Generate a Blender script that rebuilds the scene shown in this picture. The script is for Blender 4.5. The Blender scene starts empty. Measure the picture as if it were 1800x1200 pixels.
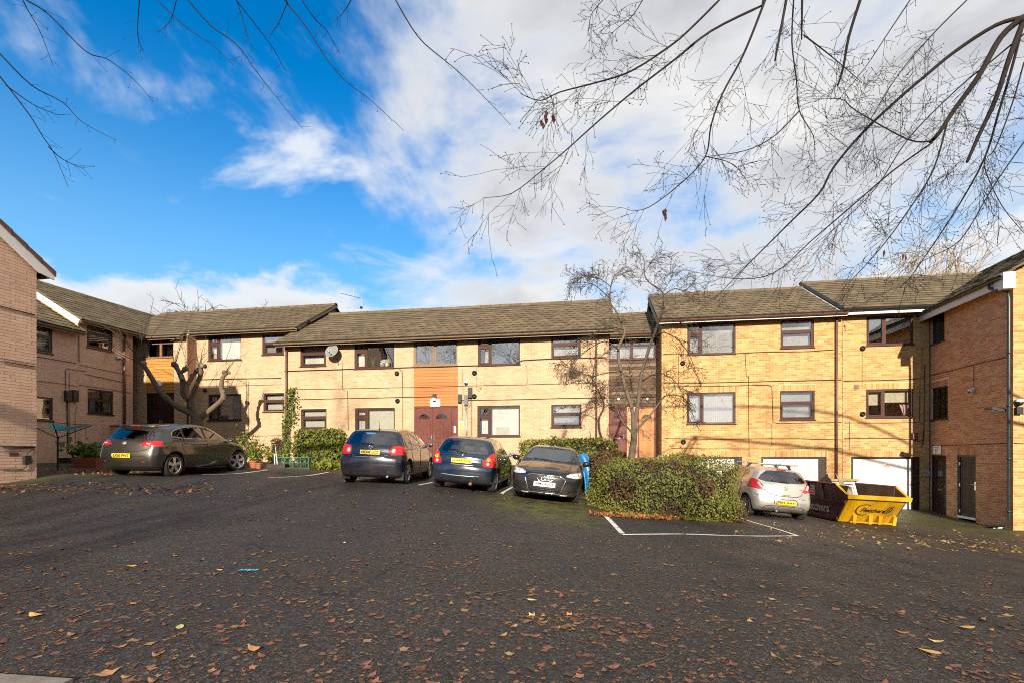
import bpy, math, random
import numpy as np
from mathutils import Vector, Matrix, noise
R = math.radians
rng = random.Random(7)
SC = bpy.context.scene
COL = SC.collection

# ------------------------------------------------------------------ camera
F, CX, HY, EYE = 870.0, 900.0, 797.0, 1.6      # focal length, centre, horizon of the 1800 px wide photograph
cam_d = bpy.data.cameras.new('camera'); cam = bpy.data.objects.new('camera', cam_d); COL.objects.link(cam)
cam.location = (0, 0, EYE); cam.rotation_euler = (R(90), 0, 0)
cam_d.sensor_width = 36; cam_d.lens = F / 1800 * 36
cam_d.shift_y = (HY - 600) / 1800
cam_d.clip_start = .05; cam_d.clip_end = 2000
SC.camera = cam
SC.cycles.filter_width = 1.05
SC.cycles.use_denoising = False
SC.cycles.sample_clamp_indirect = 3.0; SC.cycles.use_adaptive_sampling = False; SC.cycles.caustics_reflective = False; SC.cycles.caustics_refractive = False; SC.cycles.blur_glossy = 1.0

# ------------------------------------------------------------------ light
SUN_AZ, SUN_EL = 3.0, 20.5           # travel direction: degrees to the right of +y; elevation
sd = bpy.data.lights.new('sun', 'SUN'); so = bpy.data.objects.new('sun', sd); COL.objects.link(so)
sd.energy = 3.9; sd.angle = R(.55); sd.color = (1, .87, .71)
tv = Vector((math.sin(R(SUN_AZ)) * math.cos(R(SUN_EL)), math.cos(R(SUN_AZ)) * math.cos(R(SUN_EL)), -math.sin(R(SUN_EL))))
so.rotation_euler = tv.to_track_quat('-Z', 'Y').to_euler(); so.location = (-5, -40, 30)
SC.view_settings.view_transform = 'Standard'; SC.view_settings.look = 'None'
SC.view_settings.exposure = 1.2; SC.view_settings.gamma = 1; SC.view_settings.use_curve_mapping = False

class NT:
    """small node-tree writer"""
    def __init__(s, tree): s.t = tree; s.n = tree.nodes; s.l = tree.links
    def new(s, typ, **kw):
        nd = s.n.new(typ)
        for k, v in kw.items(): setattr(nd, k, v)
        return nd
    def put(s, sock, v):
        if hasattr(v, 'is_output') or hasattr(v, 'links'): s.l.new(v, sock)
        else: sock.default_value = v
    def math(s, op, a, b=0.0, clamp=False):
        m = s.new('ShaderNodeMath', operation=op, use_clamp=clamp); s.put(m.inputs[0], a); s.put(m.inputs[1], b); return m.outputs[0]
    def mix(s, f, a, b, blend='MIX'):
        m = s.new('ShaderNodeMix', data_type='RGBA', blend_type=blend)
        s.put(m.inputs[0], f); s.put(m.inputs[6], a if hasattr(a, 'links') else (*a[:3], 1)); s.put(m.inputs[7], b if hasattr(b, 'links') else (*b[:3], 1)); return m.outputs[2]
    def noise(s, vec, scale, detail=4, rough=.55, dist=0.0, color=False):
        m = s.new('ShaderNodeTexNoise'); 
        if vec is not None: s.l.new(vec, m.inputs['Vector'])
        m.inputs['Scale'].default_value = scale; m.inputs['Detail'].default_value = detail
        m.inputs['Roughness'].default_value = rough; m.inputs['Distortion'].default_value = dist
        return m.outputs[1 if color else 0]
    def ramp(s, f, stops):
        m = s.new('ShaderNodeValToRGB'); s.put(m.inputs[0], f); e = m.color_ramp.elements
        while len(e) > 1: e.remove(e[-1])
        e[0].position = stops[0][0]; e[0].color = (*stops[0][1][:3], 1)
        for p, c in stops[1:]:
            x = e.new(p); x.color = (*c[:3], 1)
        return m.outputs[0]
    def smooth(s, v, a, b, lo=0.0, hi=1.0):
        m = s.new('ShaderNodeMapRange', interpolation_type='SMOOTHSTEP'); s.put(m.inputs[0], v)
        m.inputs[1].default_value = a; m.inputs[2].default_value = b; m.inputs[3].default_value = lo; m.inputs[4].default_value = hi
        return m.outputs[0]

world = bpy.data.worlds.new('World'); SC.world = world; world.use_nodes = True
def build_world():
    T = NT(world.node_tree); T.n.clear()
    out = T.new('ShaderNodeOutputWorld'); bg = T.new('ShaderNodeBackground'); T.l.new(bg.outputs[0], out.inputs[0])
    sky = T.new('ShaderNodeTexSky', sky_type='NISHITA', sun_disc=False)
    sky.sun_elevation = R(SUN_EL); sky.sun_rotation = R(180 + SUN_AZ); sky.air_density = 1.0; sky.dust_density = .3; sky.ozone_density = 2.5
    tc = T.new('ShaderNodeTexCoord'); d = tc.outputs['Generated']
    sep = T.new('ShaderNodeSeparateXYZ'); T.l.new(d, sep.inputs[0]); X, Y, Z = sep.outputs
    hs = T.new('ShaderNodeHueSaturation'); hs.inputs['Saturation'].default_value = 1.45; hs.inputs['Value'].default_value = 1.0; hs.inputs['Hue'].default_value = .49
    T.l.new(sky.outputs[0], hs.inputs['Color'])
    blue = T.mix(1.0, hs.outputs[0], (.23, .80, .97), 'MULTIPLY')
    # cloud sheet: direction projected on a high plane
    zz = T.math('ADD', T.math('MAXIMUM', Z, 0.0), .22)
    cv = T.new('ShaderNodeCombineXYZ'); T.l.new(T.math('DIVIDE', X, zz), cv.inputs[0]); T.l.new(T.math('DIVIDE', Y, zz), cv.inputs[1]); T.l.new(Z, cv.inputs[2])
    mp = T.new('ShaderNodeMapping'); T.l.new(cv.outputs[0], mp.inputs[0]); mp.inputs['Location'].default_value = CLOUD_OFF; 
    p = mp.outputs[0]
    n1 = T.noise(p, 1.25, 9, .60, .35)
    n2 = T.noise(p, .55, 3, .5, .2)
    n1 = T.math('ADD', T.math('MULTIPLY', T.math('SUBTRACT', n1, .5), 1.5), .5)
    cover = T.smooth(X, -.50, .06, -.115, .30)
    cover = T.math('ADD', cover, T.math('MULTIPLY', T.math('SUBTRACT', n2, .5), .80))
    cover = T.math('ADD', cover, T.smooth(Y, .15, -.45, 0, .24))
    dens = T.math('ADD', n1, cover)
    mask = T.smooth(dens, .50, .80)
    thick = T.smooth(dens, .62, 1.10)
    n3 = T.noise(p, 1.7, 7, .58, .3)
    # a bank of cumulus low over the roofs
    m2 = T.new('ShaderNodeMapping'); T.l.new(d, m2.inputs[0]); m2.inputs['Scale'].default_value = (3.2, 3.2, 7.5); m2.inputs['Location'].default_value = LOW_OFF
    n4 = T.noise(m2.outputs[0], 1.15, 8, .56, .25)
    low = T.math('ADD', T.math('ADD', T.math('MULTIPLY', T.math('SUBTRACT', n4, .5), 1.6), .5), T.smooth(Z, .43, .22, -.26, .17))
    lmask = T.smooth(low, .50, .70)
    # thick cloud turns greyer, thin rims stay white
    lit = T.mix(thick, (3.7, 3.8, 3.95), (1.85, 1.9, 2.05))
    lit = T.mix(T.smooth(n3, .47, .68), lit, (4.0, 3.95, 3.88))
    blue = T.mix(T.smooth(Z, .60, .10, 0, .62), blue, (2.0, 3.3, 4.3))
    # small loose puffs in the open blue
    m5 = T.new('ShaderNodeMapping'); T.l.new(cv.outputs[0], m5.inputs[0]); m5.inputs['Location'].default_value = PUFF_OFF
    n5 = T.noise(m5.outputs[0], 1.9, 7, .57, .3); pm = T.math('MULTIPLY', T.smooth(n5, .545, .69, 0, .85), T.smooth(Z, .72, .48)); blue = T.mix(pm, blue, (4.0, 4.15, 4.35))
    colr = T.mix(mask, blue, lit)
    colr = T.mix(T.math('MULTIPLY', lmask, .93), colr, T.mix(T.smooth(low, .62, .98), (4.0, 4.05, 4.1), (3.2, 3.2, 3.25)))
    T.l.new(colr, bg.inputs[0]); bg.inputs[1].default_value = .10
CLOUD_OFF = (3.1, 1.7, 0); LOW_OFF = (.7, .2, .3); PUFF_OFF = (7.09, .05, .5)
build_world()

# ------------------------------------------------------------------ mesh helpers
class MB:
    def __init__(s): s.v = []; s.f = []; s.t = []; s.m = []; s.tone = 0.0; s.mi = 0
    def add(s, vs, fs, tone=None):
        b = len(s.v); s.v.extend(tuple(v) for v in vs); s.t.extend([s.tone if tone is None else tone] * len(vs))
        for f in fs: s.f.append(tuple(b + i for i in f)); s.m.append(s.mi)
        return b
    def box(s, lo, hi, M=None, tone=None):
        x0, y0, z0 = lo; x1, y1, z1 = hi
        vs = [(x0, y0, z0), (x1, y0, z0), (x1, y1, z0), (x0, y1, z0), (x0, y0, z1), (x1, y0, z1), (x1, y1, z1), (x0, y1, z1)]
        if M is not None: vs = [M(*v) if callable(M) else M @ Vector(v) for v in vs]
        s.add(vs, [(0, 3, 2, 1), (4, 5, 6, 7), (0, 1, 5, 4), (1, 2, 6, 5), (2, 3, 7, 6), (3, 0, 4, 7)], tone)
    def quad(s, a, b, c, d, tone=None): s.add([a, b, c, d], [(0, 1, 2, 3)], tone)
    def tube(s, pts, r, n=6, r1=None, cap=True, tone=None):
        pts = [Vector(p) for p in pts]; k = len(pts)
        if k < 2: return
        rad = r if isinstance(r, (list, tuple)) else [r + ((r if r1 is None else r1) - r) * i / (k - 1) for i in range(k)]
        t = (pts[1] - pts[0]).normalized(); up = Vector((0, 0, 1)) if abs(t.z) < .9 else Vector((1, 0, 0))
        nx = t.cross(up).normalized(); vs = []; fs = []
        for i, p in enumerate(pts):
            t = (pts[min(i + 1, k - 1)] - pts[max(i - 1, 0)])
            if t.length < 1e-9: t = Vector((0, 0, 1))
            t.normalize(); nx = (nx - t * nx.dot(t))
            if nx.length < 1e-6: nx = t.orthogonal()
            nx.normalize(); ny = t.cross(nx)
            for j in range(n):
                a = 2 * math.pi * j / n; vs.append(p + (nx * math.cos(a) + ny * math.sin(a)) * rad[i])
        for i in range(k - 1):
            for j in range(n):
                j2 = (j + 1) % n; fs.append((i * n + j, i * n + j2, (i + 1) * n + j2, (i + 1) * n + j))
        if cap: fs.append(tuple(range(n - 1, -1, -1))); fs.append(tuple((k - 1) * n + j for j in range(n)))
        s.add(vs, fs, tone)
    def lathe(s, prof, n=16, M=None, tone=None):
        vs = []; fs = []; k = len(prof)
        for r, z in prof:
            for j in range(n):
                a = 2 * math.pi * j / n; v = Vector((r * math.cos(a), r * math.sin(a), z)); vs.append(M @ v if M is not None else v)
        for i in range(k - 1):
            for j in range(n):
                j2 = (j + 1) % n; fs.append((i * n + j, i * n + j2, (i + 1) * n + j2, (i + 1) * n + j))
        s.add(vs, fs, tone)
    def prism(s, poly, d0, d1, M, tone=None):
        """extrude a 2-D polygon; M(u, v, w) maps to space"""
        n = len(poly); vs = [M(u, v, d0) for u, v in poly] + [M(u, v, d1) for u, v in poly]
        fs = [tuple(range(n - 1, -1, -1)), tuple(range(n, 2 * n))] + [(i, (i + 1) % n, n + (i + 1) % n, n + i) for i in range(n)]
        s.add(vs, fs, tone)
    def ball(s, c, r, n=8, m=5, sc=(1, 1, 1), tone=None):
        vs = []; fs = []
        for i in range(m + 1):
            th = math.pi * i / m
            for j in range(n):
                a = 2 * math.pi * j / n
                vs.append((c[0] + r * sc[0] * math.sin(th) * math.cos(a), c[1] + r * sc[1] * math.sin(th) * math.sin(a), c[2] + r * sc[2] * math.cos(th)))
        for i in range(m):
            for j in range(n):
                j2 = (j + 1) % n; fs.append((i * n + j, (i + 1) * n + j, (i + 1) * n + j2, i * n + j2))
        s.add(vs, fs, tone)
    def mesh(s, name, mats, smooth=False):
        me = bpy.data.meshes.new(name); me.from_pydata(s.v, [], s.f)
        for m in (mats if isinstance(mats, (list, tuple)) else [mats]): me.materials.append(m)
        at = me.attributes.new('tone', 'FLOAT', 'POINT'); at.data.foreach_set('value', np.array(s.t, dtype=np.float32))
        if len(set(s.m)) > 1: me.polygons.foreach_set('material_index', s.m)
        me.polygons.foreach_set('use_smooth', [bool(smooth)] * len(me.polygons))
        me.update(); return me
    def build(s, name, mats, parent=None, smooth=False, loc=None):
        return link(name, s.mesh(name, mats, smooth), parent, loc)

def wloc(o):
    p = Vector((0, 0, 0))
    while o is not None: p = p + Vector(o.location); o = o.parent
    return p
def link(name, data, parent=None, loc=None):
    """loc is a world position (the mesh is baked in world space when loc is None); parents here only translate"""
    o = bpy.data.objects.new(name, data); COL.objects.link(o)
    w = Vector((0, 0, 0)) if loc is None else Vector(loc)
    if parent is not None: o.parent = parent; o.location = w - wloc(parent)
    else: o.location = w
    return o
def empty(name, loc, parent=None): 
    o = link(name, None, parent, loc); o.empty_display_size = .2; return o
def tag(o, label=None, cat=None, group=None, kind=None):
    if label: o['label'] = label
    if cat: o['category'] = cat
    if group: o['group'] = group
    if kind: o['kind'] = kind
    return o
def np_mesh(name, V, Q, mats, tone=None, smooth=False):
    V = np.asarray(V, np.float32); Q = np.asarray(Q, np.int32); me = bpy.data.meshes.new(name)
    k = Q.shape[1]
    me.vertices.add(len(V)); me.vertices.foreach_set('co', V.ravel())
    me.loops.add(Q.size); me.loops.foreach_set('vertex_index', Q.ravel())
    me.polygons.add(len(Q)); me.polygons.foreach_set('loop_start', np.arange(0, Q.size, k, dtype=np.int32))
    me.update(calc_edges=True)
    for m in (mats if isinstance(mats, (list, tuple)) else [mats]): me.materials.append(m)
    if tone is not None:
        at = me.attributes.new('tone', 'FLOAT', 'POINT'); at.data.foreach_set('value', np.asarray(tone, np.float32))
    me.polygons.foreach_set('use_smooth', np.full(len(Q), bool(smooth)))
    me.validate(); return me

# ------------------------------------------------------------------ materials
def base_mat(name):
    m = bpy.data.materials.new(name); m.use_nodes = True; T = NT(m.node_tree)
    b = [n for n in T.n if n.type == 'BSDF_PRINCIPLED'][0]; return m, T, b
def pos(T):
    return T.new('ShaderNodeNewGeometry').outputs['Position']
def attr(T, name='tone'):
    a = T.new('ShaderNodeAttribute'); a.attribute_name = name; return a.outputs['Fac']
def plain(name, col, rough=.6, metal=0.0, var=.12, scale=6.0, bump=0.0, bscale=60.0, coat=0.0, spec=.5, dirt=None):
    m, T, b = base_mat(name)
    tc = T.new('ShaderNodeTexCoord').outputs['Object']
    n = T.noise(tc, scale, 5, .6)
    c = T.mix(T.smooth(n, .3, .7), [x * (1 - var) for x in col], [min(1, x * (1 + var)) for x in col])
    if dirt: c = T.mix(T.math('MULTIPLY', T.smooth(T.noise(tc, scale * .5, 6, .65), .48, .72), dirt[1]), c, dirt[0])
    T.l.new(c, b.inputs['Base Color']); b.inputs['Metallic'].default_value = metal
    T.put(b.inputs['Roughness'], T.smooth(n, .2, .8, max(.02, rough - .08), min(1, rough + .08)))
    b.inputs['Coat Weight'].default_value = coat; b.inputs['Coat Roughness'].default_value = .04; b.inputs['Specular IOR Level'].default_value = spec
    if bump:
        bp = T.new('ShaderNodeBump'); bp.inputs['Strength'].default_value = bump; bp.inputs['Distance'].default_value = .01
        T.l.new(T.noise(tc, bscale, 4, .6), bp.inputs['Height']); T.l.new(bp.outputs[0], b.inputs['Normal'])
    return m
def brick_mat(name, cols, single):
    """cols: list of brick colours; the tone of each brick picks one"""
    m, T, b = base_mat(name)
    t = T.new('ShaderNodeObjectInfo').outputs['Random'] if single else attr(T)
    k = len(cols); c = T.ramp(t, [(i / (k - 1), cc) for i, cc in enumerate(cols)])
    P = pos(T)
    c = T.mix(T.smooth(T.noise(P, 38, 3, .6), .3, .75, 0, .35), c, [x * .62 for x in cols[0]])
    c = T.mix(T.smooth(T.noise(P, .55, 5, .6), .42, .70, 0, .30), c, [x * .72 for x in cols[0]])
    mp = T.new('ShaderNodeMapping'); T.l.new(P, mp.inputs[0]); mp.inputs['Scale'].default_value = (3.2, 3.2, .35)
    c = T.mix(T.smooth(T.noise(mp.outputs[0], 1.0, 5, .65), .50, .74, 0, .42), c, [x * .55 for x in cols[0]])
    T.l.new(c, b.inputs['Base Color']); b.inputs['Roughness'].default_value = .85; b.inputs['Specular IOR Level'].default_value = .25
    bp = T.new('ShaderNodeBump'); bp.inputs['Strength'].default_value = .5; bp.inputs['Distance'].default_value = .004
    T.l.new(T.noise(P, 120, 4, .65), bp.inputs['Height']); T.l.new(bp.outputs[0], b.inputs['Normal'])
    return m
def tone_mat(name, cols, rough=.8, single=False, spec=.3, nscale=14.0, moss=None, trans=0.0, bump=0.0):
    m, T, b = base_mat(name)
    t = T.new('ShaderNodeObjectInfo').outputs['Random'] if single else attr(T)
    k = len(cols); c = T.ramp(t, [(i / (k - 1), cc) for i, cc in enumerate(cols)])
    P = pos(T)
    c = T.mix(T.smooth(T.noise(P, nscale, 4, .6), .35, .75, 0, .4), c, [x * .6 for x in cols[0]])
    if moss: c = T.mix(T.smooth(T.noise(P, moss[1], 6, .7), moss[2], moss[2] + .16, 0, .85), c, moss[0])
    T.l.new(c, b.inputs['Base Color']); b.inputs['Roughness'].default_value = rough; b.inputs['Specular IOR Level'].default_value = spec
    if bump:
        bp = T.new('ShaderNodeBump'); bp.inputs['Strength'].default_value = bump; bp.inputs['Distance'].default_value = .05
        T.l.new(T.noise(P, nscale * 1.4, 6, .7, .6), bp.inputs['Height']); T.l.new(bp.outputs[0], b.inputs['Normal'])
    if trans:
        tr = T.new('ShaderNodeBsdfTranslucent'); T.l.new(c, tr.inputs[0]); mx = T.new('ShaderNodeMixShader'); mx.inputs[0].default_value = trans
        T.l.new(b.outputs[0], mx.inputs[1]); T.l.new(tr.outputs[0], mx.inputs[2])
        o = [n for n in T.n if n.type == 'OUTPUT_MATERIAL'][0]; T.l.new(mx.outputs[0], o.inputs[0])
    return m
def glass_mat(name, tint=(.75, .8, .78), refl=1.0, base=.08, wav=.02, rough=.0):
    m, T, b = base_mat(name); T.n.remove(b)
    o = [n for n in T.n if n.type == 'OUTPUT_MATERIAL'][0]
    tr = T.new('ShaderNodeBsdfTransparent'); tr.inputs[0].default_value = (*tint, 1)
    g = T.new('ShaderNodeBsdfGlossy'); g.inputs['Roughness'].default_value = rough; g.inputs[0].default_value = (1, 1, 1, 1)
    fr = T.new('ShaderNodeFresnel'); fr.inputs[0].default_value = 1.5
    if wav:
        bp = T.new('ShaderNodeBump'); bp.inputs['Strength'].default_value = wav; bp.inputs['Distance'].default_value = .1
        T.l.new(T.noise(pos(T), 1.7, 2, .5), bp.inputs['Height']); T.l.new(bp.outputs[0], g.inputs['Normal'])
    f = T.math('ADD', T.math('MULTIPLY', fr.outputs[0], refl), base, True)
    mx = T.new('ShaderNodeMixShader'); T.l.new(f, mx.inputs[0]); T.l.new(tr.outputs[0], mx.inputs[1]); T.l.new(g.outputs[0], mx.inputs[2]); T.l.new(mx.outputs[0], o.inputs[0])
    return m

PALE = [(.535, .368, .225), (.475, .31, .18), (.565, .405, .262), (.43, .275, .16), (.55, .385, .242), (.50, .338, .205)]
GOLD = [(.53, .325, .125), (.41, .185, .068), (.56, .365, .15), (.48, .255, .085), (.37, .155, .06), (.58, .385, .155), (.45, .24, .082)]
MIXD = [(.60, .325, .155), (.47, .19, .105), (.62, .37, .165), (.52, .24, .125), (.42, .165, .10), (.60, .34, .155)]
PINK = [(.66, .44, .315), (.60, .39, .275), (.69, .475, .345), (.57, .365, .26), (.67, .455, .33), (.63, .415, .295)]
M = {}
for nm, cols in (('pale', PALE), ('pink', PINK), ('gold', GOLD), ('mixd', MIXD)):
    M[nm] = brick_mat('brick_' + nm, cols, False); M[nm + '1'] = brick_mat('brick_single_' + nm, cols, True)
M['mortar_pale'] = plain('mortar_pale', (.53, .41, .28), .95, var=.15, scale=3)
M['mortar_pink'] = plain('mortar_pink', (.52, .36, .26), .95, var=.15, scale=3)
M['mortar_gold'] = plain('mortar_gold', (.56, .44, .26), .95, var=.12, scale=3)
M['mortar_mixd'] = plain('mortar_mixd', (.70, .58, .44), .95, var=.12, scale=3)
TILE = [(.150, .114, .068), (.115, .088, .054), (.180, .138, .080), (.132, .104, .060), (.098, .076, .048)]
MOSS = ((.16, .17, .045), 1.9, .60)
M['tile'] = tone_mat('roof_tile', TILE, .85, False, .2, 9, MOSS); M['tile1'] = tone_mat('roof_tile_single', TILE, .85, True, .2, 9, MOSS)
M['tile_edge_shade'] = plain('roof_tile_nose_shade', (.026, .020, .014), .9, var=.3, scale=9); M['deck'] = plain('roof_deck', (.05, .04, .03), .9)  # tile noses coloured dark: the shadow gap between courses is painted on
M['upvc'] = plain('maroon_upvc', (.060, .025, .018), .62, var=.1, scale=4, spec=.25)
M['upvc_dark'] = plain('dark_brown_upvc', (.035, .018, .014), .35, var=.1, scale=4)
M['timber_frame'] = plain('weathered_timber', (.19, .115, .06), .6, var=.25, scale=14)
M['white'] = plain('white_paint', (.66, .65, .62), .45, var=.05, scale=3, dirt=((.5, .48, .42), .4))
M['gutter'] = plain('brown_gutter', (.14, .065, .042), .4, var=.15)
M['gutter_dull'] = plain('weathered_gutter', (.20, .145, .095), .55, var=.2)
M['black'] = plain('black_plastic', (.016, .016, .016), .45, var=.1)
M['cable'] = plain('cable_black', (.022, .02, .018), .6, var=.1)
M['glass'] = glass_mat('window_glass', (.90, .91, .89), 1.0, .10, .02)
M['glass_hi'] = glass_mat('window_glass_coated', (.92, .92, .91), 1.4, .26, .025)
M['net'] = plain('net_curtain', (.88, .87, .83), .9, var=.08, scale=9)
M['cream'] = plain('cream_curtain', (.70, .64, .48), .9, var=.12, scale=9)
M['blind'] = plain('pale_blind', (.72, .72, .66), .8, var=.04, scale=2)
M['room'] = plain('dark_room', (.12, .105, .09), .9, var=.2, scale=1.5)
M['grey_metal'] = plain('galvanised', (.45, .46, .46), .4, .7, var=.12)
M['paper'] = plain('white_sign', (.86, .86, .82), .5, var=.02)
M['ink'] = plain('black_ink', (.02, .02, .02), .6, var=0.0)
M['yellow'] = plain('yellow_sign', (.85, .62, .02), .5, var=.04)

# ------------------------------------------------------------------ walls in plan
class Wall:
    """vertical wall plane: s along (left to right seen from outside), z up, o outwards"""
    def __init__(w, a, ang): 
        w.a = Vector((a[0], a[1])); w.u = Vector((math.cos(R(ang)), math.sin(R(ang)))); w.n = Vector((w.u.y, -w.u.x)); w.ang = R(ang)
    def P(w, s, z, o=0.0):
        q = w.a + w.u * s + w.n * o; return Vector((q.x, q.y, z))
    def hit(w, px, o=0.0):
        r = Vector(((px - CX) / F, 1.0)); a = w.a + w.n * o
        det = r.x * -w.u.y + w.u.x * r.y
        d = (a.x * -w.u.y + w.u.x * a.y) / det
        s = (r * d - a).dot(w.u); return s, d
    def s(w, px, o=0.0): return w.hit(px, o)[0]
    def z(w, px, py, o=0.0): return EYE - (py - HY) / F * w.hit(px, o)[1]
    def sz(w, px, py, o=0.0): s, d = w.hit(px, o); return s, EYE - (py - HY) / F * d
    def pt(w, px, py, o=0.0): s, z = w.sz(px, py, o); return w.P(s, z, o)
    def shift(w, o):
        k = Wall((0, 0), 0); k.a = w.a + w.n * o; k.u = w.u; k.n = w.n; k.ang = w.ang; return k
def pix(p): return CX + F * p.x / p.y, HY - F * (p.z - EYE) / p.y

def cut(lo, hi, spans):
    out = [(lo, hi)]
    for a, b in spans:
        nx = []
        for p, q in out:
            if b <= p or a >= q: nx.append((p, q)); continue
            if a > p: nx.append((p, a))
            if b < q: nx.append((b, q))
        out = nx
    return out
def backing(w, s0, s1, z0, z1, holes, mat, parent, o=-.004, name='mortar_bed'):
    ss = sorted({s0, s1, *[h[0] for h in holes], *[h[1] for h in holes]}); zs = sorted({z0, z1, *[h[2] for h in holes], *[h[3] for h in holes]})
    ss = [x for x in ss if s0 <= x <= s1]; zs = [x for x in zs if z0 <= x <= z1]
    mb = MB()
    for a, b in zip(ss, ss[1:]):
        for c, d in zip(zs, zs[1:]):
            m, n = (a + b) / 2, (c + d) / 2
            if any(h[0] < m < h[1] and h[2] < n < h[3] for h in holes): continue
            mb.quad(w.P(a, c, o), w.P(b, c, o), w.P(b, d, o), w.P(a, d, o))
    for h in holes:     # the reveals of each opening
        a, b, c, d = h[:4]; dp = -.16
        c2 = max(c, z0); d2 = min(d, z1)
        mb.quad(w.P(a, c2, o), w.P(a, d2, o), w.P(a, d2, dp), w.P(a, c2, dp)); mb.quad(w.P(b, d2, o), w.P(b, c2, o), w.P(b, c2, dp), w.P(b, d2, dp))
        mb.quad(w.P(a, d2, o), w.P(b, d2, o), w.P(b, d2, dp), w.P(a, d2, dp)); mb.quad(w.P(b, c2, o), w.P(a, c2, o), w.P(a, c2, dp), w.P(b, c2, dp))
    return mb.build(name, mat, parent)

BRICK_MESH = {}
def brick_unit(L, Hh, mat):
    k = (L, Hh, mat.name)
    if k not in BRICK_MESH:
        mb = MB(); mb.box((0, 0, 0), (L, .024, Hh)); BRICK_MESH[k] = mb.mesh('brick', mat)
    return BRICK_MESH[k]
def bricks(w, s0, s1, z0, z1, holes, kind, parent, singles=0, gable=None, soldiers=(), zvis=1.4, bev=.004):
    """courses of real bricks standing 9 mm proud of the mortar; the ones that show largest are objects"""
    rg = random.Random(int(abs(s0 * 971 + z0 * 131 + w.ang * 77)) + 5)
    L, Hh, J = .215, .065, .010
    z_base = -1.2; items = []; k0 = int((z0 - z_base) // (Hh + J))
    allh = list(holes) + [(a, b, c, d) for a, b, c, d in soldiers]
    k = k0
    while True:
        za = z_base + k * (Hh + J); zb = za + Hh
        if za >= z1: break
        k += 1
        if zb <= z0: continue
        c0, c1 = max(za, z0), min(zb, z1)
        if c1 - c0 < .012: continue
        sp = [(h[0], h[1]) for h in allh if h[2] < c1 - .02 and h[3] > c0 + .02]
        lo, hi = s0, s1
        if gable: lo, hi = gable(c1, lo, hi)
        for a, b in cut(lo, hi, sp):
            x = math.floor((a - (k % 2) * .1125) / .225) * .225 + (k % 2) * .1125
            while x < b:
                p, q = max(x, a), min(x + L, b); x += .225
                if q - p < .02: continue
                items.append((p, q, c0, c1, q - p > .2149 and c1 - c0 > .0649))
    for a, b, c, d in soldiers:
        x = a + .005
        while x + .03 < b:
            q = min(x + Hh, b); items.append((x, q, c + .005, d - .005, False)); x += Hh + J
    pick = set()
    if singles:
        sc = []
        for i, (p, q, c, d, full) in enumerate(items):
            if not full or c < zvis: continue
            P = w.P((p + q) / 2, c); px, py = pix(P) if P.y > .5 else (-1, -1)
            if 2 < px < 1798 and 2 < py < 1198:
                P0, P1 = w.P(p, c), w.P(q, c); sc.append((-abs(pix(P1)[0] - pix(P0)[0]), i))
        sc.sort(); pick = {i for _, i in sc[:singles]}
    me = brick_unit(L, Hh, M[kind + '1'])
    base = wloc(parent)
    V, Q, tn = [], [], []
    for i, (p, q, c, d, full) in enumerate(items):
        o = rg.uniform(-.0015, .002)
        if i in pick:
            ob = bpy.data.objects.new('brick', me); COL.objects.link(ob); ob.parent = parent
            ob.location = w.P(p, c, o) - base; ob.rotation_euler = (0, 0, w.ang)
            continue
        b = len(V)
        for oo in (o - .02, o):
            for ss, zz in ((p, c), (q, c), (q, d), (p, d)): V.append(w.P(ss, zz, oo))
        tn += [rg.random()] * 8
        Q += [(b + 4, b + 5, b + 6, b + 7), (b, b + 4, b + 7, b + 3), (b + 5, b + 1, b + 2, b + 6), (b + 7, b + 6, b + 2, b + 3), (b, b + 1, b + 5, b + 4)]
    if V:
        o = link('brickwork', np_mesh('brickwork', [tuple(v) for v in V], Q, M[kind], tn), parent); o['kind'] = 'stuff'

def frame_ring(mb, w, a, b, c, d, t, o0, o1):
    for lo, hi in (((a, c), (a + t, d)), ((b - t, c), (b, d)), ((a + t, c), (b - t, c + t)), ((a + t, d - t), (b - t, d))):
        mb.box((lo[0], lo[1], o0), (hi[0], hi[1], o1), lambda s, z, o: w.P(s, z, o))
def curtain(w, a, b, c, d, o, mat, parent, waves=14, amp=.025, name='curtain'):
    mb = MB(); n = waves * 4; rg = random.Random(int(a * 1000)); ph = rg.uniform(0, 6)
    for i in range(n + 1):
        s = a + (b - a) * i / n; oo = o + amp * math.sin(i * math.pi / 2 + ph + .7 * math.sin(i * .31)) * (.6 + .4 * math.sin(i * .17 + ph))
        mb.v += [tuple(w.P(s, c, oo)), tuple(w.P(s, d, oo * .6 + o * .4))]; mb.t += [0, 0]
    for i in range(n): mb.f.append((2 * i, 2 * i + 2, 2 * i + 3, 2 * i + 1)); mb.m.append(0)
    return mb.build(name, mat, parent, True)
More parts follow.
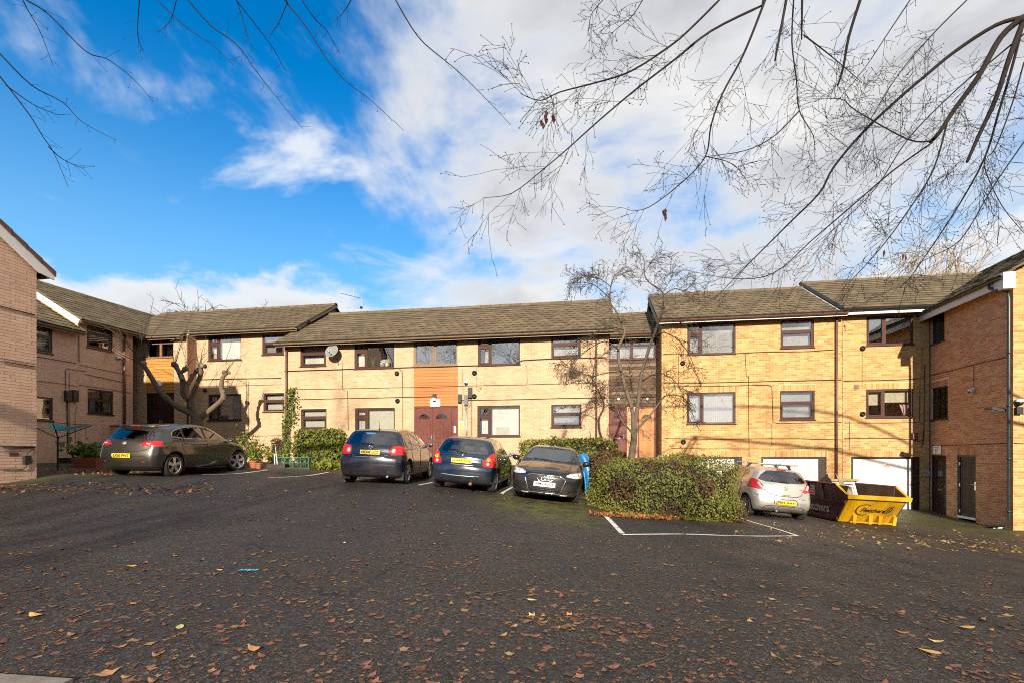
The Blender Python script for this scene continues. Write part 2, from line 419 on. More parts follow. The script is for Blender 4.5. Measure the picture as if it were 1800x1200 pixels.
def window(w, rect, typ, parent, fm='upvc', gm='glass', cur=None, sill=True, open_=False, split=.30, holes=None):
    x0, x1, yt, yb = rect
    xm = (x0 + x1) / 2
    a, b = w.s(x0), w.s(x1); d, c = w.z(xm, yt), w.z(xm, yb)
    if holes is not None: holes.append((a, b, c, d))
    mat = M[fm]; mb = MB(); T = .055
    frame_ring(mb, w, a, b, c, d, T, -.10, -.035)
    panes = []
    Bx = lambda s, z, o: w.P(s, z, o)
    if typ == 'A':          # narrow left column with a small light over a casement, one wide pane on the right
        sx = a + (b - a) * split; zt = d - (d - c) * .34
        mb.box((sx - .035, c + T, -.10), (sx + .035, d - T, -.03), Bx); mb.box((a + T, zt - .035, -.10), (sx - .035, zt + .035, -.03), Bx)
        panes = [(a + T, sx - .035, zt + .035, d - T, 1), (a + T, sx - .035, c + T, zt - .035, 1), (sx + .035, b - T, c + T, d - T, 0)]
    elif typ == 'B':        # light over light
        zt = d - (d - c) * .40
        mb.box((a + T, zt - .04, -.10), (b - T, zt + .04, -.028), Bx)
        panes = [(a + T, b - T, zt + .04, d - T, 0), (a + T, b - T, c + T, zt - .04, 1)]
    elif typ == 'C':        # two lights side by side
        sx = a + (b - a) * split
        mb.box((sx - .04, c + T, -.10), (sx + .04, d - T, -.028), Bx)
        panes = [(a + T, sx - .04, c + T, d - T, 1), (sx + .04, b - T, c + T, d - T, 0)]
    elif typ == 'E':        # four lights
        sx = (a + b) / 2; zt = d - (d - c) * .38
        mb.box((sx - .05, c + T, -.10), (sx + .05, d - T, -.028), Bx); mb.box((a + T, zt - .03, -.10), (sx - .05, zt + .03, -.03), Bx); mb.box((sx + .05, zt - .03, -.10), (b - T, zt + .03, -.03), Bx)
        panes = [(a + T, sx - .05, zt + .03, d - T, 0), (sx + .05, b - T, zt + .03, d - T, 0), (a + T, sx - .05, c + T, zt - .03, 0), (sx + .05, b - T, c + T, zt - .03, 0)]
    else: panes = [(a + T, b - T, c + T, d - T, 0)]
    win = mb.build('window', mat, parent)
    for p in panes:
        q = p
        if p[4]:
            sm = MB(); frame_ring(sm, w, p[0] + .003, p[1] - .003, p[2] + .003, p[3] - .003, .042, -.085, -.022); sm.build('sash', mat, win)
            q = (p[0] + .045, p[1] - .045, p[2] + .045, p[3] - .045)
        g = MB(); g.box((q[0], q[2], -.072), (q[1], q[3], -.064), Bx); g.build('pane', M[gm], win)
    if sill:
        sb = MB(); sb.box((a - .03, c - .035, -.09), (b + .03, c + .004, .045), Bx); sb.build('sill', mat, win)
    if cur:
        for f0, f1, g0, g1, cm, kind in cur:
            p0, p1, q0, q1 = a + T + (b - a - 2 * T) * f0, a + T + (b - a - 2 * T) * f1, c + T + (d - c - 2 * T) * g0, c + T + (d - c - 2 * T) * g1
            if kind == 'flat':
                fb = MB(); fb.quad(w.P(p0, q0, -.2), w.P(p1, q0, -.2), w.P(p1, q1, -.2), w.P(p0, q1, -.2)); fb.build('blind', M[cm], win)
            else: curtain(w, p0, p1, q0, q1, -.22, M[cm], win, max(3, int((p1 - p0) * 14)))
    return win
def pcable(w, pts, parent, r=.011, o=.022, mat='cable', name='cable'):
    mb = MB(); P = [w.pt(x, y, o) for x, y in pts]; Q = [P[0]]
    for p, q in zip(P, P[1:]):
        n = max(1, int((q - p).length / .7))
        for i in range(1, n + 1):
            f = i / n; v = p.lerp(q, f); v.z -= .012 * math.sin(math.pi * f * n) ** 2 + rng.uniform(-.006, .006) * (n > 1); Q.append(v)
    mb.tube(Q, r * .8, 5); return mb.build(name, M[mat], parent, True)
def pipe_on(w, px, y0, y1, parent, r=.035, o=.06, mat='gutter', name='downpipe'):
    mb = MB(); p0, p1 = w.pt(px, y0, o), w.pt(px, y1, o); p1 = Vector((p0.x, p0.y, p1.z)); mb.tube([p0, p1], r, 10)
    z = p1.z + .3
    while z < p0.z - .1:
        mb.tube([(p0.x, p0.y, z), (p0.x, p0.y, z + .05)], r * 1.3, 10); z += 1.6
    return mb.build(name, M[mat], parent, True)

TILE_MESH = {}
def gable_roof(w, s0, s1, ze, depth, pitch, parent, over=.35, singles=0, verge_l=True, verge_r=True, fascia='gutter_dull', gut='gutter_dull', back=True, rng_seed=1, clip=None):
    """pitched roof over a wall: w is the front wall, ze the eave height at the wall, depth front to back"""
    th = R(pitch); sp, cp = math.sin(th), math.cos(th)
    run = depth / 2; S = (run + over) / cp
    def RP(s, t, h):     # t up the slope from the eave edge, h above the deck
        o = over - t * cp - h * sp * -1 * -1
        return w.P(s, ze - over * math.tan(th) + t * sp + h * cp, over - t * cp + h * sp)
    a, b = s0 - (.18 if verge_l else 0), s1 + (.18 if verge_r else 0)
    mb = MB(); ridge_z = ze + run * math.tan(th)
    # deck: both slopes, closed
    eo = w.P
    Pf = [RP(a, 0, 0), RP(b, 0, 0), RP(b, S, 0), RP(a, S, 0)]; mb.quad(*Pf)
    if back:
        mb.quad(w.P(a, ridge_z, -run), w.P(b, ridge_z, -run), w.P(b, ze - over * math.tan(th), -depth - over), w.P(a, ze - over * math.tan(th), -depth - over))
    zb = ze - over * math.tan(th) - .03
    mb.quad(w.P(a, zb, over - .02), w.P(a, zb, -.0), w.P(b, zb, 0), w.P(b, zb, over - .02))
    roof = mb.build('roof', M['deck'], parent)
    # tiles
    rg = random.Random(rng_seed); G, Wd, Ln, Th = .325, .33, .40, .055
    nrow = int(S / G) + 1; items = []
    for r in range(nrow):
        x = a + (r % 2) * -Wd / 2
        t = r * G - .04
        if t + Ln > S + .05: 
            ln = S - t
            if ln < .08: continue
        else: ln = Ln
        while x < b - .02:
            p, q = max(x, a), min(x + Wd, b); x += Wd
            if q - p < .03: continue
            if clip and not clip((p + q) / 2, t + .15): continue
            items.append((p, q - .006, t, ln, ln == Ln and q - p > Wd - .001))
    key = round(pitch, 2)
    tilt = .075
    if key not in TILE_MESH:
        m2 = MB()
        # front lip is thick, the tile body has a shallow roll down its middle
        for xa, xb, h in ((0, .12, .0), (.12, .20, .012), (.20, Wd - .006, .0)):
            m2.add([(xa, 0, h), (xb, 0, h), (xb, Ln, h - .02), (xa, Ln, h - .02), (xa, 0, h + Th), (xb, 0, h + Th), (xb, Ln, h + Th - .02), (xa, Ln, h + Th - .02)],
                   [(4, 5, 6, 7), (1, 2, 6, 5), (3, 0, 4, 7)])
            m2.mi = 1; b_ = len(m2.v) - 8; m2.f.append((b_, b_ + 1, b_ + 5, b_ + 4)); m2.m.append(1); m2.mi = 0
        TILE_MESH[key] = m2.mesh('roof_tile', [M['tile1'], M['tile_edge_shade']])
    pick = set()
    if singles:
        sc = []
        for i, (p, q, t, ln, full) in enumerate(items):
            P = RP((p + q) / 2, t, 0); px, py = pix(P)
            if full and 0 < px < 1800 and 0 < py < 1200: sc.append((P.y, i))
        sc.sort(); pick = {i for _, i in sc[:singles]}
    base = wloc(parent); V, Q, tn = [], [], []
    ex = Vector((w.u.x, w.u.y, 0)); ez = Vector((w.n.x * sp, w.n.y * sp, cp)); ey = ez.cross(ex)
    rot = Matrix((ex, ey, ez)).transposed().to_euler()
    for i, (p, q, t, ln, full) in enumerate(items):
        h = .035 + rg.uniform(-.004, .005); jt = rg.uniform(-.006, .006)
        if i in pick:
            ob = bpy.data.objects.new('roof_tile', TILE_MESH[key]); COL.objects.link(ob); ob.parent = parent
            ob.location = RP(p, t + jt, h) - base; ob.rotation_euler = rot; continue
        k = len(V)
        for hh in (0, Th):
            V += [RP(p, t + jt, h + hh), RP(q, t + jt, h + hh), RP(q, t + jt + ln, h + hh - .022), RP(p, t + jt + ln, h + hh - .022)]
        tn += [rg.random()] * 8
        Q += [(k + 4, k + 5, k + 6, k + 7), (k, k + 1, k + 5, k + 4), (k + 1, k + 2, k + 6, k + 5), (k + 3, k, k + 4, k + 7)]
    if V: 
        me_ = np_mesh('tiling', [tuple(v) for v in V], Q, [M['tile'], M['tile_edge_shade']], tn); mi_ = np.zeros(len(Q), np.int32); mi_[1::4] = 1; me_.polygons.foreach_set('material_index', mi_)
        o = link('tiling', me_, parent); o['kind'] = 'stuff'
    # ridge tiles
    x = a; rm = None
    while x < b - .05:
        q = min(x + .45, b); r_ = MB(); n = 6; dz = rg.uniform(-.006, .006)
        for ss, k in ((x + .005, 1.0), (q - .005, 1.06)):
            for j in range(n + 1):
                an = math.pi * j / n; r_.v.append(tuple(w.P(ss, ridge_z + .0 + .13 * k * math.sin(an) + dz, -run + .15 * k * math.cos(an)))); r_.t.append(0)
        for j in range(n): r_.f.append((j, j + 1, n + 2 + j, n + 1 + j)); r_.m.append(0)
        r_.f.append(tuple(range(n + 1))); r_.m.append(0)
        r_.build('ridge_tile', M['tile1'], parent, False); x = q
    # fascia and gutter
    fb = MB(); zf = ze - over * math.tan(th)
    fb.box((a, zf - .12, over - .025), (b, zf + .0, over + .0), lambda s, z, o: w.P(s, z, o)); fb.build('fascia', M[fascia], parent)
    gb = MB(); n = 6; 
    for ss in (a, b):
        for j in range(n + 1):
            an = math.pi + math.pi * j / n; gb.v.append(tuple(w.P(ss, zf - .01 + .062 * math.sin(an), over + .064 + .062 * math.cos(an)))); gb.t.append(0)
    for j in range(n): gb.f.append((j, n + 1 + j, n + 2 + j, j + 1)); gb.m.append(0)
    gb.build('gutter', M[gut], parent, True)
    return dict(ridge=ridge_z, RP=RP, a=a, b=b, S=S, run=run)
def shell(w, s0, s1, z0, z1, depth, mat, parent, gable_z=None, left=True, right=True):
    """the unseen walls that close the block"""
    mb = MB(); q = lambda s, o, z: w.P(s, z, o)
    for ss, on in ((s0, left), (s1, right)):
        if on:
            if gable_z: mb.add([q(ss, -.02, z0), q(ss, -depth, z0), q(ss, -depth, z1), q(ss, -depth / 2, gable_z), q(ss, -.02, z1)], [(0, 1, 2, 3, 4)])
            else: mb.quad(q(ss, -.02, z0), q(ss, -depth, z0), q(ss, -depth, z1), q(ss, -.02, z1))
    mb.quad(q(s0, -depth, z0), q(s1, -depth, z0), q(s1, -depth, z1), q(s0, -depth, z1))
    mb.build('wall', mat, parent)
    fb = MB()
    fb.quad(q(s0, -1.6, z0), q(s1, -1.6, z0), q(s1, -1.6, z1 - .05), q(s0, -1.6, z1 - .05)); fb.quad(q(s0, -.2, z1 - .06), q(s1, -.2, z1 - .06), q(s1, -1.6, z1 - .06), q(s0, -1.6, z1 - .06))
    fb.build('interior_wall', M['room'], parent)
# ------------------------------------------------------------------ ground
ZC = ((-40, 1.3), (-14, 1.12), (-10, .99), (-3, .80), (-.5, .62), (1.6, .40), (4, .08), (7, -.20), (8.3, -.30), (10.7, -.50), (14, -.56), (40, -.8))
ZB = ((-40, 1.4), (-10, 1.25), (-1, 1.2), (3.4, 1.1), (4.6, .95), (6.6, -.05), (9, -.36), (15, -.38), (40, -.5))
def sst(t): t = np.clip(t, 0, 1); return t * t * (3 - 2 * t)
def ground_np(x, y):
    zc = np.interp(x, *zip(*ZC)); zb = np.interp(x, *zip(*ZB))
    h = np.clip((y - 2.5) / 10.7, 0, 1) ** 1.25
    k = sst((y - 15.4) / 3.2)
    near = np.clip((2.5 - y) / 20, 0, 1) * -.3
    return (zc * h) * (1 - k) + zb * k + near + .012 * np.sin(x * 1.7 + y * .6) * np.sin(y * 1.3 - x * .4)
def G(x, y): return float(ground_np(np.float64(x), np.float64(y)))
def gp(px, py, lift=0.0):
    """ground point seen at a pixel"""
    rx, rz = (px - CX) / F, -(py - HY) / F; d = 2.0
    while d < 60:
        if EYE + rz * d <= G(rx * d, d): break
        d += .1
    lo, hi = d - .1, d
    for _ in range(20):
        m = (lo + hi) / 2
        if EYE + rz * m <= G(rx * m, m): hi = m
        else: lo = m
    return Vector((rx * hi, hi, G(rx * hi, hi) + lift))
def gd(px, d): x = (px - CX) / F * d; return Vector((x, d, G(x, d)))

def ground_mat():
    m, T, b = base_mat('asphalt'); P = pos(T)
    sp = T.new('ShaderNodeSeparateXYZ'); T.l.new(P, sp.inputs[0])
    fine = T.noise(P, 58, 3, .8); mid = T.noise(P, 19, 5, .75); big = T.noise(P, .45, 5, .6)
    fine = T.math('ADD', T.math('MULTIPLY', T.math('SUBTRACT', fine, .5), 1.35), T.math('ADD', .5, T.math('MULTIPLY', T.math('SUBTRACT', T.noise(P, 24, 2, .7), .5), .7)))
    vo = T.new('ShaderNodeTexVoronoi'); T.l.new(P, vo.inputs['Vector']); vo.inputs['Scale'].default_value = 34
    c = T.ramp(fine, [(.26, (.006, .0052, .0045)), (.48, (.027, .0232, .020)), (.66, (.075, .066, .056)), (.88, (.23, .205, .18))])
    c = T.mix(T.smooth(mid, .55, .72, 0, .35), c, (.055, .052, .048))
    c = T.mix(T.smooth(vo.outputs['Distance'], .10, .22, .6, 0), c, (.15, .135, .12))
    c = T.mix(T.smooth(big, .40, .68, 0, .5), c, (.022, .021, .021))
    ck = T.new('ShaderNodeTexVoronoi', feature='DISTANCE_TO_EDGE'); wv_ = T.new('ShaderNodeVectorMath', operation='ADD'); T.l.new(P, wv_.inputs[0]); T.l.new(T.noise(P, 1.3, 4, .6, 0, True), wv_.inputs[1]); T.l.new(wv_.outputs[0], ck.inputs['Vector']); ck.inputs['Scale'].default_value = .22
    crack = T.math('MULTIPLY', T.smooth(ck.outputs['Distance'], .0015, .006, .8, 0), T.smooth(T.noise(P, .5, 3, .5), .45, .6)); c = T.mix(crack, c, (.006, .006, .005))
    vp = T.new('ShaderNodeTexVoronoi'); T.l.new(wv_.outputs[0], vp.inputs['Vector']); vp.inputs['Scale'].default_value = .16; sepc = T.new('ShaderNodeSeparateColor'); T.l.new(vp.outputs['Color'], sepc.inputs[0])
    c = T.mix(T.smooth(sepc.outputs[0], .55, .9, 0, .40), c, (.018, .017, .016)); c = T.mix(T.smooth(sepc.outputs[1], .6, .95, 0, .35), c, (.075, .066, .056))
    drive = attr(T, 'drive'); c = T.mix(T.math('MULTIPLY', drive, .55), c, (.078, .060, .042))
    # pale scuffs and drying stains
    st = T.smooth(T.noise(P, 1.6, 6, .7, .4), .64, .74, 0, .35); c = T.mix(st, c, (.11, .10, .09))
    rust = T.smooth(T.noise(P, 5.5, 5, .7, .3), .56, .70, 0, .42); c = T.mix(T.math('MULTIPLY', rust, attr(T, 'litter')), c, (.085, .043, .030))
    moss = T.math('MULTIPLY', attr(T, 'moss'), T.smooth(T.noise(P, 3.2, 6, .7), .36, .58), True)
    mc = T.mix(T.smooth(T.noise(P, 40, 3, .6), .35, .7), (.055, .065, .008), (.125, .125, .016)); c = T.mix(moss, c, mc)
    soil = T.math('MULTIPLY', attr(T, 'soil'), T.smooth(T.noise(P, 6, 4, .6), .05, .35), True)
    scol = T.ramp(T.noise(P, 18, 5, .7), [(.3, (.03, .021, .012)), (.55, (.085, .055, .028)), (.75, (.10, .10, .025))]); c = T.mix(soil, c, scol)
    T.l.new(c, b.inputs['Base Color'])
    rg = T.smooth(T.noise(P, 1.1, 5, .6), .35, .7, .52, .82); T.l.new(rg, b.inputs['Roughness']); b.inputs['Specular IOR Level'].default_value = .35
    bp = T.new('ShaderNodeBump'); bp.inputs['Strength'].default_value = .9; bp.inputs['Distance'].default_value = .012
    T.l.new(T.math('ADD', fine, T.math('MULTIPLY', mid, .6)), bp.inputs['Height']); T.l.new(bp.outputs[0], b.inputs['Normal'])
    return m
def seg_in(poly, X, Y):
    ins = np.zeros(X.shape, bool); n = len(poly)
    for i in range(n):
        (x0, y0), (x1, y1) = poly[i], poly[(i + 1) % n]
        c = ((y0 > Y) != (y1 > Y)); xx = (x1 - x0) * (Y - y0) / ((y1 - y0) if abs(y1 - y0) > 1e-9 else 1e-9) + x0
        ins ^= c & (X < xx)
    return ins
def seg_dist(poly, X, Y):
    D = np.full(X.shape, 1e9); n = len(poly)
    for i in range(n):
        a = np.array(poly[i]); b = np.array(poly[(i + 1) % n]); e = b - a; L = max(1e-9, float(e @ e))
        t = np.clip(((X - a[0]) * e[0] + (Y - a[1]) * e[1]) / L, 0, 1); D = np.minimum(D, np.hypot(X - a[0] - t * e[0], Y - a[1] - t * e[1]))
    return D
def soft(poly, X, Y, w):
    d = seg_dist(poly, X, Y); d = np.where(seg_in(poly, X, Y), -d, d); return np.clip(.5 - d / w, 0, 1)
def build_ground():
    xs = np.concatenate([[-600, -300, -150, -80, -50, -35, -26], np.arange(-22, 22.01, .2), [26, 35, 50, 80, 150, 300, 600]])
    ys = np.concatenate([[-600, -300, -120, -60, -35, -20, -12, -7, -4], np.arange(-2, 24.01, .2), [27, 32, 40, 60, 100, 200, 400, 900]])
    X, Y = np.meshgrid(xs, ys, indexing='ij'); Z = ground_np(X, Y); nx, ny = X.shape
    V = np.stack([X, Y, Z], -1).reshape(-1, 3); I = np.arange(nx * ny).reshape(nx, ny)
    Q = np.stack([I[:-1, :-1], I[1:, :-1], I[1:, 1:], I[:-1, 1:]], -1).reshape(-1, 4)
    me = np_mesh('ground', V, Q, ground_mat(), None, True)
    def at(nm, v): a = me.attributes.new(nm, 'FLOAT', 'POINT'); a.data.foreach_set('value', v.reshape(-1).astype(np.float32))
    pg = lambda *p: [tuple(gp(*q)[:2]) for q in p]
    yard = [(-17.5, 12.8), (-12.2, 12.9), (-10.9, 14.3), (-11.3, 22.5), (-17.5, 22.5)]
    bed = [(-10.9, 17.2), (-4.0, 16.0), (-3.6, 19.0), (-11, 21)]
    bush = [tuple(p) for p in BUSH_POLY]
    soil = np.maximum.reduce([soft(yard, X, Y, .3), soft(bed, X, Y, .25), soft(bush, X, Y, .3)])
    mossp = pg((850, 880), (905, 866), (1030, 878), (1060, 905), (1030, 925), (930, 910))
    moss2 = [(11.8, 12.6), (15, 12.9), (15.2, 17.5), (13.0, 17.4), (11.2, 15)]
    moss3 = [(-17, 12.2), (-11.8, 12.0), (-10.4, 13.6), (-11, 14.2), (-17, 13.6)]
    at('soil', soil); at('moss', np.maximum.reduce([soft(mossp, X, Y, 1.1), soft(moss2, X, Y, 2.2) * .75, soft(moss3, X, Y, 1.2) * .8]))
    drive = [(5.6, 9.2), (6.3, 11.5), (7, 19), (16, 19), (16, 8), (9, 7.6)]
    at('drive', soft(drive, X, Y, 2.2)); at('litter', np.clip(1.15 - Y / 12.5, 0, 1))
    o = link('ground', me); o['kind'] = 'structure'
BUSH_POLY = [(2.05, 11.35), (4.0, 11.15), (6.05, 11.4), (6.4, 14.0), (6.2, 17.5), (3.3, 18), (2.3, 14)]
build_ground()
M['line'] = plain('road_paint', (.66, .66, .62), .7, var=.10, scale=9, dirt=((.10, .095, .09), .75))
def ground_line(a, b, wd, name='parking_line', lift=.006):
    a, b = gp(*a), gp(*b); e = (b - a); L = math.hypot(e.x, e.y); n = max(2, int(L / .12)); px = Vector((-e.y, e.x, 0)).normalized() * wd / 2
    mb = MB(); rg = random.Random(int(L * 1000))
    for i in range(n + 1):
        q = a.lerp(b, i / n); w1 = 1 + rg.uniform(-.1, .1)
        for sgn in (-1, 1): 
            v = q + px * sgn * w1; mb.v.append((v.x, v.y, G(v.x, v.y) + lift)); mb.t.append(0)
    for i in range(n): mb.f.append((2 * i, 2 * i + 1, 2 * i + 3, 2 * i + 2)); mb.m.append(0)
    o = mb.build(name, M['line']); o['kind'] = 'structure'; return o
for a, b, wd in (((1061, 903), (1094, 937), .10), ((1094, 939), (1402, 941), .075), ((1291, 906), (1402, 941), .07),
                 ((470, 839), (578, 829), .08), ((355, 833), (470, 825), .08), ((736, 852), (760, 847), .08), ((882, 867), (902, 855), .08), ((602, 845), (690, 832), .08)):
    ground_line(a, b, wd)

# ------------------------------------------------------------------ building planes
BA = -9.5
WM = Wall((2.1, 18.3), BA)                         # middle block
IC = Vector((14.95, 17.7))
WR = Wall(IC, BA)                                  # right block, ends at the inner corner
WREC = WR.shift(-.95)                              # recessed entrance link
WL = Wall((-12.65, 21.8), BA)                      # upper left block
WBAY = WL.shift(.45)
WLW = Wall((-16.7, 20.1), 78.5)                    # left wing
WN = Wall((-12.1, 12.6), 78.5)                     # near gable on the left; s = 0 at its far corner
WRW = Wall(IC, -101.5)                             # right wing; s = 0 at the inner corner
RWE = WRW.s(1781); PE = WRW.P(RWE, 0)
WE = Wall((PE.x, PE.y), BA)                        # end wall of the right wing

def solve_run(w, ze, pitch, px, py):
    best = 3.5
    for i in range(400):
        run = 1.0 + i * .02; s, d = w.hit(px, -run); z = ze + run * math.tan(R(pitch)) + .1
        if HY - F * (z - EYE) / d <= py: best = run; break
    return best
def roof_for(w, gut, ridge, pitch, over=.35):
    zf = w.z(gut[0], gut[1], over + .06); ze = zf + over * math.tan(R(pitch)); run = solve_run(w, ze, pitch, *ridge); return ze, run * 2
def quad_board(w, a, b, c, d, o0, o1, name, mat, parent, tone=None):
    mb = MB(); mb.box((a, c, o0), (b, d, o1), lambda s, z, o: w.P(s, z, o), tone); return mb.build(name, mat, parent)
WOODO = [(.46, .15, .035), (.40, .115, .026), (.52, .19, .045), (.44, .14, .03)]
M['wood_orange'] = tone_mat('orange_stained_boards', WOODO, .55, False, .35, 20)
M['wood_honey'] = tone_mat('honey_boards', [(.42, .21, .05), (.34, .16, .04), (.48, .26, .065)], .6, False, .3, 20)
M['wood_grey'] = tone_mat('brown_faded_boards', [(.11, .068, .045), (.085, .05, .035), (.21, .16, .11), (.10, .06, .04)], .75, False, .2, 18)
M['wood_door'] = tone_mat('orange_wood_door', [(.40, .17, .045), (.33, .13, .035), (.46, .21, .06)], .5, False, .35, 10)
M['maroon_door'] = plain('maroon_door', (.125, .036, .026), .55, var=.2, scale=9, spec=.3)
M['brown_door'] = plain('dark_brown_door', (.030, .013, .010), .4, var=.12, scale=9)
M['plank_door'] = tone_mat('grey_brown_planks', [(.085, .066, .047), (.07, .054, .038), (.10, .078, .056)], .7, False, .2, 16)
M['chrome'] = plain('chrome', (.75, .75, .74), .15, 1.0, var=.02)
M['obscure'] = glass_mat('leaded_glass', (.35, .42, .38), 1.0, .10, .5, .12)
M['seal'] = plain('dark_gap', (.012, .010, .009), .9)

def boards(w, a, b, c, d, n, mat, parent, o=.0, name='board', seed=1):
    rg = random.Random(seed); h = (d - c) / n
    quad_board(w, a, b, c, d, o - .05, o - .022, 'board_backing', M['seal'], parent)
    for i in range(n):
        mb = MB(); z0, z1 = c + i * h + .004, c + (i + 1) * h - .004
        # shiplap: the lower edge of each board stands proud
        P = lambda u, v, s: w.P(s, v, u); jo = rg.uniform(-.002, .003)
        mb.prism([(o - .02, z0), (o + .012 + jo, z0), (o + .002 + jo, z1), (o - .02, z1)], a, b, P, rg.random()); mb.build(name, mat, parent)
def leaf_door(w, a, b, c, d, o, mat, parent, fan=True, panels=True, name='door', handle=None, letter=False, glass='obscure', rows=((.08, .38), (.44, .76))):
    mb = MB(); mb.box((a, c, o - .045), (b, d, o), lambda s, z, oo: w.P(s, z, oo)); dr = mb.build(name, mat, parent)
    W_, H_ = b - a, d - c
    if panels:
        for r0, r1 in rows:
            for q0, q1 in ((.13, .43), (.57, .87)):
                p = MB(); frame_ring(p, w, a + W_ * q0, a + W_ * q1, c + H_ * r0, c + H_ * r1, .022, o, o + .012)
                p.box((a + W_ * q0 + .05, c + H_ * r0 + .05, o), (a + W_ * q1 - .05, c + H_ * r1 - .05, o + .009), lambda s, z, oo: w.P(s, z, oo)); p.build('door_panel', mat, dr)
    if fan:
        cx, z0, r = (a + b) / 2, c + H_ * .80, W_ * .34
        g = MB(); arc = [(cx + r * math.cos(math.pi * i / 12), z0 + r * .85 * math.sin(math.pi * i / 12)) for i in range(13)]
        g.prism(arc, o, o + .006, lambda u, v, q: w.P(u, v, q)); g.build('fanlight', M[glass], dr)
        t = MB(); t.tube([w.P(u, v, o + .008) for u, v in arc + arc[:1]], .012, 5)
        for k in (3, 6, 9): t.tube([w.P(cx, z0, o + .008), w.P(*arc[k], o + .008)], .008, 4)
        t.build('fanlight_trim', mat, dr)
    if handle:
        h = MB(); hs = a + W_ * handle; zz = c + H_ * .45; h.box((hs - .018, zz - .10, o), (hs + .018, zz + .10, o + .012), lambda s, z, oo: w.P(s, z, oo))
        e = -.12 if handle > .5 else .12
        h.tube([w.P(hs, zz + .02, o + .012), w.P(hs, zz + .02, o + .05), w.P(hs + e, zz + .02, o + .05)], .010, 6); h.build('handle', M['chrome'], dr)
    if letter:
        l = MB(); l.box((a + W_ * .33, c + H_ * .40, o), (a + W_ * .67, c + H_ * .43, o + .012), lambda s, z, oo: w.P(s, z, oo)); l.build('letterbox', M['chrome'], dr)
    return dr
def rings(w, spots, parent):
    for px, py in spots:       # boiler flues
        p = w.pt(px, py, 0); n = Vector((w.n.x, w.n.y, 0)); q = n.to_track_quat('Z', 'Y').to_matrix().to_4x4(); T_ = Matrix.Translation(p) @ q
        mb = MB(); mb.lathe([(.095, 0), (.095, .03), (.062, .035), (.058, .10), (.052, .10), (.05, .02), (.0, .02)], 14, T_); mb.build('flue', M['black'], parent, True)

def net(f0=0, f1=1, g0=0, g1=1): return (f0, f1, g0, g1, 'net', 'c')
